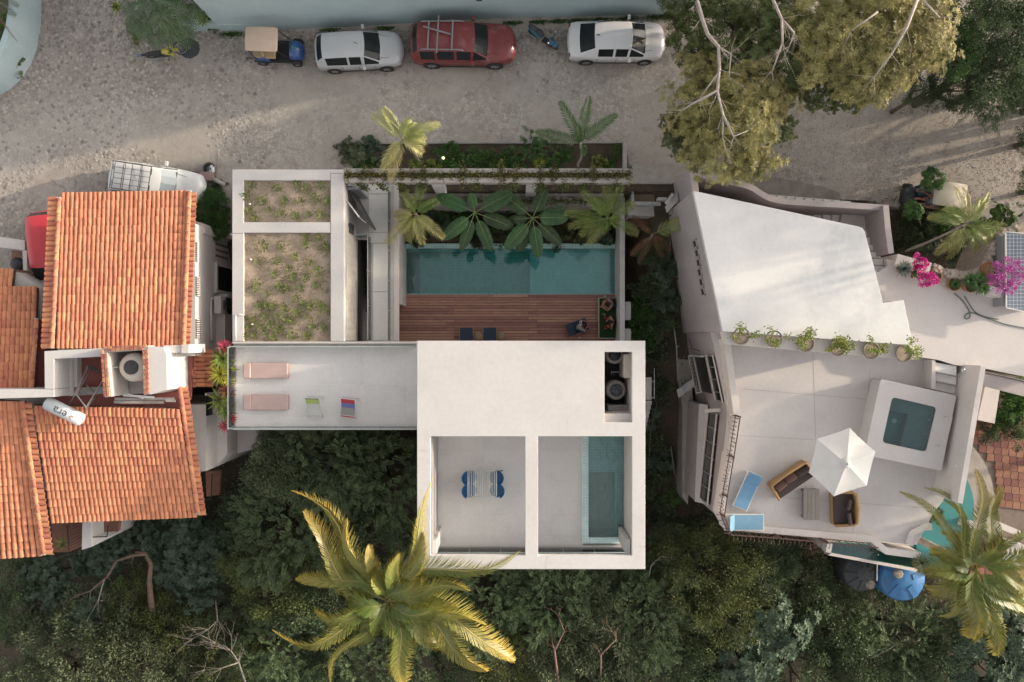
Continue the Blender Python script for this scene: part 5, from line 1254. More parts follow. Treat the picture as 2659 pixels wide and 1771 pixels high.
def paint(name,col,rough=.28,dust=0,dcol=(.4,.36,.33)):
 return mat(name,col,tuple(c*.95 for c in col),1.5,rough,detail=.02,bump=0,coat=.6,spec=.5,stain=dcol if dust else None,stain_amt=dust,stain_scale=1.2)
TRIM=flat('black_trim',(.025,.025,.026),.5)
LAMP=flat('headlight_glass',(.55,.57,.6),.12,.3,coat=.8)
TAIL=flat('tail_light',(.25,.02,.02),.2,coat=.5)
ALLOY=flat('alloy_rim',(.42,.42,.43),.35,.8)
def car(label,cat,center,rz,Lc,W,prof,body,name='parked_car',cabin=None,extras=None,rim=ALLOY,roofm=None,hoodm=None,wheel_r=.32,wheel_x=(-.31,.31),glassm=None):
 0
 gm=glassm or CARGL
 root=empty(name,center,label,cat,'vehicles parked along the street',rz)
 rings=[];P2=[]
 for i,a in enumerate(prof[:-1]):
  b=prof[i+1];pm=prof[max(i-1,0)];pn=prof[min(i+2,len(prof)-1)];P2.append(a)
  if a[6]in('h',''):
   for t in(.25,.5,.75):P2.append(tuple(.5*(2*a[k]+(b[k]-pm[k])*t+(2*pm[k]-5*a[k]+4*b[k]-pn[k])*t*t+(3*a[k]-pm[k]-3*b[k]+pn[k])*t**3)if 0<i<len(prof)-2 else a[k]+(b[k]-a[k])*t for k in range(6))+(a[6],))
 prof0=prof;prof=P2+[prof[-1]]
 for(fx,fw,zb,hb,hr,rw,tg)in prof:
  x=fx*Lc;w=fw*W;r=rw*W
  half=[(w*.9,zb),(w,zb+.16),(w*1.0,hb-.16),(w*.97,hb-.03),(w*.94,hb),(r,hr-.045),(r*.93,hr-.005),(r*.5,hr+.018),(0,hr+.024)]
  bu=lambda y:(.13 if fx>.05 else-.07 if fx<-.2 else .03)*(1-(y/w)**2)
  ring=[(x+bu(y),-y,z)for y,z in half]+[(x+bu(y),y,z)for y,z in half[-2::-1]]
  rings.append(ring)
 m=len(rings[0]);bodyf,glassf,rooff,hoodf=[],[],[],[]
 vs=[v for r in rings for v in r]
 for i in range(len(rings)-1):
  tg=prof[i][6]
  for k in range(m-1):
   f=(i*m+k,i*m+k+1,(i+1)*m+k+1,(i+1)*m+k)
   side=k in(4,m-1-5)
   top=5<=k<m-6
   inner=6<=k<m-7
   if tg in('w','r')and 6<=k<m-7:glassf.append(f)
   elif tg in('c','w')and side:glassf.append(f)
   elif tg in('c','p')and top:rooff.append(f)
   elif top and hoodm is not None and tg=='h':hoodf.append(f)
   else:bodyf.append(f)
 caps=[tuple(range(m))[::-1],tuple((len(rings)-1)*m+k for k in range(m))]
 def sub(fs,nm,mt,par):
  ids=sorted({i for f in fs for i in f});mp_={a:b for b,a in enumerate(ids)}
  mb=MB();mb.add([vs[i]for i in ids],[tuple(mp_[i]for i in f)for f in fs],mt is not gm);o=mb.build(nm,mt,par,local=True)
  return o
 bo=sub(bodyf+caps,'body',body,root)
 sub(rooff,'roof',roofm or body,root)
 if hoodf:sub(hoodf,'hood',hoodm,root)
 isd=lambda f:(f[0]%m)in(4,m-1-5)
 fr=[f for f in glassf if prof[f[0]//m][6]=='w' and not isd(f)];re=[f for f in glassf if prof[f[0]//m][6]=='r'];sd=[f for f in glassf if isd(f)]
 if fr:sub(fr,'windscreen',gm,root)
 if re:sub(re,'rear_window',gm,root)
 for sgn in(0,1):
  q=[f for f in sd if((f[0]%m)<m//2)==bool(sgn)]
  segs={}
  for f in q:segs.setdefault(f[0]//m,[]).append(f)
  run=[];last=None
  for s in sorted(segs):
   if last is not None and s!=last+1:sub(sum(run,[]),'side_window',gm,root);run=[]
   run.append(segs[s]);last=s
  if run:sub(sum(run,[]),'side_window',gm,root)
 prof=prof0;hb=prof[len(prof)//2][3]
 mb=MB()
 for s in(-1,1):
  yy=s*W*.5*1.002
  for fx in(-.2,-.0,.19):mb.box((fx*Lc,yy*1.0,hb*.62),(.012,.012,hb*.5))
  mb.box((0,yy*1.0,.3),(Lc*.5,.03,.06))
 mb.build('door_seam',TRIM,root,local=True)
 for s in(-1,1):
  for fx in(-.16,.04):mb=MB();mb.box((fx*Lc,s*W*.505,hb-.14),(.17,.035,.03));mb.build('door_handle',body,root,local=True)
  mx=max(p[0]for p in prof if p[6]in('c','p'))*Lc+.12
  mb=MB();mb.box((mx,s*(W*.5+.12),hb+.06),(.14,.22,.14));o=mb.build('wing_mirror',body,root,local=True,bevel=.03)
  front=prof[-3]
  mb=MB();xf=front[0]*Lc;yf=s*front[1]*W*.74
  mb.add([(xf-.16,yf+s*.14,front[3]+.03),(xf+.12,yf+s*.06,front[3]-.06),(xf+.2,yf-s*.16,front[3]-.06),(xf+.04,yf-s*.1,front[3]+.045)],[(0,1,2,3)]);mb.build('headlight',LAMP,root,local=True)
  rear=prof[1];mb=MB();mb.box((rear[0]*Lc-.005,s*rear[1]*W*.86,rear[3]-.1),(.14,.14,.24));mb.build('tail_light',TAIL,root,local=True,bevel=.03)
 mb=MB();fz=prof[-2];mb.box((fz[0]*Lc+.03,0,fz[3]-.13),(.05,W*.6,.13));mb.build('grille',TRIM,root,local=True)
 mb=MB();mb.box((fz[0]*Lc+.065,0,.42),(.02,.34,.12));mb.build('number_plate',WMET,root,local=True)
 ci=[i for i,p in enumerate(prof)if p[6]=='w'][-1];cx_=prof[ci+1][0]*Lc;cz=prof[ci+1][4]
 mb=MB();mb.box((cx_+.06,0,cz+.03),(.05,W*.76,.02));mb.tube([(cx_-.02,-.1,cz+.05),(cx_-.17,-.55,cz+.14)],.012,4);mb.tube([(cx_-.02,.45,cz+.05),(cx_-.16,-.02,cz+.15)],.012,4);mb.build('wiper',TRIM,root,local=True)
 mb=MB();zz=prof[ci+1][3]
 for s in(-1,1):mb.tube([(cx_+.1,s*W*.33,cz+.03),(prof[-3][0]*Lc-.05,s*W*.27,prof[-3][4]+.02)],.006,4)
 mb.tube([(prof[-3][0]*Lc-.02,-W*.3,prof[-3][4]+.02),(prof[-3][0]*Lc+.02,0,prof[-3][4]+.025),(prof[-3][0]*Lc-.02,W*.3,prof[-3][4]+.02)],.006,4);mb.build('hood_seam',TRIM,root,local=True)
 for s in(-1,1):
  for fx in wheel_x:
   x=fx*Lc;y=s*(W*.5-.07);M=Matrix.Rotation(math.pi/2,3,'X')
   mb=MB();mb.lathe([(wheel_r*.6,-.1),(wheel_r*.93,-.1),(wheel_r,-.06),(wheel_r,.06),(wheel_r*.93,.1),(wheel_r*.6,.1)],(x,y,wheel_r),20,M)
   o=mb.build('wheel',RUBBER,root,local=True)
   mb=MB();mb.lathe([(0,-s*.085),(.06,-s*.09),(wheel_r*.6,-s*.075)],(x,y,wheel_r),16,M)
   for k in range(5):
    a=k*2*math.pi/5;mb.bar((x,y+s*.095,wheel_r),(x+math.cos(a)*wheel_r*.6,y+s*.1,wheel_r+math.sin(a)*wheel_r*.6),.06,.02,Vector((0,1,0)))
   mb.build('rim',rim,o,local=True)
   mb=MB();mb.lathe([(wheel_r*1.0,0),(wheel_r*1.16,0)],(x,s*W*.503,wheel_r),14,M,0,math.pi)if False else None
   arch=MB();R_=Matrix.Rotation(math.pi/2,3,'X');arch.lathe([(wheel_r*.95,.0),(wheel_r*1.17,.0)],(x,s*(W*.5+.006),wheel_r),16,R_,math.pi,2*math.pi)if s>9 else arch.lathe([(wheel_r*.6,.0),(wheel_r*1.15,.0)],(x,s*(W*.5+.004),wheel_r),18,R_)
   arch.build('wheel_arch',TRIM,root,local=True)
 return root
HATCH=[(-.50,.36,.40,.62,.66,.28,''),(-.488,.44,.28,.86,.92,.36,''),(-.46,.475,.24,.93,1.05,.36,'r'),(-.385,.49,.22,.96,1.40,.35,'p'),(-.36,.492,.22,.96,1.43,.355,'c'),(-.12,.5,.2,.95,1.49,.36,'p'),(-.095,.5,.2,.95,1.49,.36,'c'),(.04,.5,.2,.94,1.47,.36,'p'),(.07,.5,.2,.94,1.45,.355,'w'),(.235,.49,.2,.90,1.0,.42,'h'),(.34,.48,.2,.86,.92,.42,'h'),(.42,.45,.22,.80,.86,.40,'h'),(.475,.40,.26,.68,.73,.34,''),(.50,.30,.34,.52,.56,.24,'')]
SUV=[(-.50,.40,.42,.80,.86,.34,''),(-.488,.465,.32,1.0,1.08,.38,''),(-.47,.48,.28,1.04,1.22,.38,'r'),(-.42,.49,.26,1.06,1.62,.37,'p'),(-.40,.492,.26,1.06,1.65,.375,'c'),(-.26,.5,.25,1.05,1.70,.38,'p'),(-.24,.5,.25,1.05,1.70,.38,'c'),(-.08,.5,.25,1.04,1.70,.38,'p'),(-.055,.5,.25,1.04,1.70,.38,'c'),(.075,.5,.25,1.03,1.66,.375,'p'),(.10,.5,.25,1.03,1.63,.37,'w'),(.225,.495,.25,1.02,1.13,.43,'h'),(.34,.485,.26,.97,1.05,.43,'h'),(.425,.46,.28,.9,.97,.41,'h'),(.475,.42,.3,.76,.82,.36,''),(.50,.33,.38,.6,.64,.26,'')]
SEDAN=[(-.50,.36,.38,.66,.70,.30,''),(-.485,.44,.28,.86,.90,.36,''),(-.44,.47,.25,.93,.98,.40,''),(-.375,.485,.22,.96,1.04,.41,'r'),(-.225,.495,.2,.96,1.38,.355,'p'),(-.20,.498,.2,.96,1.40,.355,'c'),(-.045,.5,.2,.95,1.44,.36,'p'),(-.02,.5,.2,.95,1.44,.36,'c'),(.10,.5,.2,.94,1.42,.36,'p'),(.125,.5,.2,.94,1.40,.355,'w'),(.275,.49,.2,.90,.99,.42,'h'),(.36,.48,.2,.86,.92,.42,'h'),(.435,.455,.22,.80,.85,.40,'h'),(.478,.40,.26,.68,.73,.34,''),(.50,.30,.34,.52,.56,.24,'')]
def ground_c(px,py,z=.75):
 p=P(px,py,z);return Vector((p.x,p.y,0.02))
silver=paint('silver_paint',(.50,.51,.53),.3);c1=car('silver hatchback parked between golf cart and red wagon','car',ground_c(931,129),math.radians(2.5),4.0,1.68,HATCH,silver)
m_=MB();m_.tube([(.1,0,1.5),(-.05,0,1.72)],.012,4);m_.build('antenna',TRIM,c1,local=True)
red=paint('dusty_red_paint',(.20,.03,.032),.5,.8,(.31,.17,.16));c2=car('dusty red sport utility car with grey bars tied on its roof rack','car',ground_c(1202,112,.85),math.radians(-.6),4.8,1.86,SUV,red,wheel_r=.37)
m_=MB()
for s in(-1,1):m_.tube([(-1.9,s*.64,1.68),(-1.8,s*.64,1.76),(-.05,s*.66,1.78),(.1,s*.66,1.68)],.03)
m_.build('roof_rail',GREYM,c2,local=True)
for i,(a,b,w)in enumerate((((-1.55,-.68,1.80),(-1.5,.66,1.80),.07),((-.45,-.66,1.80),(-.40,.7,1.80),.07),((-1.13,-.85,1.86),(-1.05,.85,1.86),.06),((-1.75,.34,1.9),(-.5,.0,1.9),.06))):
 m_=MB();m_.bar(a,b,w,.05);m_.build('cross_bar',GREYM,c2,local=True)
white=paint('white_car_paint',(.70,.70,.71),.3);c3=car('clean white sedan with black glass parked nearest the big golden tree','car',ground_c(1600,106),0.0,4.48,1.78,SEDAN,white)
m_=MB();m_.tube([(-.85,0,1.44),(-1.0,0,1.5)],.02,5);m_.build('antenna',TRIM,c3,local=True)
white2=paint('white_suv_paint',(.66,.67,.67),.32);GL2=mat('hazy_windscreen',(.16,.20,.22),(.12,.16,.18),1.2,.1,detail=.05,bump=0,coat=.5)
c4=car('white car with a black wire roof basket tucked behind the tiled eaves','car',ground_c(407,478,.85),math.radians(-8.5),4.25,1.72,SUV,white2,glassm=GL2,wheel_r=.34)
bk=MB()
z=1.82
for y in(-.62,-.37,-.12,.12,.37,.62):bk.tube([(-1.55,y,z),(.12,y,z)],.010,4)
for x in(-1.55,-1.15,-1.07,-.75,-.36,-.30,.12):bk.tube([(x,-.62,z),(x,.62,z)],.014,4)
for s in(-1,1):bk.tube([(-1.6,s*.62,z+.1),(.15,s*.62,z+.1)],.014,4)
for x in(-1.6,.15):bk.tube([(x,-.62,z+.1),(x,.62,z+.1)],.014,4);bk.tube([(x,-.5,z),(x+.05,-.5,z+.1),(x+.05,-.25,z+.1),(x,-.25,z)],.014,4);bk.tube([(x,.5,z),(x+.05,.5,z+.1),(x+.05,.25,z+.1),(x,.25,z)],.014,4)
bk.build('roof_basket',TRIM,c4,local=True)
redr=paint('bright_red_paint',(.60,.035,.05),.4)
c5=car('bright red roofed vehicle half hidden beside the terracotta roof','car',ground_c(131,668,1.0),math.radians(-84),4.3,1.70,SUV,redr,hoodm=paint('pale_hood_paint',(.55,.58,.62)),wheel_r=.34)
def golf_cart(center,rz,label,bodym,roofc,plain=False):
 r=empty('golf_cart',center,label,'golf cart','golf carts',rz)
 beige=roofc;seat=flat('tan_seat_vinyl',(.42,.32,.20),.6)
 m=MB();m.box((-.05,0,.28),(2.2,1.05,.12));m.build('floor_pan',TRIM,r,local=True,bevel=.02)
 m=MB();pr=[(.50,.34,.36),(.62,.40,.78),(.85,.44,.80),(1.08,.40,.68),(1.2,.30,.42)]
 rings=[]
 for x,hw,z in pr:rings.append([(x,-hw,.25),(x,-hw,z*.8),(x,-hw*.8,z),(x,0,z+.05),(x,hw*.8,z),(x,hw,z*.8),(x,hw,.25)])
 vs=[v for q in rings for v in q];fs=[(i*7+k,i*7+k+1,(i+1)*7+k+1,(i+1)*7+k)for i in range(4)for k in range(6)]+[tuple(range(7)),tuple(28+k for k in range(7))]
 m.add(vs,fs,True);m.build('front_cowl',bodym,r,local=True)
 m=MB();m.lathe([(.44,.0),(.47,.06),(.40,.1)],(.80,0,.36),18,Matrix.Scale(.9,3,Vector((1,0,0))),-1.5,1.5);m.build('bumper',TRIM,r,local=True)
 m=MB();m.box((-.72,0,.52),(.72,1.08,.30));m.build('rear_body',bodym,r,local=True,bevel=.07)
 m=MB();m.box((-.28,0,.72),(.50,1.0,.14));m.build('front_seat',seat,r,local=True,bevel=.05)
 m=MB();m.box((-.56,0,.98),(.12,1.0,.42));m.build('backrest',seat,r,local=True,bevel=.04)
 m=MB();m.box((-.86,0,.78),(.42,1.0,.12));m.build('rear_seat',seat,r,local=True,bevel=.05)
 m=MB();m.box((-1.28,0,.42),(.34,.95,.05));m.build('footplate',flat('footplate_grey',(.24,.22,.20),.7),r,local=True,bevel=.01)
 m=MB()
 for s in(-1,1):m.tube([(-1.12,s*.5,.72),(-1.45,s*.5,.74),(-1.42,s*.5,.45)],.022);m.tube([(-.95,s*.52,.6),(-1.02,s*.5,1.82)],.022);m.tube([(.62,s*.46,.62),(.28,s*.5,1.82)],.022)
 m.build('frame_tube',TRIM,r,local=True)
 m=MB();n=10;vs=[]
 xs_=[-1.12,-1.06,-.4,.25,.36];hw=[.50,.55,.56,.56,.50];hz=[1.83,1.87,1.90,1.88,1.83]
 for x,w,h in zip(xs_,hw,hz):vs+=[(x,-w,h-.06),(x,-w,h-.02),(x,-w*.9,h),(x,0,h+.035),(x,w*.9,h),(x,w,h-.02),(x,w,h-.06)]
 fs=[(i*7+k,i*7+k+1,(i+1)*7+k+1,(i+1)*7+k)for i in range(4)for k in range(6)]+[tuple(range(7)),tuple(28+k for k in range(7))]+[(i*7,i*7+6,(i+1)*7+6,(i+1)*7)for i in range(4)]
 m.add(vs,fs,True);m.build('roof',beige,r,local=True)
 m=MB();m.tube([(.45,.22,.55),(.22,.22,.98)],.02);Mw=Matrix.Rotation(-.6,3,'Y');m.lathe([(.15,0),(.17,.012),(.15,.024)],(.22,.22,.98),14,Mw);m.build('steering_wheel',TRIM,r,local=True)
 for s in(-1,1):
  for x in(-.78,.88):
   M=Matrix.Rotation(math.pi/2,3,'X');m=MB();m.lathe([(.12,-.09),(.22,-.09),(.24,-.05),(.24,.05),(.22,.09),(.12,.09)],(x,s*.52,.24),18,M);o=m.build('wheel',RUBBER,r,local=True);m=MB();m.lathe([(0,-s*.09),(.13,-s*.075)],(x,s*.52,.24),12,M);m.build('rim',ALLOY,o,local=True)
 return r
BLUEP=paint('deep_blue_paint',(.035,.10,.30),.3);BEIGE=flat('beige_roof_plastic',(.60,.46,.36),.55)
gc=golf_cart(Vector((P(722,130,.5).x,P(722,130,.5).y,0)),math.radians(-2),'blue golf cart with beige roof parked behind the silver car',BLUEP,BEIGE)
gprint=flat('green_print',(.16,.38,.16),.5)
for k,(x,y,w)in enumerate(((.79,.00,.10),(.79,.08,.12),(.79,-.09,.08),(.90,.03,.07),(.90,-.05,.09))):
 m=MB();m.box((x-(.0 if k<3 else .0),y,.862-(0 if k<3 else .035)),(.05,w*.6,.006));m.build('print',gprint,gc,local=True)
tm=text_mesh('Pz',.13)
for v in tm.vertices:v.co=Vector((1.02+-v.co.y*0+v.co.x*.0,0,0))+Vector((v.co.x,v.co.y-.02,.765-v.co.x*.6))
tm.materials.clear();tm.materials.append(WMET);link('lettering',tm,gc)
def motorbike(center,rz,lean,label):
 r=empty('motorcycle',center,label,'motorcycle','two wheelers',rz);yel=paint('yellow_plastic',(.50,.44,.06),.4)
 ML=Matrix.Rotation(lean,4,'X')
 def B(mb,nm,mt,par=None,bev=0):
  mb.v=[tuple(ML@Vector(v))for v in mb.v];return mb.build(nm,mt,par or r,local=True,bevel=bev)
 def wheel(x,tilt=0,z=.34,R_=.34,y=0):
  M=Matrix.Rotation(math.pi/2-tilt,3,'X');mb=MB();mb.lathe([(R_-.055,-.04),(R_-.01,-.045),(R_,0),(R_-.01,.045),(R_-.055,.04)],(x,y,z),24,M);w=B(mb,'wheel',RUBBER)
  mb=MB();mb.lathe([(R_-.075,-.02),(R_-.05,-.028),(R_-.05,.028),(R_-.075,.02)],(x,y,z),24,M);mb.lathe([(0,-.04),(.05,-.04),(.05,.04),(0,.04)],(x,y,z),10,M)
  for k in range(12):a=k*math.pi/6;q=M@Vector((math.cos(a),math.sin(a),0));mb.bar(Vector((x,y,z))+q*.04,Vector((x,y,z))+q*(R_-.06),.008,.008)
  B(mb,'rim',ALLOY,w)
 wheel(-.62);wheel(.74,tilt=.95,y=.16,z=.40)
 mb=MB();mb.tube([(-.95,0,.80),(-.6,0,.86),(-.1,0,.84),(.05,0,.86)],[.05,.11,.12,.1],8);B(mb,'seat',TRIM)
 mb=MB();mb.tube([(.02,0,.86),(.2,0,.95),(.36,0,.86)],[.1,.14,.07],8);B(mb,'tank',yel)
 for s in(-1,1):mb=MB();mb.prism([(.1,s*.12),(.5,s*.22),(.52,s*.13),(.15,s*.08)],.86,.72);B(mb,'shroud',yel)
 mb=MB();mb.tube([(-.98,0,.78),(-1.15,0,.86)],[.07,.04],6);mb.box((-1.1,0,.84),(.2,.14,.02));B(mb,'rear_fender',flat('blue_grey_plate',(.14,.17,.25),.5))
 mb=MB();mb.tube([(-.62,.07,.34),(-.2,.08,.42),(.1,.08,.38)],.03);mb.tube([(-.62,-.07,.34),(-.2,-.08,.42)],.03);mb.box((.02,0,.45),(.36,.26,.34));mb.tube([(.1,.0,.42),(.42,.0,.6),(.44,0,.92)],.035);B(mb,'frame',DGREY)
 mb=MB();mb.tube([(.02,-.1,.35),(-.1,-.16,.32),(-.5,-.17,.4),(-.72,-.17,.55)],[.025,.025,.045,.05],7);B(mb,'exhaust',GREYM)
 mb=MB();
 for s in(-1,1):mb.tube([(.44,s*.09,.95),(.70,.12+s*.07,.42)],.025)
 B(mb,'fork',GREYM)
 mb=MB();mb.tube([(.36,.42,1.02),(.42,.12,1.0),(.44,-.08,1.0),(.34,-.36,1.02)],.016);mb.tube([(.30,.5,1.03),(.36,.40,1.02)],.024);mb.tube([(.28,-.46,1.03),(.34,-.34,1.02)],.024);B(mb,'handlebar',DGREY)
 mb=MB();mb.box((.62,.04,.78),(.3,.13,.03));B(mb,'front_fender',yel)
 return r
motorbike(Vector((P(430,135,.4).x,P(430,135,.4).y,.02)),math.radians(8),math.radians(12),'yellow and black dirt motorcycle leaning under the fan palm')
def scooter(center,rz,label):
 r=empty('scooter',center,label,'scooter','two wheelers',rz);bl=paint('teal_blue_scooter_paint',(.02,.20,.32),.25)
 for x in(-.62,.60):
  M=Matrix.Rotation(math.pi/2,3,'X');mb=MB();mb.lathe([(.13,-.05),(.21,-.05),(.23,0),(.21,.05),(.13,.05)],(x,0,.23),18,M);w=mb.build('wheel',RUBBER,r,local=True);mb=MB();mb.lathe([(0,-.04),(.13,-.04)],(x,0,.23),12,M);mb.lathe([(0,.04),(.13,.04)],(x,0,.23),12,M);mb.build('rim',ALLOY,w,local=True)
 mb=MB();mb.tube([(-.82,0,.62),(-.6,0,.66),(-.3,0,.62),(-.1,0,.46)],[.07,.17,.19,.1],10);mb.build('rear_body',bl,r,local=True)
 mb=MB();mb.tube([(-.84,0,.78),(-.62,0,.80),(-.4,0,.77)],[.08,.125,.13],9);mb.build('pillion_seat',flat('seat_grey',(.07,.072,.08),.7),r,local=True)
 mb=MB();mb.tube([(-.38,0,.76),(-.2,0,.75),(.0,0,.70)],[.145,.15,.07],9);mb.build('seat',flat('seat_dark',(.055,.057,.063),.7),r,local=True)
 mb=MB();mb.box((.18,0,.27),(.42,.30,.06));mb.build('footboard',TRIM,r,local=True,bevel=.02)
 mb=MB();mb.tube([(.38,0,.3),(.46,0,.7),(.42,0,.9)],[.14,.16,.10],9);mb.build('leg_shield',bl,r,local=True)
 mb=MB();mb.tube([(.42,-.34,.98),(.46,-.1,.96),(.46,.1,.96),(.42,.34,.98)],.018);mb.lathe([(0,.06),(.08,.05),(.1,0)],(.48,0,.92),12);mb.build('handlebar',TRIM,r,local=True)
 for s in(-1,1):mb=MB();mb.tube([(.44,s*.25,.98),(.42,s*.32,1.1)],.008,4);mb.lathe([(0,.01),(.05,.01),(.05,-.01)],(.42,s*.32,1.12),10);mb.build('mirror',STEEL,r,local=True)
 mb=MB();mb.tube([(.50,0,.48),(.62,0,.50),(.80,0,.36)],[.06,.1,.04],8);mb.build('front_fender',bl,r,local=True)
 mb=MB();mb.tube([(-.3,-.17,.3),(-.7,-.2,.36)],.045,8);mb.build('exhaust',GREYM,r,local=True)
 return r
scooter(Vector((P(1412,97,.5).x,P(1412,97,.5).y,0)),math.radians(-33),'blue scooter parked between red wagon and white sedan')
gc2=golf_cart(Vector((P(2419,512,.9).x,P(2419,512,.9).y,0)),math.radians(172),'golf cart with cream roof carrying two people past the round shrub',flat('dark_cart_body',(.03,.035,.04),.4),flat('cream_roof_plastic',(.52,.47,.38),.6))
SKIN=flat('tan_skin',(.42,.22,.15),.6);SKIN2=flat('brown_skin',(.32,.17,.11),.6);HAIR=flat('dark_hair',(.015,.012,.010),.6)
def chain_mesh(paths,sub=1):
 0
 vs=[];rs=[];es=[];idx={}
 def vid(p,r):
  k=tuple(round(c,4)for c in p)
  if k not in idx:idx[k]=len(vs);vs.append(p);rs.append(r)
  return idx[k]
 for path in paths:
  ids=[vid(p,r)for p,r in path];es+=[(a,b)for a,b in zip(ids[:-1],ids[1:])if a!=b]
 me=bpy.data.meshes.new('t');me.from_pydata(vs,es,[]);o=bpy.data.objects.new('t',me);COL.objects.link(o)
 sk=o.modifiers.new('s','SKIN');sk.use_smooth_shade=True
 for i,r in enumerate(rs):me.skin_vertices[0].data[i].radius=(r,r)
 me.skin_vertices[0].data[0].use_root=True
 ss=o.modifiers.new('u','SUBSURF');ss.levels=sub;ss.render_levels=sub
 dg=bpy.context.evaluated_depsgraph_get();dg.update();m2=bpy.data.meshes.new_from_object(o.evaluated_get(dg));bpy.data.objects.remove(o)
 return m2
def person(label,J,base,rz,skin,clothes,hair_long=False,hat=None):
 0
 root=empty('person',base,label,'person',None,rz);v={k:Vector(p)for k,p in J.items()}
 rad=dict(pel=.125,spi=.115,che=.135,nec=.055,hed=.085,shl=.06,shr=.06,ell=.043,elr=.043,hal=.028,har=.028,hil=.085,hir=.085,knl=.06,knr=.06,anl=.038,anr=.038,tol=.032,tor=.032)
 v['chin']=lerp(v['nec'],v['hed'],.55);crown=v['hed']+(v['hed']-v['nec']).normalized()*.07
 pr=lambda k:(v[k],rad[k])
 paths=[[pr('pel'),pr('spi'),pr('che'),pr('nec'),(v['hed'],.085),(crown,.075)]]
 for s in 'lr':
  paths.append([pr('che'),pr('sh'+s),(lerp(v['sh'+s],v['el'+s],.5),.05),pr('el'+s),(lerp(v['el'+s],v['ha'+s],.35),.042),pr('ha'+s)])
  paths.append([pr('pel'),pr('hi'+s),(lerp(v['hi'+s],v['kn'+s],.5),.078),pr('kn'+s),(lerp(v['kn'+s],v['an'+s],.35),.057),pr('an'+s),pr('to'+s)])
 me=chain_mesh(paths);me.materials.clear();me.materials.append(skin);bm=bmesh.new();bm.from_mesh(me)
 def add_mb(mb):
  vv=[bm.verts.new(p)for p in mb.v]
  for f in mb.f:
   try:bm.faces.new([vv[i]for i in f]).smooth=True
   except ValueError:pass
 mb=MB()
 for s in 'lr':
  w=v['ha'+s];d=(w-v['el'+s]).normalized();sd_=d.cross(Vector((0,0,1)));sd_=sd_.normalized()if sd_.length>.1 else Vector((1,0,0));dn=d.cross(sd_)
  if dn.z>0:dn=-dn
  mb.tube([w-d*.02,w+d*.04,w+d*.085],[.03,.04,.036],6)
  for k,(o_,L_)in enumerate(((-.028,.062),(-.01,.072),(.01,.068),(.027,.052))):
   a=w+d*.08+sd_*o_;mb.tube([a,a+d*L_*.55+dn*.008,a+d*L_+dn*.03],[.010,.009,.007],5)
  t=w+d*.03+sd_*.03;mb.tube([t,t+sd_*.03+d*.03,t+sd_*.035+d*.06+dn*.01],[.013,.011,.008],5)
 f=(v['face']if 'face' in v else Vector((1,0,0))).normalized();up_=(v['hed']-v['nec']).normalized();rt=f.cross(up_).normalized()
 h=v['hed'];mb.tube([h+f*.085+up_*.01,h+f*.108-up_*.02],[.008,.016],6)
 for s in(-1,1):mb.tube([h+rt*s*.078+up_*.02,h+rt*s*.088-up_*.02],[.014,.01],5)
 mb.tube([h+f*.082-up_*.05-rt*.02,h+f*.088-up_*.05,h+f*.082-up_*.05+rt*.02],.006,5)
 add_mb(mb);bm.to_mesh(me);bm.free();link('body',me,root)
 mb=MB()
 for s in(-1,1):mb.lathe([(0,.012),(.010,.006),(.012,0)],h+f*.078+rt*s*.03+up_*.02,8)
 mb.build('eyes',DARK,root,local=True)
 mb=MB();Mh=up_.to_track_quat('Z','Y').to_matrix();mb.lathe([(.098,-.02),(.104,.03),(.092,.075),(.05,.105),(0,.115)],h-f*.015,14,Mh)
 if hair_long:mb.tube([h-f*.05+up_*.04,h-f*.10-up_*.02,h-f*.12-up_*.13],[.07,.06,.025],8)
 mb.build('hair',HAIR,root,local=True)
 for nm,mt,chains,grow in clothes:
  ps=[]
  for ch in chains:ps.append([(v[k]if isinstance(k,str)else lerp(v[k[0]],v[k[1]],k[2]),(rad[k]if isinstance(k,str)else lerp(rad[k[0]],rad[k[1]],k[2]))+grow)for k in ch])
  m2=chain_mesh(ps);m2.materials.clear();m2.materials.append(mt);link(nm,m2,root)
 return root
def sit(lean=.1,kl=(.45,.15,.0),kr=(.45,-.15,0),al=(.8,.12,-.35),ar=(.8,-.12,-.35),hl=(.3,.2,.1),hr=(.3,-.2,.1),elb=None,head=(.05,0),seat=.0,face=(1,0,-.3),th=.55):
 0
 J=dict(pel=(0,0,.12),spi=(lean*.35,0,.32),che=(lean*.8,0,.50),nec=(lean*1.1,0,.64),hed=(lean*1.3+head[0],head[1],.80),hil=(.03,.1,.1),hir=(.03,-.1,.1),face=face)
 J['shl']=(lean*.9,.19,.56);J['shr']=(lean*.9,-.19,.56)
 J['knl'],J['knr'],J['anl'],J['anr']=kl,kr,al,ar
 J['tol']=tuple(Vector(al)+Vector((.15,.02,-.02)));J['tor']=tuple(Vector(ar)+Vector((.15,-.02,-.02)))
 J['hal'],J['har']=hl,hr
 for s in 'lr':
  a,b=Vector(J['sh'+s]),Vector(J['ha'+s]);m=(a+b)/2;gap=max(.0,(.52**2-min((b-a).length,.5)**2))**.5/2
  J['el'+s]=tuple(m+Vector((-.3,.5 if s=='l' else-.5,-.6)).normalized()*gap)
 return J
ZD=DK
shorts=lambda m:('shorts',m,[['pel','hil',('hil','knl',.6)],['pel','hir',('hir','knr',.6)]],.022)
shirt=lambda m,sl=.5:('shirt',m,[['pel','spi','che',('che','nec',.5)],['che','shl',('shl','ell',sl)],['che','shr',('shr','elr',sl)]],.02)
trousers=lambda m:('trousers',m,[['pel','hil','knl',('knl','anl',.9)],['pel','hir','knr',('knr','anr',.9)]],.02)
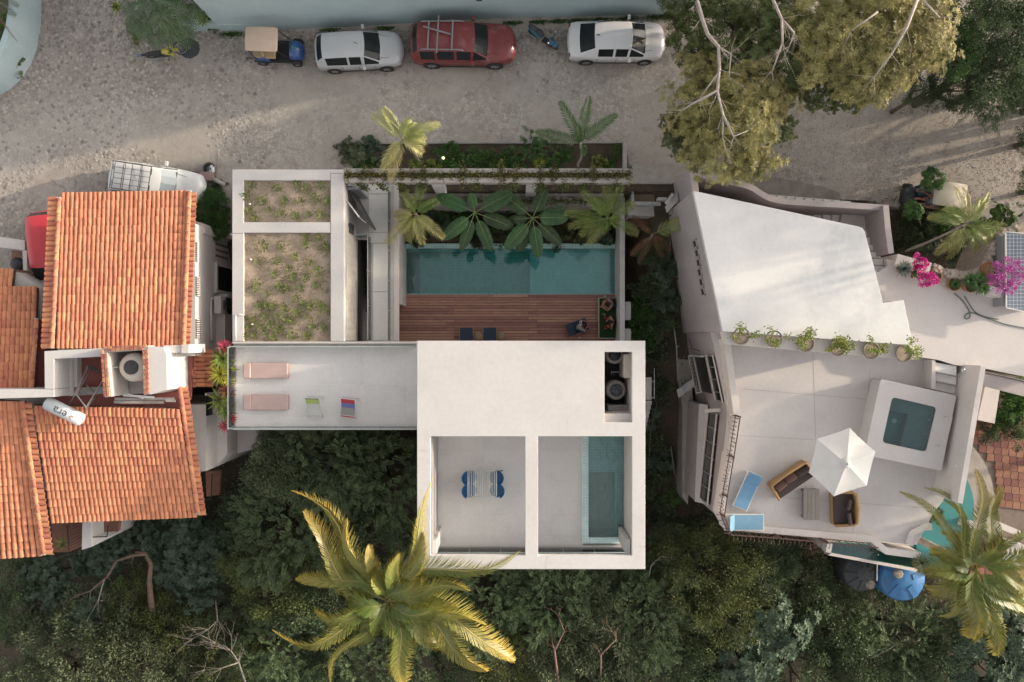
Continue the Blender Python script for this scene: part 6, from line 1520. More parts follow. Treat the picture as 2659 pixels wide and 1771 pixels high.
RUSTC=flat('rust_cloth',(.17,.035,.025),.9);JEAN=flat('blue_jeans',(.025,.07,.13),.9);LILAC=mat('lilac_shirt_cloth',(.34,.28,.33),(.26,.21,.26),9,.9,stretch=(1,6,1),bump=.4);BSH=flat('blue_swim_shorts',(.10,.18,.28),.9)
ZZ=bpy.data.materials.new('zigzag_knit');ZZ.use_nodes=True
def _zz():
 N,K=ZZ.node_tree.nodes,ZZ.node_tree.links;b=N['Principled BSDF'];b.inputs['Roughness'].default_value=.9
 tc=N.new('ShaderNodeTexCoord');sp_=N.new('ShaderNodeSeparateXYZ');K.new(tc.outputs['Object'],sp_.inputs[0])
 def M(op,a,c=None):
  n=N.new('ShaderNodeMath');n.operation=op
  for i,q in enumerate((a,c)):
   if q is None:continue
   if isinstance(q,(int,float)):n.inputs[i].default_value=q
   else:K.new(q,n.inputs[i])
  return n.outputs[0]
 zig=M('PINGPONG',sp_.outputs[1],.055);s=M('ADD',M('ADD',sp_.outputs[0],M('MULTIPLY',sp_.outputs[2],.35)),M('MULTIPLY',zig,.8));g=M('GREATER_THAN',M('FRACT',M('MULTIPLY',s,10.5)),.55)
 x=N.new('ShaderNodeMix');x.data_type='RGBA';K.new(g,x.inputs[0]);x.inputs[6].default_value=(.015,.018,.025,1);x.inputs[7].default_value=(.75,.76,.78,1);K.new(x.outputs[2],b.inputs['Base Color'])
_zz()
db=empty('daybed',P(1577,826,ZD),'green cushioned daybed with pale wood frame on the pool deck','daybed')
m_=MB();m_.rect(1556.5,775,1599,877,ZD+.36,ZD+.20,ZD+.36);m_.build('cushion',mat('dark_green_cushion',(.022,.058,.016),(.018,.048,.014),9,.95,bump=.4),db,bevel=.04)
for q in((1554,772.5,1599,774.6),(1554,877.4,1599,879.5),(1554,774.7,1556.3,877.3)):m_=MB();m_.rect(*q,ZD+.40,ZD+.1,ZD+.4);m_.build('frame_rail',flat('pale_wood',(.45,.42,.32),.7),db)
for q in((1555,774),(1597,774),(1555,876),(1597,876)):
 c=P(*q,ZD);m_=MB();m_.box((c.x,c.y,ZD+.06),(.06,.06,.12));m_.build('leg',flat('pale_wood_leg',(.40,.36,.28),.7),db)
bz=ZD+.36
person('shirtless person in blue swim shorts sitting cross-legged on the green daybed',sit(.16,kl=(.30,.32,.12),kr=(.38,-.22,.16),al=(.55,.02,.04),ar=(.52,.05,.06),hl=(.36,.12,.28),hr=(.38,-.1,.3),face=(1,.1,-.6)),P(1588,787,bz+.02),math.radians(196),SKIN,[shorts(BSH)])
person('person in rust red clothes reclining on the lower half of the green daybed',sit(.12,kl=(.42,.22,.22),kr=(.42,-.24,.16),al=(.30,.30,.04),ar=(.34,-.42,.04),hl=(.22,.26,.42),hr=(.26,-.12,.34),face=(1,-.1,-.5)),P(1590,836,bz+.02),math.radians(184),SKIN,[('dress',RUSTC,[['pel','spi','che'],['pel','hil','knl',('knl','anl',.5)],['pel','hir','knr',('knr','anr',.5)]],.03)],True)
NAVY=flat('navy_lounger_cloth',(.035,.05,.085),.85);WFR=flat('lounger_wood',(.36,.22,.16),.7)
def lounger(name,center,rz,L_,W_,label,cloth,fr,group,back=.3,ang=35,ztop=.32,cushion=None,legs=True):
 r=empty(name,center,label,'sun lounger',group,rz)
 m=MB();
 for s in(-1,1):m.box((0,s*(W_/2-.02),ztop-.03),(L_,.04,.06))
 for s in(-1,1):m.box((s*(L_/2-.02),0,ztop-.03),(.04,W_-.082,.06))
 m.build('frame',fr,r,local=True)
 sx=L_*(1-back);m=MB();m.box((L_/2-sx/2-.03,0,ztop+.012),(sx-.02,W_-.09,.02 if not cushion else cushion));m.build('bed_cloth',cloth,r,local=True,bevel=.008)
 a=math.radians(ang);bl=L_*back;m=MB();M=Matrix.Rotation(a,3,'Y');x0=-L_/2+bl-.02
 m.box((x0-math.cos(a)*bl/2,0,ztop+.02+math.sin(a)*bl/2),(bl,W_-.06,.03 if not cushion else cushion),M=M);m.build('backrest',cloth,r,local=True,bevel=.008)
 for sx_ in(-1,1):
  for sy in(-1,1):m=MB();m.box((sx_*(L_/2-.08),sy*(W_/2-.05),(ztop-.06)/2),(.05,.05,ztop-.06));m.build('leg',fr,r,local=True)
 return r
gl='loungers on the wooden pool deck'
lounger('sun_lounger',P(1211,884,ZD+.3)+Vector((0,-.25,-.3)),math.radians(90),1.9,.74,'navy deck lounger nearer the dark end of the pool, half under the roof',NAVY,WFR,gl,back=.38,ang=0)
lounger('sun_lounger',P(1272,884,ZD+.3)+Vector((0,-.25,-.3)),math.radians(90),1.9,.74,'navy deck lounger between the two round side tables',NAVY,WFR,gl,back=.38,ang=0)
lounger('sun_lounger',P(1500,849,ZD+.3)+Vector((.0,0,-.3)),math.radians(20),1.1,.72,'navy lounger turned askew with a person in zigzag jumper on it',NAVY,WFR,gl,back=.35,ang=0)
person('person in black and white zigzag jumper sitting on a navy lounger',sit(.22,kl=(.42,.14,.04),kr=(.42,-.16,.04),al=(.52,.16,-.28),ar=(.52,-.18,-.28),hl=(.42,.22,.22),hr=(.46,-.12,.24),face=(1,0,-.7)),P(1499,851,ZD+.38)+Vector((0,0,-.02)),math.radians(18),SKIN,[shirt(ZZ,1),trousers(flat('dark_shorts',(.03,.032,.04),.9))],True)
for(x,lb)in((1242,'round wicker side table between two navy loungers'),(1302,'round wicker side table beyond the second navy lounger')):
 c=P(x,874,ZD+.42);o=empty('side_table',(c.x,c.y,ZD),lb,'side table','round side tables');m_=MB();m_.lathe([(.22,0),(.225,.03),(.0,.03)],(c.x,c.y,ZD+.39),20);m_.build('table_top',mat('wicker',(.34,.26,.17),(.26,.19,.12),30,.9,bump=.6),o);m_=MB();m_.lathe([(.20,.0),(.12,.2),(.20,.38)],(c.x,c.y,ZD),16);m_.build('base',bpy.data.materials['wicker'],o)
for(x,y,lb)in((1571,770,'tiny white cup on the deck at the pool end of the daybed'),(1504,877,'small white drink on a stool close to the white roof edge')):
 c=P(x,y,ZD);m_=MB();m_.lathe([(.0,.0),(.04,0),(.05,.09),(.0,.09)],c,10);prop(m_.build('cup',WMET),lb,'cup')
rg=Vector((math.cos(math.radians(172)),math.sin(math.radians(172)),0));cc=gc2.location;q=Vector((-rg.y,rg.x,0))
person('driver in jeans and lilac shirt steering the cream roofed golf cart',sit(.05,kl=(.50,.20,.14),kr=(.50,-.22,.14),al=(.62,.20,-.36),ar=(.62,-.22,-.36),hl=(.44,.14,.32),hr=(.44,-.14,.32)),cc+rg*.02-q*.25+Vector((0,0,.78)),math.radians(172),SKIN2,[shirt(LILAC,.55),trousers(JEAN)])
person('passenger with bare legs stretched out beside the driver in the golf cart',sit(.02,kl=(.50,.12,.12),kr=(.50,-.14,.12),al=(.84,.06,-.10),ar=(.86,-.10,-.10),hl=(.25,.2,.16),hr=(.25,-.2,.16)),cc+rg*.04+q*.28+Vector((0,0,.78)),math.radians(172),SKIN,[shirt(flat('grey_top',(.25,.24,.26),.9)),('shorts',flat('grey_shorts',(.2,.19,.2),.9),[['pel','hil',('hil','knl',.5)],['pel','hir',('hir','knr',.5)]],.02)])
PINKC=mat('dusty_pink_cushion',(.50,.37,.34),(.45,.33,.305),2,.9,detail=.04,bump=.1)
for(y,lb)in((963,'pink padded lounger nearer the planted roof'),(1045,'pink padded lounger nearer the forest edge')):
 c=P(690,y,TF+.3);r=empty('sun_lounger',(c.x,c.y,TF),lb,'sun lounger','pink loungers on the terrace')
 m_=MB();m_.box((.14,0,.22),(1.64,.70,.12));m_.build('mattress',PINKC,r,local=True,bevel=.04)
 m_=MB();m_.box((-.83,0,.26),(.34,.68,.16));m_.build('head_cushion',PINKC,r,local=True,bevel=.05)
 m_=MB();m_.box((0,0,.12),(1.94,.66,.07));m_.build('base',PINKC,r,local=True)
 for sx in(-.85,.85):
  for sy in(-.28,.28):m_=MB();m_.box((sx,sy,.045),(.06,.06,.09));m_.build('leg',PINKC,r,local=True)
def deck_chair(px,py,rz,bands,label,rails=True):
 c=P(px,py,TF);r=empty('deck_chair',(c.x,c.y,TF),label,'deck chair','striped deck chairs on the terrace',rz)
 m=MB()
 for s in(-1,1):m.tube([(s*.33,-.5,.02),(s*.33,.42,.78)],.018,6);m.tube([(s*.36,.45,.02),(s*.36,-.35,.36)],.018,6)
 for(y,z)in((-.46,.06),(.42,.78),(.43,.03),(-.35,.36)):m.tube([(-.36,y,z),(.36,y,z)],.016,6)
 m.build('frame',WMET,r,local=True);n=16
 prof=[Vector((0,lerp(-.42,.42,t),lerp(.34,.76,t)-.20*math.sin(math.pi*t)*(1-t*.5)))for t in np.linspace(0,1,n+1)]
 for(t0,t1,mt)in bands:
  m=MB();k0,k1=int(t0*n),int(t1*n)
  for k in range(k0,k1):
   a,b=prof[k],prof[k+1];m.add([(-.30,a.y,a.z),(.30,a.y,a.z),(.30,b.y,b.z),(-.30,b.y,b.z)],[(0,1,2,3)],True);m.add([(-.30,a.y,a.z-.01),(.30,a.y,a.z-.01),(.30,b.y,b.z-.01),(-.30,b.y,b.z-.01)],[(3,2,1,0)],True)
  m.build('cloth_band',mt,r,local=True)
 return r
FW=flat('offwhite_cloth',(.56,.56,.53),.9);FL=flat('lime_cloth',(.42,.50,.16),.9);FR=flat('red_cloth',(.50,.06,.07),.9);FB=flat('blue_cloth',(.17,.20,.42),.9);FG=flat('grey_cloth',(.33,.32,.31),.9);FK=flat('charcoal_cloth',(.06,.065,.08),.9)
deck_chair(820,1055,math.radians(-1),[(0,.70,FW),(.70,.94,FL),(.94,1,FK)],'deck chair with white and lime cloth')
deck_chair(909,1057,math.radians(-7),[(0,.07,FR),(.07,.5,FG),(.5,.76,FB),(.76,1,FR)],'deck chair with grey, blue and red cloth')
wtb=empty('wire_table',P(1254,1256,TF),'white wire dining table between four blue chairs','table')
wc=P(1252,1256,TF+.74);m_=MB();W2,H2=.62,.56
for k in range(17):
 x=lerp(-W2,W2,k/16);m_.tube([(x,-H2,0),(x,H2,0)],.016 if k%4 else .026,4)
m_.tube([(-W2,-H2,0),(W2,-H2,0)],.015,4);m_.tube([(-W2,H2,0),(W2,H2,0)],.015,4)
for z_ in(.25,):
 for s in(-1,1):
  for k in range(6):m_.tube([(s*(W2-.08-k*.04),-H2,-.02),(s*(W2-.08-k*.04),-H2+.0,-.7)],.008,3)
WIREM=flat('white_wire',(.66,.68,.68),.4);m_.v=[(a+wc.x,b+wc.y,c+wc.z)for a,b,c in m_.v];m_.build('wire_top',WIREM,wtb)
for sx in(-1,1):
 for sy in(-1,1):l_=MB();l_.tube([wc+Vector((sx*.5,sy*.5,0)),wc+Vector((sx*.45,sy*.45,-.73))],.015,5);l_.build('leg',WIREM,wtb)
BCH=flat('ocean_blue_plastic',(.035,.17,.36),.4)
for i,(x,y,s,lb)in enumerate(((1220,1240,1,'blue shell chair on the slim wall side, nearer the solid roof'),(1220,1273,1,'blue shell chair on the slim wall side, nearer the glass railing'),(1288,1239,-1,'blue shell chair on the plunge pool side, nearer the solid roof'),(1290,1273,-1,'blue shell chair on the plunge pool side, nearer the glass railing'))):
 c=P(x,y,TF+.45);r=empty('chair',(c.x,c.y,TF),lb,'chair','blue chairs round the wire table',0 if s>0 else math.pi)
 m_=MB();m_.lathe([(.0,.40),(.2,.405),(.28,.44),(.31,.48)],(0,0,0),20);m_.build('seat_shell',BCH,r,local=True)
 m_=MB();m_.lathe([(.30,.44),(.34,.62),(.35,.74),(.33,.74),(.32,.62),(.29,.46)],(0,0,0),16,None,math.radians(115),math.radians(245));m_.build('backrest',BCH,r,local=True)
 for a in(45,135,225,315):m_=MB();d=Vector((math.cos(math.radians(a)),math.sin(math.radians(a)),0));m_.tube([d*.15+Vector((0,0,.41)),d*.25],.014,5);m_.build('leg',BCH,r,local=True)
fp=MB();fp.tube([P(1233,1230,TF+.02)+Vector((.0,.18,.45)),P(1216,1226,TF+.47)],.02);fp.tube([P(1280,1226,TF+.47),P(1306,1222,TF+.47)],.025);prop(fp.build('folded_pole',DGREY),'dark thin poles lying across the chair tops by the wire table','pole')
for(x,y,z,r_,lb,inner)in((1596,921,4.25,.40,'round grey pressure tank half under the roof edge of the shaft',DARK),(1600,1013,4.25,.42,'round grey tank with glinting dark lid in the roof shaft',mat('glinting_lid',(.02,.025,.035),(.12,.13,.15),14,.25,bump=.8))):
 c=P(x,y,z);o=empty('shaft_tank',(c.x,c.y,3.1),lb,'water tank','tanks in the roof shaft');m_=MB();m_.lathe([(r_,-1.1),(r_,-.06),(r_*.93,0),(r_*.68,.02)],c,28);m_.build('tank_body',flat('tank_grey',(.26,.25,.235),.5),o);m_=MB();m_.lathe([(r_*.68,.02),(r_*.6,.06),(0,.07)],c,24);m_.build('lid',inner,o)
m_=MB();m_.rect(1619,919,1650,982,4.7,3.2,4.7);prop(m_.build('water_heater',PLASTW,bevel=.06),'tall white boiler casing along the shaft wall','water heater')
m_=MB();m_.rect(1580,1052,1645,1092,4.2,3.15,4.2);prop(m_.build('equipment_shelf',CONCD),'grey shelf slab in the shaft carrying the pinkish box','shelf')
m_=MB();m_.rect(1587,1068,1650,1088,4.6,4.22,4.6);prop(m_.build('equipment_box',flat('pinkish_box',(.42,.38,.37),.6),bevel=.02),'pinkish grey equipment box on the shelf in the shaft','equipment box')
m_=MB();c=P(1600,966,4.0);m_.tube([c+Vector((-.2,0,0)),c+Vector((.3,0,0))],.025);m_.tube([c+Vector((-.2,-.12,0)),c+Vector((-.2,.06,0))],.02);m_.tube([P(1632,985,4.1),P(1632,1048,4.1)],.025);m_.tube([P(1638,985,4.1),P(1638,1048,4.1)],.03);prop(m_.build('pipes',GREYM),'grey pipes and valve between the tanks in the shaft','pipes')
BCL=mat('sky_blue_cloth',(.17,.33,.50),(.14,.29,.46),2,.8,detail=.04,bump=.05);BLC2=mat('faded_blue_cloth',(.19,.36,.48),(.16,.32,.44),2,.8,detail=.04,bump=.05)
lounger('sun_lounger',P(1936,1271,ZT),math.radians(180+66),1.72,.70,'blue sling lounger standing diagonal beside the wicker sofa',BCL,WMET,'blue loungers on the villa terrace',back=.30,ang=28)
c=P(1936,1265,ZT+.3)
lounger('sun_lounger',P(1932,1356,ZT+.3)+Vector((0,0,-.3)),0,1.78,.74,'blue sling lounger parallel to the terrace edge railing',BLC2,WMET,'blue loungers on the villa terrace',back=.26,ang=50)
WICK=mat('tan_rattan',(.42,.26,.12),(.32,.19,.09),25,.7,bump=.5);BRC=mat('brown_cushion',(.075,.055,.052),(.06,.045,.043),2,.95,detail=.06,bump=.15);PILL=mat('mocha_pillow',(.17,.10,.085),(.14,.085,.07),3,.95)
def sofa(center,rz,L_,D_,label,pillows):
 r=empty('rattan_sofa',center,label,'sofa','rattan sofas on the villa terrace',rz)
 m=MB();m.box((0,0,.18),(L_,D_,.28));m.build('base',WICK,r,local=True,bevel=.05)
 m=MB();m.tube([(-L_/2,-D_/2+.05,.52),(-L_/2+.03,D_/2-.12,.6),(-L_/2+.15,D_/2-.02,.68),(0,D_/2+.03,.72),(L_/2-.15,D_/2-.02,.68),(L_/2-.03,D_/2-.12,.6),(L_/2,-D_/2+.05,.52)],.065,8);m.build('arm_roll',WICK,r,local=True)
 m=MB();m.box((0,D_/2-.03,.48),(L_-.1,.07,.4));
 for s in(-1,1):m.box((s*(L_/2-.03),-.02,.40),(.06,D_-.1,.26))
 m.build('back_panel',WICK,r,local=True)
 m=MB();m.box((0,-.05,.38),(L_-.16,D_-.16,.14));m.build('seat_cushion',BRC,r,local=True,bevel=.05)
 for(x,w,mt,tl,yy)in pillows:
  m=MB();M=Matrix.Rotation(tl,3,'Z')@Matrix.Rotation(-.9,3,'X');m.box((x,yy,.58),(w,.42,.14),M=M);m.build('pillow',mt,r,local=True,bevel=.06)
 return r
sofa(P(2048,1243,ZT)+Vector((0,0,0)),math.radians(34),1.95,.86,'rattan sofa with brown cushions and two mocha pillows, set askew',[(-.58,.5,PILL,.1,.16),(-.02,.52,PILL,-.05,.2),(.58,.6,BRC,-.1,.16)])
sofa(P(2181,1315,ZT),math.radians(-88),1.5,.98,'rattan sofa partly under the white parasol',[(.42,.55,BRC,.1,.2),(-.18,.5,BRC,-.3,.2)])
tbw=empty('coffee_table',P(2098,1305,ZT),'weathered grey plank coffee table between the sofas','table');GW=mat('grey_weathered_wood',(.25,.22,.20),(.18,.155,.14),12,.9,detail=.2,stretch=(5,1,1),bump=.4,obj_rand=.15)
for k in range(4):m_=MB();m_.box((-.27+k*.18,0,.40),(.172,1.38,.05));m_.build('plank',GW,tbw,local=True)
for sx in(-1,1):
 for sy in(-1,1):m_=MB();m_.box((sx*.28,sy*.6,.19),(.1,.1,.37));m_.build('leg',GW,tbw,local=True)
m_=MB();m_.box((0,0,.14),(.6,1.2,.04));m_.build('shelf',GW,tbw,local=True)
um=empty('parasol',P(2192,1203,ZT),'white hexagonal parasol open over the villa terrace','parasol');zr=ZT+2.2
rim=[P(x,y,zr)for x,y in((2207,1111),(2273,1173),(2251,1261),(2165,1289),(2100,1227),(2121,1139))];cen=sum(rim,Vector())/6;ap=Vector((cen.x,cen.y,zr+.5))
CAN=mat('white_canvas',(.74,.73,.70),(.70,.69,.665),2,.9,detail=.02,bump=.05,trans=.25)
for i in range(6):
 a,b=rim[i],rim[(i+1)%6];m_=MB();n=6;vs=[]
 for u in range(n+1):
  t=u/n
  for w_ in range(n+1):
   s=w_/n;e=a.lerp(b,s)+(cen-a.lerp(b,s))*.02*math.sin(math.pi*s);p=ap.lerp(e,t);p.z-=.04*math.sin(math.pi*t)*(.4+.6*math.sin(math.pi*s))*.8;vs.append(p)
 m_.add(vs,[(u*(n+1)+w_,u*(n+1)+w_+1,(u+1)*(n+1)+w_+1,(u+1)*(n+1)+w_)for u in range(n)for w_ in range(n)],True);m_.build('canopy_panel',CAN,um)
m_=MB();m_.lathe([(.30,-.14),(.17,-.02),(.0,.07)],ap,6);m_.build('vent_cap',CAN,um);m_=MB();m_.lathe([(.04,.05),(.03,.12),(0,.13)],ap,10);m_.build('finial',GREYM,um)
m_=MB();m_.tube([Vector((cen.x,cen.y,ZT)),ap],.025,8);m_.build('pole',WMET,um);m_=MB();m_.lathe([(.3,0),(.28,.08),(.05,.1)],Vector((cen.x,cen.y,ZT)),20);m_.build('base',DGREY,um)
m_=MB()
for p in rim:m_.tube([ap+Vector((0,0,-.04)),ap.lerp(p,.5)-Vector((0,0,.12)),p-Vector((0,0,.03))],.012,4)
m_.build('rib',WMET,um)
c=P(543,437,.2);m_=MB();m_.lathe([(.15,-.08),(.25,-.1),(.29,0),(.25,.1),(.15,.08)],c,22);prop(m_.build('tyre',RUBBER),'old tyre lying by the pavement with a white bag in it','tyre')
def lump(c,r,seed,m,nm,lb,cat,sq=(1,1,.7)):
 rr=random.Random(seed);mb=MB();n=10;vs=[]
 for i in range(6):
  for k in range(n):a=2*math.pi*k/n;e=math.pi*(i+.5)/6;q=r*(1+rr.uniform(-.2,.2));vs.append(Vector(c)+Vector((q*math.sin(e)*math.cos(a)*sq[0],q*math.sin(e)*math.sin(a)*sq[1],q*math.cos(e)*sq[2])))
 mb.add(vs,[(i*n+k,i*n+(k+1)%n,(i+1)*n+(k+1)%n,(i+1)*n+k)for i in range(5)for k in range(n)]+[tuple(range(n)),tuple(50+k for k in range(n))],True);return prop(mb.build(nm,m),lb,cat)
lump(P(550,440,.3),.19,3,flat('white_bag_plastic',(.55,.57,.62),.5),'bag','crumpled white plastic bag stuffed in the old tyre','bag',(.7,1.1,.8))
m_=MB();m_.pp([(514,448),(546,444),(547,468),(520,471)],.62,.1);prop(m_.build('box',mat('brown_carton',(.27,.20,.18),(.22,.16,.15),4,.9),bevel=.03),'brownish box between the tyre and the fallen post','box')
m_=MB();m_.tube([P(545,460,.3),P(582,480,.25)],.10,10);prop(m_.build('post',OLDC),'thick pale post lying beside the pavement','post')
lump(P(537,505,.3),.17,8,flat('pale_bag',(.55,.50,.42),.9),'bag','pale cloth bag at the top of the clipped green bush','bag',(1,1,.5))
m_=MB();m_.box(P(571,554,.2),(.16,.18,.2));prop(m_.build('meter_box',WMET),'small white meter box beside the clipped bush','meter box')
c=P(41,684,.8);m_=MB();m_.lathe([(.26,-.6),(.30,-.05),(.27,.0),(.1,.04),(0,.04)],c,20);prop(m_.build('plant_tub',DGREY),'dark round tub standing in the little west court','tub')
c=P(1151,411,.15);m_=MB();m_.lathe([(.0,.08),(.05,.06),(.07,0),(.05,-.06)],c,12);lm=bpy.data.materials.new('lit_bulb');lm.use_nodes=True;lm.node_tree.nodes['Principled BSDF'].inputs['Emission Color'].default_value=(1,.82,.45,1);lm.node_tree.nodes['Principled BSDF'].inputs['Emission Strength'].default_value=2.0;prop(m_.build('garden_lamp',lm),'small lit garden lamp among the plants of the street bed','lamp')
K_FERN=TreeKind('feathery_tree',LF_FERN,3,nclump=120,per=154,cr=.62,ll=.17,lw=.045,style='feather',inner=.3,Hh=2.4)
K_GREY=TreeKind('grey_leaf_tree',LF_GREY,2,nclump=110,per=95,cr=.42,ll=.15,lw=.075,style='fine',inner=.25,Hh=2.0,amp=.22)
K_DARK=TreeKind('dark_leaf_tree',LF_DARK,3,nclump=100,per=100,cr=.50,ll=.16,lw=.06,style='fine',inner=.35,Hh=2.2)
K_OLIV=TreeKind('olive_tree',LF_OLIVE,2,nclump=100,per=100,cr=.45,ll=.15,lw=.06,style='fine',inner=.3,Hh=2.5)
K_BLUE=TreeKind('blue_leaf_tree',LF_BLUE,2,nclump=75,per=40,cr=.50,ll=.36,lw=.14,style='rosette',inner=.35,Hh=1.7,R=2.4)
K_LUSH=TreeKind('lush_tree',LF_LUSH,2,nclump=80,per=90,cr=.45,ll=.17,lw=.08,style='fine',inner=.3,Hh=2.0)
K_GOLD=TreeKind('golden_tree',LF_GOLD,3,nclump=90,per=70,cr=.50,ll=.28,lw=.06,style='rosette',inner=.45,Hh=1.8,R=2.4,bark=BARKW,amp=.35)
K_GOLG=TreeKind('olive_whorl_tree',LF_OLIVE,2,nclump=80,per=90,cr=.50,ll=.25,lw=.06,style='rosette',inner=.4,Hh=1.9,R=2.4,bark=BARKW)
G='trees on the forest slope'
forest=[(K_GREY,742,1215,100,1.4,'grey green leafy tree nearest the white wall pier below the terrace'),(K_FERN,850,1190,130,1.6,'broad feathery tree under the middle of the terrace edge'),(K_FERN,985,1230,125,1.0,'feathery tree squeezed against the white house wall'),(K_FERN,760,1370,140,.9,'feathery tree behind the long golden palm fronds'),(K_DARK,930,1400,120,.4,'dark tree in the shade behind the palm crown'),(K_OLIV,715,1500,115,.4,'olive coloured tree on the west side of the palm crown'),(K_DARK,650,1350,85,-1.2,'dark tree between tiled roof corner and feathery trees'),(K_DARK,850,1560,120,-.6,'shaded tree directly below the palm crown'),(K_FERN,1100,1560,120,-.6,'dark feathery tree under the white house corner'),(K_GREY,200,1690,130,-.2,'big grey green domed tree in the lowest corner of the slope'),(K_GREY,340,1740,120,-.6,'grey green tree next to the domed corner tree'),(K_GREY,120,1780,100,-.4,'grey green tree cut by the lower picture edge'),(K_DARK,60,1560,100,-1.6,'very dark tree at the picture edge below the tiled eaves'),(K_BLUE,190,1590,72,-1.6,'blue green whorled tree west of the bare forked trunk'),(K_BLUE,110,1510,62,-2.0,'small blue green whorled tree below the eaves corner'),(K_BLUE,460,1420,78,-1.4,'blue green whorled tree east of the bare forked trunk'),(K_BLUE,545,1440,70,-1.6,'blue green whorled tree nearer the feathery trees'),(K_BLUE,500,1500,82,-1.7,'largest blue green whorled tree under the tiled eaves'),(K_BLUE,420,1345,50,-2.2,'small blue green whorled tree right under the eaves'),(K_BLUE,250,1450,55,-2.2,'blue green whorled tree beside the fin wall'),(K_BLUE,320,1400,45,-2.4,'tiny blue green whorled tree by the small balcony'),(K_OLIV,350,1590,90,-1.6,'thin olive tree with bare twigs around the forked trunk foot'),(K_OLIV,450,1620,100,-1.4,'thin olive tree with pale twigs north of the domed trees'),(K_DARK,560,1600,90,-1.8,'dark tree between pale twigs and the palm frond tips'),(K_DARK,480,1740,90,-1.6,'dark tree near the lower picture edge beside the domed trees'),(K_OLIV,610,1720,95,-1.4,'olive tree behind the bare grey twigs'),(K_FERN,720,1680,110,-1.2,'feathery tree below the lowest west palm frond'),(K_DARK,830,1740,95,-1.4,'dark tree at the lower edge under the palm'),(K_FERN,960,1730,100,-1.2,'feathery tree at the lower edge below the palm middle'),(K_DARK,1110,1740,105,-1.4,'dark tree at the lower edge under the orange fronds'),(K_FERN,1290,1560,125,-.8,'feathery tree right below the white house front'),(K_FERN,1430,1550,115,-.9,'feathery tree below the house beside the pale twigs'),(K_OLIV,1320,1690,115,-1.2,'olive tree at the lower edge beside the orange frond tips'),(K_GREY,1530,1560,90,-1.0,'grey green tree below the house corner'),(K_GREY,1450,1680,110,-1.2,'light grey green tree with reddish twigs below the house'),(K_GREY,1590,1690,125,-1.0,'wide grey green tree at the lower edge south of the house corner'),(K_FERN,1690,1600,110,-.8,'feathery tree between grey green and bright olive trees'),(K_DARK,1640,1480,80,-1.8,'dark tree beside the house corner in the alley mouth'),(K_DARK,1740,1460,85,-1.7,'dark tree in the mouth of the alley'),(K_OLIV,1840,1500,115,-.2,'bright olive tree with sunlit rim below the villa railing'),(K_OLIV,1880,1600,115,-.6,'olive tree just south of the sunlit one'),(K_DARK,1960,1480,95,-1.4,'dark tree below the villa railing'),(K_DARK,1800,1710,110,-1.3,'dark tree at the lower edge under the olive trees'),(K_BLUE,1930,1710,90,-1.2,'blue green whorled tree at the lower edge, middle of the slope'),(K_BLUE,2010,1640,85,-1.5,'blue green whorled tree south of the dark villa trees'),(K_DARK,2090,1540,105,-2.3,'dark tree west of the black cistern'),(K_DARK,2180,1640,110,-2.2,'dark tree south of the cisterns'),(K_DARK,2080,1740,110,-1.9,'dark tree at the lower edge below the cisterns'),(K_FERN,2320,1660,110,-2.2,'feathery tree south of the blue cistern'),(K_DARK,2250,1750,105,-1.9,'dark tree at the lower edge towards the corner palm'),(K_DARK,2440,1700,105,-1.9,'dark tree west of the corner whorled tree'),(K_BLUE,2560,1730,95,-1.2,'blue green whorled tree in the lower corner of the picture'),(K_BLUE,2640,1690,80,-1.4,'blue green whorled tree at the edge under the palm'),(K_DARK,2650,1600,100,-2.2,'dark tree behind the east palm fronds'),(K_DARK,1560,1810,110,-1.5,'dark tree cut by the lower edge south of the grey green pair'),]
for i,(k,x,y,r,z,lb)in enumerate(forest):k.place(x,y,r,z,lb,G,i)
def multi_tree(name,label,base,lobes,limbs_px,barkm,group=None):
 root=empty(name,base,label,'tree',group)
 for i,(k,x,y,r,z)in enumerate(lobes):
  rad=LN(r*1.08,z-1);sc=rad/k.R;me,_=k.vars[i%len(k.vars)];c=P(x,y,z-k.Hh*sc*.6)
  o=link('crown',me,root,Vector((c.x,c.y,z-k.Hh*sc))-base);o.scale=(sc,sc,sc);o.rotation_euler=(0,0,RR.uniform(0,6.28))
 for pts,r0 in limbs_px:
  q=[P(x,y,z)for x,y,z in pts];m_=MB();m_.tube(q,[lerp(r0,r0*.35,i/(len(q)-1))for i in range(len(q))],6)
  for j in range(1,len(q)):
   for _ in range(3):
    d=(q[j]-q[j-1]).normalized()+Vector((RR.uniform(-1,1),RR.uniform(-1,1),RR.uniform(-.3,.3)));twigs(m_,q[j],d,RR.uniform(.4,.9),r0*.15,RR,1,.7,.4,4,2)
  m_.build('limb',barkm,root)
 m_=MB();q=P(*lobes[0][1:3],lobes[0][4]-2.2);m_.tube([base,base.lerp(q,.5)+Vector((.3,0,.4)),q],[.32,.26,.16],8);m_.build('trunk',barkm,root)
 return root
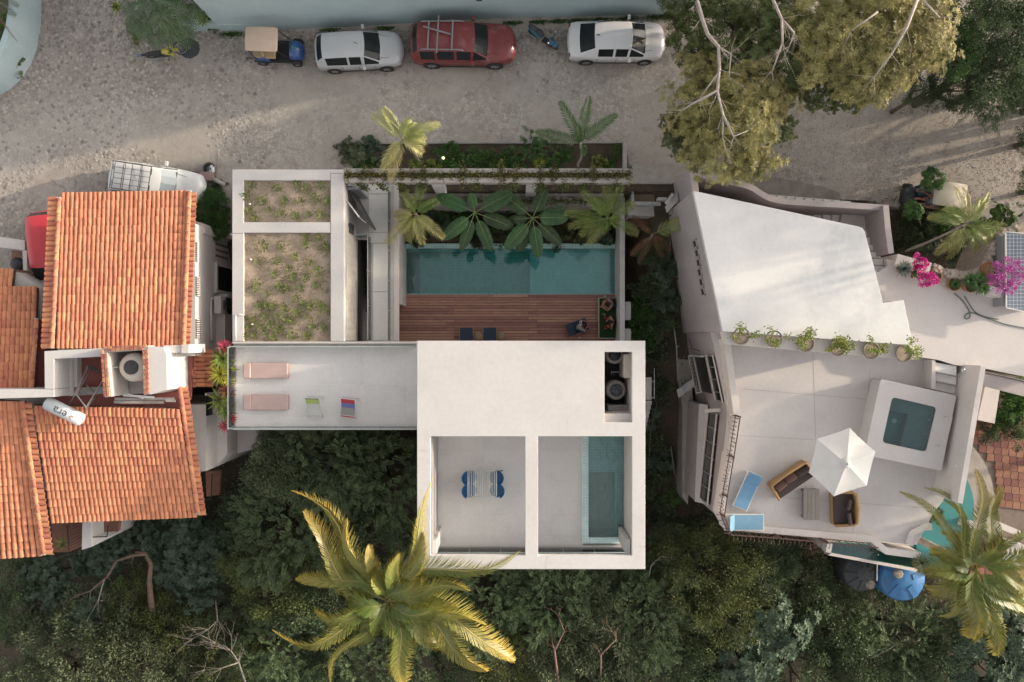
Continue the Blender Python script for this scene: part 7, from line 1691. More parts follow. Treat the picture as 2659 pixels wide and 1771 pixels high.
multi_tree('golden_tree','big golden leaved tree with pale bare branches reaching over the street',Vector((P(1830,40,0).x,P(0,-30,0).y,0)),[(K_GOLG,1870,60,110,5.2),(K_GOLD,1800,280,78,5.6),(K_GOLD,1870,390,90,5.9),(K_GOLD,1830,190,62,4.9),(K_GOLD,1930,330,100,6.6),(K_GOLD,1960,230,85,6.2),(K_GOLD,1955,420,55,5.4),(K_GOLD,2010,250,65,6.0),(K_GOLG,1860,300,80,4.9),(K_GOLG,1760,330,40,4.6),(K_GOLG,2020,330,45,4.9),(K_GOLG,1780,350,50,4.4)],[([(1810,5,5.4),(1822,45,6.0),(1838,90,6.7),(1866,122,7.0),(1868,180,7.1),(1862,236,7.1),(1878,300,6.9),(1876,350,6.6)],.10),([(1862,236,7.1),(1800,268,6.7),(1770,288,6.2)],.06),([(1866,122,7.0),(1898,140,7.2),(1893,200,7.0)],.05),([(1878,300,6.9),(1905,355,6.8),(1940,340,6.9)],.05),([(1865,190,7.1),(1820,250,6.8)],.04)],BARKW)
multi_tree('golden_tree','second golden tree, wider and warmer, over the far part of the street',Vector((P(2230,20,0).x,P(0,-60,0).y,0)),[(K_GOLG,2060,130,110,6.4),(K_GOLD,2180,110,105,7.4),(K_GOLD,2290,80,115,8.0),(K_GOLD,2390,60,95,8.1),(K_GOLD,2230,190,80,7.0),(K_GOLD,2320,170,75,7.2),(K_GOLD,2430,120,55,7.4),(K_GOLG,2120,200,70,5.8),(K_GOLG,2060,30,90,6.0),(K_GOLD,2150,10,100,7.2),(K_GOLD,2310,-20,110,8.2),(K_GOLG,2200,230,55,5.4),(K_GOLD,2285,228,38,6.2)],[([(2003,-10,7.4),(2030,50,7.9),(2032,110,7.9),(2005,185,7.2)],.07),([(2030,50,7.9),(2062,85,7.8),(2050,120,7.5)],.06),([(2385,-10,8.8),(2355,70,8.8),(2315,140,8.5),(2270,200,7.9)],.07),([(2395,0,8.8),(2440,45,8.6)],.05),([(2280,30,8.7),(2210,80,8.3)],.04)],BARKW)
GN='dark trees behind the street'
for i,(k,x,y,r,z,lb)in enumerate([(K_DARK,2520,60,90,6.6,'dark bushy tree behind the golden crown'),(K_LUSH,2480,120,70,6.2,'lighter green tree wedged between golden and dark crowns'),(K_DARK,2620,130,120,6.0,'very dark tree in the upper corner by the street'),(K_FERN,2590,210,80,4.6,'dark feathery bush at the street side'),(K_DARK,2480,210,70,4.2,'shaded bush under the golden crown tips'),(K_DARK,2650,0,110,7.0,'dark tree cut by the upper corner'),(K_DARK,1950,30,90,4.4,'dark tree filling the gap between the golden trees'),(K_OLIV,1790,20,60,4.0,'olive tree at the end of the teal wall'),(K_DARK,1900,160,60,3.2,'shaded bush under the pale bare limbs'),(K_DARK,2400,240,45,3.4,'low dark bush under the golden tree at the kerb'),(K_DARK,2710,350,62,2.6,'dark bush at the picture edge beside the dirt street'),(K_DARK,2720,480,60,2.4,'dark bush at the edge near the solar module'),(K_DARK,2790,230,110,4.5,'dark tree past the street end')]):k.place(x,y,r,z,lb,GN,i)
GE='tall trees east of the houses'
for i,(k,x,y,r,z)in enumerate([(K_DARK,2850,60,180,6),(K_DARK,3060,200,190,6),(K_DARK,2950,-120,190,7),(K_FERN,3350,120,200,11),(K_DARK,2900,130,150,4.5),(K_DARK,3300,420,170,11),(K_FERN,3450,900,150,9),(K_DARK,3200,1250,150,7)]):k.place(x,y,r,z,['tall dark tree beyond the street corner','tall tree beside the street corner tree','tallest tree behind the corner trees','feathery tree far beyond the street corner','tree at the far end of the street','dark tree far east of the garden','feathery tree far east of the villa','dark tree far east of the patio'][i],GE,i)
def undergrowth():
 n=70000;x=NR.uniform(-27,27,n);y=NR.uniform(-25,6.8,n);pxx=x/(H+3)*F+CX;pyy=CY-y/(H+3)*F
 cl=np.sin(x*1.9+np.sin(y*1.3)*2)*np.sin(y*1.7+np.sin(x*.9)*2)
 alley=(pxx>1600)&(pxx<1830)&(pyy<1450);k=(NR.uniform(0,1,n)<np.where(alley,np.clip(cl*.5,0,.28),.55+.45*cl))&~((x>-6.4)&(x<6.8)&(y>-11)&(y<8))&~((pxx<640)&(pyy<1180))
 x,y,cl=x[k],y[k],cl[k];n=len(x);z=np.array([Z(b)for b in y])+NR.uniform(0,.7,n)*np.clip(.5+cl,.15,1.4)
 c=np.stack([x,y,z],1);d=NR.normal(0,1,(n,3));d[:,2]=np.abs(d[:,2])*.5
 v,f,t=leaves(c,d,np.tile([0,0,1.],(n,1))+NR.normal(0,.4,(n,3)),NR.uniform(.12,.34,n),NR.uniform(.05,.13,n),NR.uniform(0,1,n))
 prop(link('undergrowth',fast_mesh('undergrowth',v,f,LF_DARK,t)),kind='stuff')
undergrowth()
litter('leaf_litter',2600,P(1640,-3).x,P(1800,-3).x,P(0,1350,-3).y,P(0,600,-1).y,LITTER,z=-2.2,big=.12)if False else None
SH={}
def shrub(px,py,rpx,zb,kind,label,cat='shrub',name='shrub',group=None,hs=.8,seed=0):
 conf={'dark':(LF_DARK,'fine',26,70,.2,.13,.055),'lush':(LF_LUSH,'fine',26,70,.2,.13,.065),'grey':(LF_GREY,'rosette',26,50,.2,.17,.06),'lime':(LF_LIME,'rosette',22,40,.18,.16,.05),'limefine':(LF_LIME,'fine',16,26,.15,.07,.055),'blue':(LF_BLUE,'rosette',22,40,.2,.20,.085),'fern':(LF_LUSH,'feather',26,66,.3,.10,.03),'olive':(LF_OLIVE,'rosette',24,50,.2,.16,.05),'sched':(LF_BLUE,'rosette',40,40,.2,.17,.045),'pink':(PINK,'fine',18,70,.16,.07,.06),'purple':(PURP,'fine',20,60,.18,.06,.05)}[kind]
 key=(kind,seed%2)
 if key not in SH:SH[key]=crown_mesh(kind+'_shrub',conf[0],31+seed%2*7,R=.8,Hh=.6,nclump=conf[2],per=conf[3],cr=conf[4],ll=conf[5],lw=conf[6],style=conf[1],inner=.6,amp=.35)[0]
 zt=zb+.5;c=P(px,py,zt);root=empty(name,(c.x,c.y,zb),label,cat,group);s=LN(rpx*1.1,zt)/.8
 o=link('foliage',SH[key],root,(0,0,.08));o.scale=(s,s,s*hs);o.rotation_euler=(0,0,RR.uniform(0,6.28))
 m_=MB()
 for k in range(4):a=RR.uniform(0,6.28);m_.tube([(0,0,-.05),(math.cos(a)*s*.3,math.sin(a)*s*.3,.35*s)],[.02,.008],4)
 m_.build('stem',BARK,root,local=True);return root
GB='plants in the street flower bed'
for i,(x,y,r,k,lb)in enumerate([(915,400,34,'grey','grey green bush at the corner of the street bed'),(900,380,24,'grey','small grey bush spilling over the bed corner'),(955,372,26,'blue','blue green bush on the bed rim by the yellow palm'),(985,420,28,'grey','grey bush below the hanging yellow frond'),(938,425,26,'lush','dark green bush at the bed corner by the beam'),(1120,425,22,'lime','lime tuft between yellow palm and lush bushes'),(1165,405,34,'lush','lush bush beside the lit garden lamp'),(1205,420,32,'fern','ferny bush in the middle of the street bed'),(1250,410,30,'lush','lush bush east of the ferny one'),(1290,425,28,'lime','lime leaved bush against the canopy beam'),(1320,420,32,'lush','low dark green bush in the bed'),(1375,390,36,'fern','bright ferny bush, tallest of the street bed'),(1420,385,34,'fern','ferny bush reaching the street kerb'),(1440,420,24,'lush','small bush by the green palm foot'),(1340,405,22,'olive','olive bush between the ferny ones'),(1470,400,18,'lush','seedling bush in bare soil'),(1555,420,24,'lime','lime leaved bush near the bed end'),(1585,425,16,'lush','small bush nearest the bed end'),(1605,385,14,'fern','little weed in the bed corner')]):shrub(x,y,r,-.12,k,lb,group=GB,seed=i)
for(x,y,R_,lb)in((1080,427,.5,'yellow green spiky plant at the foot of the yellow palm'),(1400,424,.42,'pale spiky plant among the ferny bushes')):
 c=P(x,y,.2);prop(spiky('spiky_plant',c,46,R_,.035,LF_LIME,None,.7),lb,'plant','spiky plants in the street bed')
def creeper(name,m,n,fn,ll=.09,seed=1):
 r=np.random.default_rng(seed);c=np.array([fn(r)for _ in range(n)]);d=r.normal(0,1,(n,3));nn=r.normal(0,.5,(n,3))+np.array([0,0,1])
 v,f,t=leaves(c,d,nn,ll*r.uniform(.5,1.3,n),ll*.55*r.uniform(.6,1.2,n),r.uniform(0,1,n));return prop(link(name,fast_mesh(name,v,f,m,t)),kind='stuff')
YM=[P(0,y,GR).y for y in(442,455,470)]
def trough(r):
 while True:
  x=r.uniform(X(895,GR),X(1640,GR));cl=math.sin(x*2.1)*math.sin(x*5.3+1)+.5*math.sin(x*11)
  if r.random()<.3+.7*max(0,cl):break
 y=r.normal(YM[1],.10+.13*max(0,cl));return(x,y,GR-.13+r.uniform(0,.22)-(max(0,YM[2]-y)*1.2))
creeper('trailing_plant',leafmat('trough_leaf',(.13,.12,.05),(.075,.085,.03)),7000,trough,.10,3)
RUSTL=leafmat('rusty_leaf',(.22,.10,.045),(.13,.07,.035))
creeper('trailing_plant',RUSTL,1700,trough,.09,4);creeper('trailing_plant',LF_LIME,900,lambda r:tuple(np.array(trough(r))+np.array([0,0,.05])),.09,5)
def hang(r):x=r.choice([X(v,GR)for v in(935,985,1040,1092,1235,1330,1404,1470,1520,1600)])+r.normal(0,.12);return(x,YM[2]-.06-r.random()*.1,GR-r.random()**1.3*1.6)
creeper('hanging_plant',LF_OLIVE,1600,hang,.13,6)
def ledgeplants(r):x=r.uniform(X(1120,0),X(1615,0));return(x,6.8+r.normal(0,.12),-.5+r.random()*.35)
creeper('ledge_plant',LF_OLIVE,1500,ledgeplants,.12,8)
def bank(r):return(r.uniform(X(520,0),X(1780,0)),0,0)
def wallgrass(r):
 px=r.choice([600,610,860,1000,1100,1330,1400,1450,1500,1560,1630,1700,1740])+r.normal(0,14);p=P(px,base_y(px)+3+abs(r.normal(0,4)),0);return(p.x,p.y,r.random()*.08)
creeper('wall_weeds',LF_LUSH,3000,wallgrass,.10,9)
GC='dark courtyard plants behind the banana leaves'
for i,(x,y,r,k,lb)in enumerate([(1075,600,34,'dark','dark shrub at the pool corner under the pale palm'),(1120,560,40,'sched','shrub behind the pale courtyard palm'),(1165,540,36,'fern','ferny shrub between the first palm and banana leaves'),(1195,575,34,'lush','leafy shrub under the first banana plant'),(1240,600,36,'dark','dark shrub at the foot of the first banana plant'),(1300,550,40,'fern','bright fern between the two banana plants'),(1302,610,32,'fern','fern hanging over the pool rim'),(1345,590,34,'dark','shrub under the second banana plant'),(1420,540,38,'dark','dark shrub behind the second banana plant'),(1440,600,32,'dark','low shrub beside the pool rim'),(1480,540,38,'sched','whorled shrub near the green courtyard palm'),(1500,600,30,'olive','olive shrub near the pool rim'),(1545,560,36,'sched','shrub under the green courtyard palm'),(1580,605,32,'blue','blue green shrub in the courtyard corner'),(1590,520,30,'dark','dark shrub at the far courtyard corner'),(1370,525,30,'dark','dark shrub by the middle column'),(1230,525,30,'dark','dark shrub near the wall ledge')]):shrub(x,y,r,DK-.05,k,lb,group=GC,hs=1.3,seed=i)
def banana(center,z,tips,label):
 c=P(*center,z);root=empty('banana_plant',(c.x,c.y,DK-.1),label,'banana plant','big leaved plants in the courtyard')
 for(x,y,zt,w)in tips:paddle_leaf('leaf',c,P(x,y,zt),w,root,LF_BAN,RR,sag=.12,stalk=.2)
 m_=MB();m_.tube([(c.x,c.y,DK-.1),(c.x,c.y,z+.02)],[.12,.06],8);m_.build('stem',LF_LUSH,root);return root
banana((1233,552),.5,[(1134,508,.55,.70),(1222,500,.8,.46),(1332,500,1.0,.82),(1335,592,.35,.66),(1148,622,.5,.66),(1198,650,.1,.56),(1276,652,.2,.60)],'big leaved banana plant nearer the pale palm')
banana((1383,566),.5,[(1308,506,.7,.66),(1418,487,.9,.62),(1476,566,.95,.72),(1458,636,.1,.62),(1399,670,.2,.64),(1344,654,0,.62),(1312,648,.7,.70),(1320,572,.1,.5),(1470,540,.2,.5)],'big leaved banana plant nearer the green palm')
palm('tall palm with long yellowing fronds rising beside the white house',(1006,1560),5.6,Z(-12),[(764,1276,6.2,dict(t0=.25,t1=1,L=.95,bend=-.10,n=96)),(790,1330,6.4,dict(t0=.3,t1=.95,L=.75,bend=.10,n=84)),(900,1350,6.6,dict(t0=.3,t1=.85,L=.5,bend=.08)),(955,1418,6.6,dict(t0=.3,t1=.8,L=.55)),(1122,1242,7.0,dict(t0=.3,t1=.85,L=.55,bend=-.14,ang0=25)),(1097,1386,6.8,dict(t0=.25,t1=.6,L=.65,bend=-.06)),(1346,1434,7.0,dict(t0=.05,t1=.5,L=.85,bend=.12,n=96)),(1214,1533,6.6,dict(t0=.1,t1=.5,L=.75,bend=.05)),(1258,1620,6.0,dict(t0=.15,t1=.85,L=.8)),(1333,1716,5.4,dict(t0=.25,t1=1.05,L=1.05,bend=.12,n=100)),(1258,1742,5.2,dict(t0=.15,t1=.9,L=1.05,bend=.16,n=100)),(1046,1775,4.6,dict(t0=.2,t1=.75,L=1.0,bend=.08,n=92)),(858,1775,4.6,dict(t0=.2,t1=.6,L=.5,bend=-.05)),(711,1638,5.4,dict(t0=.2,t1=.9,L=.8,bend=.15,n=84)),(770,1505,6.0,dict(t0=.2,t1=.8,L=.7,bend=-.14)),(888,1545,5.2,dict(t0=.05,t1=.5,L=1.0,rise=1.4)),(916,1612,5.2,dict(t0=.2,t1=.6,L=.8)),(978,1480,6.6,dict(t0=.2,t1=.65,L=.7)),(1180,1575,6.2,dict(t0=.1,t1=.6,L=.9,bend=-.14)),(820,1590,5.6,dict(t0=.05,t1=.7,L=.8,bend=.2)),(1060,1680,4.8,dict(t0=.05,t1=.6,L=.9)),(1035,1440,6.8,dict(t0=.05,t1=.5,L=.7)),(1100,1600,5.4,dict(t0=.05,t1=.5,L=.95,rise=1.2)),(1085,1500,6.5,dict(t0=.05,t1=.5,L=.9,rise=1.1)),(975,1640,5.0,dict(t0=.1,t1=.5,L=.9,rise=1.0)),(905,1680,4.6,dict(t0=.05,t1=.4,L=.8)),(840,1440,5.6,dict(t0=.1,t1=.5,L=.7)),(1150,1680,4.8,dict(t0=.1,t1=.6,L=.9))],LF_PALM,rise=.9,L=.8,n=90,trunk_r=.2,w=.05,droop=.7,tw=1.9,vee=.1,tm=.35,rach=flat('palm_rachis',(.30,.26,.09),.5))
palm('palm with wide green fronds over the pool in the lower corner',(2530,1475),2.6,Z(-12),[(2338,1277,3.4,dict(L=.42,t1=.45,bend=-.12)),(2402,1268,3.6,dict(L=.45,t1=.45,bend=-.10)),(2452,1300,3.4,dict(L=.5)),(2535,1222,3.6,dict(L=.7,t1=.7)),(2600,1270,3.4,{}),(2690,1320,3.2,dict(L=.5)),(2700,1420,3.0,{}),(2700,1530,2.6,{}),(2680,1650,1.8,{}),(2590,1700,1.6,{}),(2526,1656,2.0,dict(L=1.0,t1=.8)),(2455,1600,1.8,dict(L=.8)),(2418,1535,1.8,{}),(2385,1480,2.2,{}),(2470,1380,2.6,dict(L=.9)),(2590,1390,3.0,dict(L=.9)),(2640,1560,2.2,dict(L=.9)),(2490,1540,1.8,dict(L=.9)),(2420,1430,2.2,dict(L=.7)),(2600,1620,1.6,dict(L=.8))],LF_PALM,rise=.7,L=.9,n=84,trunk_r=.2,w=.055,t0=.15,t1=.6,tw=1.2,droop=.5,tm=.3)
palm('young yellow palm in the street flower bed',(1043,358),4.3,0,[(968,298,4.4,dict(t0=.3,t1=.75,bend=-.05)),(996,283,4.5,dict(t0=.3,t1=.7)),(1142,322,4.4,dict(t0=.25,t1=.65)),(1102,366,4.3,dict(t0=.4,t1=.7)),(1096,398,3.7,dict(t0=.6,t1=.9)),(1068,318,4.8,dict(t0=.3,t1=.5)),(992,440,3.2,dict(t0=.7,t1=1.0,m=LF_PALMY)),(1012,474,2.9,dict(t0=.8,t1=1.1)),(1095,345,4.6,dict(t0=.2,t1=.5))],LF_PALMY,group='small palms along the street canopy',rise=.45,L=.48,n=34,base=P(1089,420,0),trunk_r=.07,w=.04)
palm('small dark green palm leaning over the street from the flower bed',(1508,372),4.1,0,[(1392,342,4.2,{}),(1455,264,4.3,{}),(1531,252,4.3,{}),(1602,298,4.2,{}),(1519,404,3.4,dict(L=.25)),(1502,330,4.6,dict(L=.3))],LF_PALMG,group='small palms along the street canopy',rise=.4,L=.42,n=40,base=P(1500,432,0),trunk_r=.06,w=.048,t0=0,t1=.1,ang0=35)
palm('pale courtyard palm drooping over the walkway coping',(1078,555),1.4,DK,[(1003,632,.9,dict(t0=.6,t1=.95)),(1024,560,1.2,dict(t0=.5,t1=.8)),(1098,478,1.6,{}),(1135,520,1.5,dict(t0=.0,t1=.1)),(1152,618,.7,dict(t0=.5,t1=.9)),(1096,634,.8,dict(t0=.5,t1=.9)),(1060,625,.8,dict(t0=.3,t1=.7)),(1050,500,1.7,{}),(1120,590,.9,dict(t0=.4,t1=.8)),(1035,598,1.0,dict(t0=.3,t1=.8))],LF_PALMY,group='palms in the courtyard',rise=.5,L=.5,n=34,trunk_r=.07,w=.036)
palm('green courtyard palm beside the alley wall',(1578,566),1.4,DK,[(1468,552,1.2,{}),(1512,498,1.6,{}),(1572,486,1.7,{}),(1612,476,1.7,{}),(1648,528,1.5,{}),(1656,606,.9,dict(t1=.6)),(1530,634,.7,dict(t1=.7)),(1508,610,.8,{}),(1478,588,1.0,{}),(1600,580,1.0,{}),(1560,600,1.0,{}),(1540,520,1.5,{})],LF_PALMY,group='palms in the courtyard',rise=.5,L=.5,n=34,trunk_r=.07,w=.036,t0=.0,t1=.35)
palm('ragged alley palm with one green frond and brown dead ones',(1694,610),.6,-1.6,[(1782,572,1.3,dict(t0=.1,t1=.4,L=.62,n=26,w=.05,rise=.3)),(1638,662,.1,dict(m=LF_DEAD)),(1644,560,.4,dict(m=LF_DEAD,L=.3)),(1722,668,-.3,dict(m=LF_DEAD)),(1742,650,-.2,dict(m=LF_DEAD)),(1668,590,.6,dict(m=LF_DEAD,L=.25)),(1660,680,-.4,dict(m=LF_DEAD))],LF_PALMY,rise=.3,L=.34,n=26,trunk_r=.06,w=.03,vee=.0)
palm('leaning palm with bright yellow green fronds in the villa front garden',(2506,583),3.4,-1.0,[(2412,562,3.2,{}),(2478,484,3.6,dict(t0=.5,t1=.9,L=.3)),(2502,488,3.6,dict(t0=.5,t1=.9,L=.3)),(2568,500,3.5,dict(t0=.3,t1=.6,L=.35)),(2430,660,2.6,dict(t0=.4,t1=.8)),(2462,672,2.5,dict(t0=.4,t1=.7)),(2578,640,2.9,dict(t0=.2,t1=.6,L=.6)),(2615,592,3.1,dict(t0=.1,t1=.4)),(2535,650,2.8,dict(t0=.1,t1=.4)),(2548,520,3.6,dict(t0=.2,t1=.5)),(2455,540,3.4,{}),(2600,620,2.9,{})],LF_PALMY,rise=.55,L=.5,n=30,base=P(2352,652,.2),trunk_r=.06,w=.042,t0=.05,t1=.4)
fpr=empty('fan_palm',P(410,30,0),'dense green fan palm clump by the teal wall and dirt motorcycle','palm');hubc=P(412,22,2.0)
fan_spots=[(345,28,2.6),(380,12,3.2),(420,40,3.4),(458,24,3.1),(366,72,2.3),(402,92,1.9),(442,88,2.1),(472,62,2.6),(496,34,2.4),(344,60,1.9),(412,2,3.4),(332,4,2.3),(505,8,2.6),(385,48,3.0),(440,60,2.9),(455,-10,3.0),(375,-15,2.9),(480,90,1.5)]
LF_FAN=leafmat('fan_palm_leaf',(.10,.165,.07),(.075,.125,.06),rough=.4,spec=.5)
for(x,y,z)in fan_spots:
 h=P(x,y,z);m_=MB();out_=(h-hubc);fan_leaf(m_,hubc,h,Vector((out_.x*.35,out_.y*.35,1)),.74,RR,n=26);m_.build('frond',LF_FAN,fpr)
shrub(345,70,26,0,'lime','yellowish bush at the west side of the fan palm');
for(x,y,z,lb)in((575,55,.8,'yellow leaved sprig at the sharp corner of the teal wall'),(352,20,.6,'lime shoots poking out beside the fan palm')):prop(spiky('spiky_plant',P(x-45,y,z),18,.45,.07,LF_LIME,None,.8),lb,'plant')
shrub(520,45,22,.1,'lush','dark leaved shrub in the wedge bed behind the low teal wall');shrub(540,58,18,.1,'dark','little dark shrub in the tip of the wedge bed')
for i,(x,y,r,k,lb)in enumerate([(20,60,34,'lush','green shrub inside the curved teal wall'),(30,110,26,'lime','lime shrub inside the curved teal wall'),(15,160,30,'olive','olive shrub at the bend of the curved wall'),(5,100,30,'dark','dark shrub at the picture edge inside the curved wall')]):shrub(x,y,r,.5,k,lb,seed=i)
palm('grey frond palm top behind the curved teal wall',(-30,-10),2.6,.4,[(48,14,2.7,{}),(40,40,2.3,{}),(44,106,1.9,dict(m=LF_DEAD,L=.15)),(20,-30,2.8,{})],LF_GREY,rise=.4,L=.4,n=28,trunk_r=.08)
GT='low plants growing in the roof beds'
TP=[]
for s in range(5):
 mb=MB();rr=random.Random(s+40);n=34
 for i in range(n):
  a=rr.uniform(0,6.28);r=rr.uniform(.0,.13)*(1.2 if s%2 else 1);c=Vector((math.cos(a)*r,math.sin(a)*r,.02+rr.uniform(0,.05)));d=Vector((math.cos(a)+rr.uniform(-.5,.5),math.sin(a)+rr.uniform(-.5,.5),.5)).normalized();s_=d.cross(Vector((0,0,1))).normalized()*.014;L_=rr.uniform(.05,.09);mb.tint=rr.random();mb.add([c-s_,c+d*L_*.5-s_*1.6,c+d*L_,c+d*L_*.5+s_*1.6],[(0,1,2,3)])
 TP.append(mb)
LF_TUFT=leafmat('roof_plant_leaf',(.10,.19,.04),(.07,.14,.035),yel=(.26,.27,.08));LF_TUFT2=leafmat('roof_plant_leaf_pale',(.20,.20,.09),(.15,.15,.07))
bright=[(655,482),(723,486),(770,476),(796,492),(835,484),(640,506),(684,518),(738,520),(782,522),(820,516),(851,522),(645,544),(696,544),(730,556),(766,562),(804,556),(834,556),(662,566),(688,638),(728,640),(795,636),(796,618),(828,618),(668,680),(722,680),(766,668),(805,682),(750,700),(714,712),(792,720),(762,722),(829,708),(726,744),(748,750),(782,748),(820,740),(672,742),(696,762),(772,776),(678,794),(694,794),(712,794),(740,800),(774,812),(688,820),(720,820),(742,828),(758,832),(804,824),(808,848),(636,826),(662,826),(648,846),(678,848),(702,846),(726,852),(840,848),(637,870),(662,872),(692,868),(712,876),(760,870),(796,872),(830,790),(790,790),(806,796),(845,806),(860-12,640)]
objs={}
def tuft(x,y,s,k,m,nm,lb,grp):
 key=(k,m.name)
 c=P(x,y,GR-.12)
 if key not in objs:o=TP[k].build(nm,m,None,local=True);objs[key]=o.data
 else:o=link(nm,objs[key])
 o.location=c;o.scale=(s,s,s);o.rotation_euler=(0,0,RR.uniform(0,6.28));prop(o,lb,'plant',grp)
for i,(x,y)in enumerate(bright):tuft(x+RR.uniform(-2,2),y+RR.uniform(-2,2),RR.uniform(.95,1.7),i%5,LF_TUFT,'low_plant','small fresh green plant in the sandy roof bed '+('over the street end' if y<590 else 'nearer the terrace'),GT)
def roofstuff(r):
 big_=r.random()>.22;x=r.uniform(634,856);y=r.uniform(606,884)if big_ else r.uniform(470,574);q=math.sin(x*.07)*math.sin(y*.06+1)+r.normal(0,.35)
 if q<.1:k=bright[r.integers(0,len(bright))];x,y=k[0]+r.normal(0,11),k[1]+r.normal(0,9);x=min(855,max(635,x));y=min(885,max(607,y))if y>590 else min(574,max(471,y))
 p=P(x,y,GR);return(p.x,p.y,GR-.13+r.random()*.05)
creeper('roof_ground_cover',LF_TUFT2,7000,roofstuff,.055,12)
creeper('roof_ground_cover',LF_TUFT,4500,roofstuff,.05,13)
for(x,y,lb)in((649,530,'white drain cap in the smaller roof bed'),(652,674,'white drain cap in the middle of the larger roof bed'),(655,842,'white drain cap near the terrace end of the roof bed')):m_=MB();m_.lathe([(.05,0),(.05,.06),(0,.08)],P(x,y,GR-.12),10);prop(m_.build('drain_cap',WMET),lb,'drain cap')
GBm='bromeliads in the terrace planter box'
BR={'pink':leafmat('pink_bromeliad',(.50,.07,.14),(.30,.12,.08)),'lime':LF_LIME,'yel':leafmat('yellow_bromeliad',(.50,.46,.06),(.36,.36,.05)),'red':leafmat('red_bromeliad',(.30,.07,.05),(.2,.1,.05))}
for i,(x,y,k,L_,w,n,lb)in enumerate([(586,902,'pink',.36,.07,26,'pink bromeliad at the roof bed end of the planter box'),(580,932,'lime',.52,.11,18,'broad lime bromeliad beside the upper pink one'),(596,955,'lime',.38,.08,16,'lime bromeliad leaning onto the glass'),(574,972,'yel',.50,.035,60,'spiky yellow bromeliad, biggest of the box'),(596,990,'yel',.3,.04,34,'small yellow bromeliad beside the biggest one'),(592,1018,'red',.40,.06,26,'dark red bromeliad in the middle of the box'),(574,1040,'lime',.55,.09,16,'long leaved lime bromeliad below the dark red one'),(588,1066,'lime',.42,.10,16,'lime bromeliad with leaf reaching over the glass'),(603,1086,'pink',.28,.05,22,'pink bromeliad near the forest end of the box'),(585,1106,'pink',.28,.06,20,'deep pink bromeliad hanging at the box corner')]):
 L_*=1.3;w*=1.2;c=P(x,y,TF+.2);o=empty('bromeliad',c,lb,'plant',GBm);spiky('leaf_rosette',c,n,L_,w,BR[k],o,.8)
 if k=='pink':spiky('flower',c+Vector((0,0,.08)),14,L_*.55,.05,BR['pink'],o,1.0)
c=P(541,540,.9);cr_,_=crown_mesh('clipped_bush',LF_LUSH,77,R=.8,Hh=.9,nclump=90,per=90,cr=.18,ll=.055,lw=.035,inner=.2,amp=.08)
o_=empty('clipped_bush',(c.x,c.y,0),'rounded clipped dark green bush between tiled house and pavement','bush')
for dy,s in((0,1),(-.75,.8),(.5,.55)):q=link('foliage',cr_,o_,(dy*-.25,dy,.35));q.scale=(s,s*1.1,s)
m_=MB();m_.tube([(0,0,0),(0,0,.6)],.06);m_.build('stem',BARK,o_,local=True)
for i,(x,y,r,z,k,lb)in enumerate([(585,790,22,-1.2,'blue','dark potted looking shrub below the alley air conditioner'),(592,815,20,-1.4,'dark','dark shrub in the narrow alley by the planted roof'),(575,590,14,-.3,'lush','weed clump at the end of the clipped bush'),(560,480,18,0,'dark','low weeds beside the fallen post'),(38,733,12,.2,'dark','small plant in the lower cell of the west court')]):shrub(x,y,r,z,k,lb,seed=i)
o_=spiky('spiky_plant',P(163,1410,.6),16,.42,.06,LF_LIME,None,.6);prop(o_,'yellow green spiky plant on the balcony under the eaves','plant')
GA='shrubs in the alley between the two villas'
for i,(x,y,r,k,lb)in enumerate([(1700,660,34,'dark','dark shrub below the ragged alley palm'),(1735,700,36,'blue','blue green shrub against the villa wall foot'),(1690,740,40,'dark','dark shrub east of the courtyard wall'),(1735,770,44,'blue','large blue green shrub under the square wall openings'),(1668,800,38,'lush','leafy shrub beside the grey cabinets'),(1712,840,44,'dark','dark shrub halfway down the alley'),(1668,870,40,'lush','green shrub at the white roof corner'),(1700,920,38,'dark','dark shrub beside the service platform'),(1680,1090,34,'blue','blue green shrub near the steps'),(1720,1010,34,'dark','dark shrub by the hanging white cloth'),(1695,1150,40,'dark','dark shrub lower down the alley'),(1720,1200,38,'blue','blue green shrub lower down the alley'),(1690,1240,44,'dark','dark shrub below the roof opening line'),(1745,1290,28,'fern','bright fern at the end of the wing parapet'),(1700,1330,44,'dark','dark shrub above the forest edge'),(1790,1385,40,'dark','dark shrub at the villa corner')]):
 zz=Z(P(x,y,-3).y);shrub(x,y,r,zz,k,lb,group=GA,seed=i)
c=P(2426,468,2.0)
for(x,y,r,zc,bx_,by_,lb)in((2425,466,34,2.0,2436,500,'round dark green whorled shrub standing over the golf cart roof'),(2374,546,28,1.8,2392,590,'whorled shrub with white flowers beside the cart passengers'),(2470,545,34,1.5,2460,560,'whorled shrub between golf cart and leaning palm'),(2606,566,36,2.2,2590,570,'bright leaved shrub east of the leaning palm')):
 c=P(x,y,zc);b=P(bx_,by_,0);root=empty('whorled_shrub',b,lb,'shrub','tall shrubs of the villa front garden');key='lime2' if x==2606 else 'sch'
 if key not in SH:SH[key]=crown_mesh(key,LF_LUSH if key=='sch' else leafmat('bright_leaf',(.11,.17,.035),(.07,.12,.03)),91,R=.8,Hh=.5,nclump=34,per=60,cr=.16,ll=.20,lw=.045 if key=='sch' else .08,style='rosette',inner=.4,amp=.15)[0]
 o=link('foliage',SH[key],root,c-b-Vector((0,0,.2)));s=LN(r,zc)/.85;o.scale=(s,s,s);m_=MB();m_.tube([b,b.lerp(c,.6)+Vector((.05,0,0)),c],[.03,.025,.02],6);m_.build('stem',BARK,root)
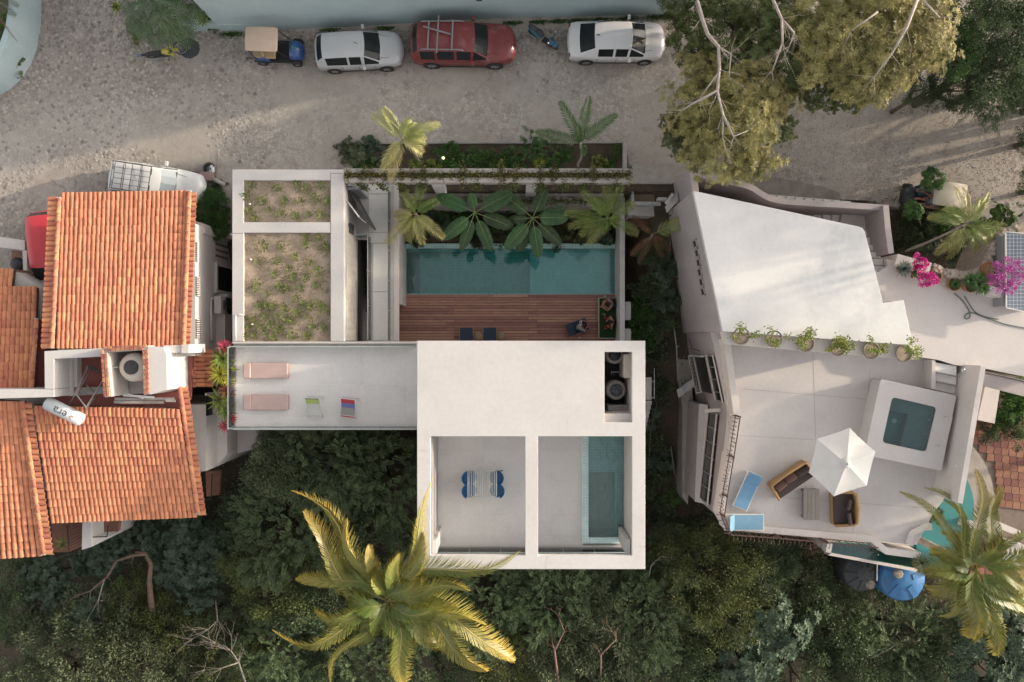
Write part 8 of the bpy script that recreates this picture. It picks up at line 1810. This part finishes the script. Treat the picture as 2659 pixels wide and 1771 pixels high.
for i,(x,y,r,k,lb)in enumerate([(2370,600,34,'dark','dark shrub under the leaning palm stem'),(2420,620,40,'sched','whorled dark shrub in the sunken front garden'),(2470,640,36,'blue','blue green shrub in the sunken front garden'),(2400,575,34,'dark','dark shrub behind the stair wall'),(2440,590,30,'lush','lush shrub below the palm crown'),(2500,665,30,'sched','dark whorled shrub against the stone wall'),(2350,640,30,'dark','dark ground shrub at the stair wall corner'),(2500,610,34,'dark','shaded shrub right under the palm crown'),(2555,590,30,'lush','green shrub at the stone wall end')]):shrub(x,y,r,-.3,k,lb,group='shrubs of the sunken front garden',hs=1.2,seed=i)
def pot(px,py,r,z,label,m,cat='plant pot',soil_m=None,h=.4,grp=None):
 c=P(px,py,z+h);o=empty('plant_pot',(c.x,c.y,z),label,cat,grp);m_=MB();m_.lathe([(r*.7,-h),(r,-.03),(r,0),(r*.86,0),(r*.84,-.06)],c,22);m_.build('pot',m,o);m_=MB();m_.lathe([(r*.85,-.05),(0,-.03)],c,16);m_.build('soil',soil_m or DSOIL,o);return o,c
GP='potted shrubs along the villa roof ledge';OVM=mat('grey_clay_bowl',(.24,.20,.15),(.18,.15,.11),6,.9)
for i,(x,y)in enumerate(((1925,873),(2010,880),(2093,891),(2177,902),(2263,910),(2348,918))):
 lbs=['first ledge pot from the alley end, thin lime shrub','second ledge pot from the alley end, very sparse twigs','third ledge pot from the alley end, dense lime shrub','fourth ledge pot from the alley end, fullest lime shrub','fifth ledge pot from the alley end, lime shrub','last ledge pot by the upper terrace, lime shrub']
 o,c=pot(x,y,.36,ZR-.22,lbs[i],OVM,'potted plant',SOIL,.22,GP)
 rr=np.random.default_rng(60+i);mb=MB();tw=[]
 for k in range([5,5,6,9,6,6][i]):
  a=rr.uniform(0,6.28);rad=rr.uniform(.15,.62);tp=c+Vector((math.cos(a)*rad,math.sin(a)*rad*.8+.12,rr.uniform(.35,.8)));mb.tube([c,c.lerp(tp,.5)+Vector((0,0,.1)),tp],[.012,.008,.004],4);tw.append(tp)
 mb.build('twigs',BARKW,o);n_=[230,170,420,560,300,300][i];ks=rr.integers(0,len(tw),n_);cc_=np.array([tw[k]for k in ks])+rr.normal(0,.10,(n_,3));
 cc_=cc_+(np.array(c)-cc_)*(rr.random((n_,1))**2*.5);v,f,t=leaves(cc_,rr.normal(0,1,(n_,3)),rr.normal(0,.5,(n_,3))+np.array([0,0,1]),.085*rr.uniform(.6,1.3,n_),.07,rr.random(n_))
 me=fast_mesh('foliage',v-np.array(root_loc(o)),f,LF_LIME,t);link('foliage',me,o)
AG=leafmat('agave_leaf',(.24,.28,.24),(.17,.21,.19))
o,c=pot(2344,698,.2,ZU,'pale blue agave rosette near the top of the villa stairs',CLAYP,'potted plant',h=.3);spiky('leaf_rosette',c,60,.46,.075,AG,o,1.1,arch=0)
o,c=pot(2388,706,.22,ZU,'bright magenta bougainvillea in a pot beside the agave',CLAYP,'potted plant',h=.35)
PK=crown_mesh('bougainvillea_bracts',PINK,5,R=.42,Hh=.35,nclump=16,per=60,cr=.12,ll=.07,lw=.065,inner=.3,amp=.4)[0]
for(x,y,s)in((2386,680,.75),(2403,722,1.0),(2376,692,.4)):q=link('blossom',PK,o,P(x,y,ZU+.8)-root_loc(o));q.scale=(s,s,.8)
q=link('foliage',SH.get(('olive',0))or PK,o,P(2380,708,ZU+.4)-root_loc(o));q.scale=(.35,.35,.4)
pot(2431,716,.27,ZU,'round terracotta pot with bare soil beside the bougainvillea',CLAYP,h=.4)
o,c=pot(2479,738,.30,ZU,'terracotta pot filled with low green succulents',CLAYP,'potted plant',h=.3);spiky('succulent_leaves',c,60,.30,.04,LF_LUSH,o,.9)
o,c=pot(2522,742,.30,ZU,'large dark spiky yucca like plant on the upper terrace',CLAYP,'potted plant',h=.4)
for(x,y,s)in((2535,738,1),(2515,728,.8),(2550,750,.8),(2540,722,.7)):spiky('leaf_rosette',P(x,y,ZU+.6),90,.52*s,.04,LF_LUSH,o,1.1)
o,c=pot(2568,697,.30,ZU+.1,'clay pot of purple bougainvillea leaning over the solar panel',CLAYP,'potted plant',mat('straw',(.36,.24,.10),(.2,.13,.06),9,.9),h=.45)
PU=crown_mesh('purple_bracts',PURP,6,R=.42,Hh=.3,nclump=18,per=34,cr=.13,ll=.06,lw=.05,inner=.5,amp=.5)[0]
for(x,y,s)in((2595,700,.9),(2620,685,.8),(2600,735,.9),(2635,720,.8),(2575,725,.6),(2618,750,.6),(2650,705,.6)):q=link('blossom',PU,o,P(x,y,ZU+1.15)-root_loc(o));q.scale=(s,s,.6)
m_=MB();m_.tube([c,P(2600,710,ZU+1.2),P(2655,712,ZU+1.2)],[.02,.015,.01],5);m_.tube([c,P(2600,740,ZU+1.1)],.012,5);m_.build('branch',BARKW,o)
for i,(x,y,r,k,lb)in enumerate([(2605,1055,46,'lush','round lush bush beside the garden counter'),(2650,1050,44,'lush','lush bush at the picture edge over the patio'),(2580,1110,34,'dark','dark bush at the patio tiles'),(2640,1120,36,'dark','dark bush over the patio at the edge'),(2425,1340,26,'dark','dark shrub at the end of the long wall')]):shrub(x,y,r,gy+.3,k,lb,group='bushes of the sunken patio',hs=1.2,seed=i)
def branch(pts,r0,label,m=BARK,tw=2,L_=.8,name='bare_branch',cat='branch'):
 q=[P(*p)for p in pts];o=empty(name,q[0],label,cat,'bare branches on the forest slope');m_=MB();m_.tube(q,[lerp(r0,r0*.3,i/(len(q)-1))for i in range(len(q))],7);m_.build('limb',m,o);m_=MB()
 for j in range(1,len(q)):
  for _ in range(tw):twigs(m_,q[j],(q[j]-q[j-1]).normalized()+Vector((RR.uniform(-1,1),RR.uniform(-1,1),RR.uniform(-.2,.4))),L_*RR.uniform(.5,1),r0*.3,RR,2,.6,.3,4,2)
 if m_.f:m_.build('twigs',m,o)
 return o
TWG=mat('grey_twig',(.28,.25,.22),(.2,.175,.15),5,.9)
BRN=mat('brown_branch',(.17,.115,.085),(.11,.08,.06),5,.9,bump=.4)
branch([(398,1600,-2.4),(392,1560,-1.6),(388,1510,-1.0),(392,1465,-.7),(378,1436,-.6),(352,1434,-.6)],.17,'thick brown forked trunk bare on the slope under the tiled eaves',BRN,0)
branch([(378,1438,-.6),(345,1442,-.6),(303,1456,-.7),(278,1498,-.8),(235,1535,-1.0),(195,1548,-1.2)],.09,'bare limb running down from the forked trunk',BRN,1,.6)
branch([(270,1505,-.8),(255,1560,-1.0),(232,1600,-1.1)],.04,'thin bare limb below the forked trunk',TWG,2,.5)
branch([(640,1780,-1.2),(620,1720,-.9),(600,1690,-.7),(560,1670,-.7)],.05,'spray of bare grey twigs at the lower edge',TWG,4,1.0)
branch([(620,1720,-.9),(575,1735,-.7),(530,1740,-.8)],.035,'second spray of bare grey twigs at the lower edge',TWG,4,.9)
branch([(560,1560,-1.4),(565,1610,-.7),(540,1635,-.6),(500,1660,-.6)],.04,'pale twigs in the thin olive trees',TWG,4,1.0)
0 and branch([(395,1610,-1.2),(380,1600,-.7),(340,1625,-.6)],.03,'fan of pale twigs at the forked trunk foot',TWG,4,.9)
branch([(1450,1771,-1.6),(1440,1690,-.6),(1465,1640,-.3),(1450,1600,-.3)],.06,'reddish bare limb in the light grey green tree',mat('reddish_twig',(.26,.16,.13),(.2,.12,.10),5,.9),2,.6)
branch([(1560,1771,-1.6),(1560,1700,-.5),(1600,1660,-.3),(1590,1640,-.3)],.05,'reddish bare limb near the lower edge',bpy.data.materials['reddish_twig'],2,.6)
branch([(1685,1500,-1.6),(1690,1470,-.9),(1700,1458,-.8),(1718,1444,-.7)],.025,'small bare grey branch by the white house corner',TWG,2,.5)
branch([(2260,1710,-1.8),(2300,1690,-.8),(2320,1678,-.7)],.02,'thin pale branch on the dark slope',TWG,1,.4)
branch([(1706,1045,-3.4),(1690,1120,-3.4),(1684,1210,-3.7)],.018,'long thin pole lying down the alley',TWG,0,name='pole',cat='pole')
branch([(1742,1160,-4),(1752,1230,-4.3),(1760,1255,-4.4)],.03,'pale stick lying on bare earth in the alley',TWG,0,name='pole',cat='pole')
spk=spiky('dead_fronds',P(2388,1458,2.4),90,.5,.04,LF_GREY,None,1.2);prop(spk,'grey brown tuft of dead fibres at the corner palm over the pool edge','dead fronds')
litter('fallen_leaves',35,mxs[0],mxs[6],mys[2],mys[5],LITTER,z=MR+.006,big=.06)
litter('fallen_leaves',30,X(1900,ZR),X(2240,ZR),Y(850,ZR),Y(620,ZR),LITTER,z=ZR+.006,big=.06)
litter('fallen_leaves',50,X(615,TF),X(1080,TF),Y(1100,TF),Y(905,TF),LITTER,z=TF+.006,big=.05)
litter('fallen_leaves',110,X(1930,ZT),X(2420,ZT),Y(1370,ZT),Y(920,ZT),LITTER,z=ZT+.006,big=.06)
litter('fallen_leaves',60,X(1060,DK),X(1590,DK),Y(880,DK),Y(770,DK),LITTER,z=DK+.01,big=.08)
for pts in([(1420,1443),(1416,1478)],[(1083,1170),(1117,1172)],[(1085,1325),(1116,1324)],[(1643,1420),(1675,1419)]):
 m_=MB()
 for a,b in zip(pts[:-1],pts[1:]):m_.bar(P(*a,MR+.002),P(*b,MR+.002),.006,.003)
 m_.build('roof_crack',CONCD,house)
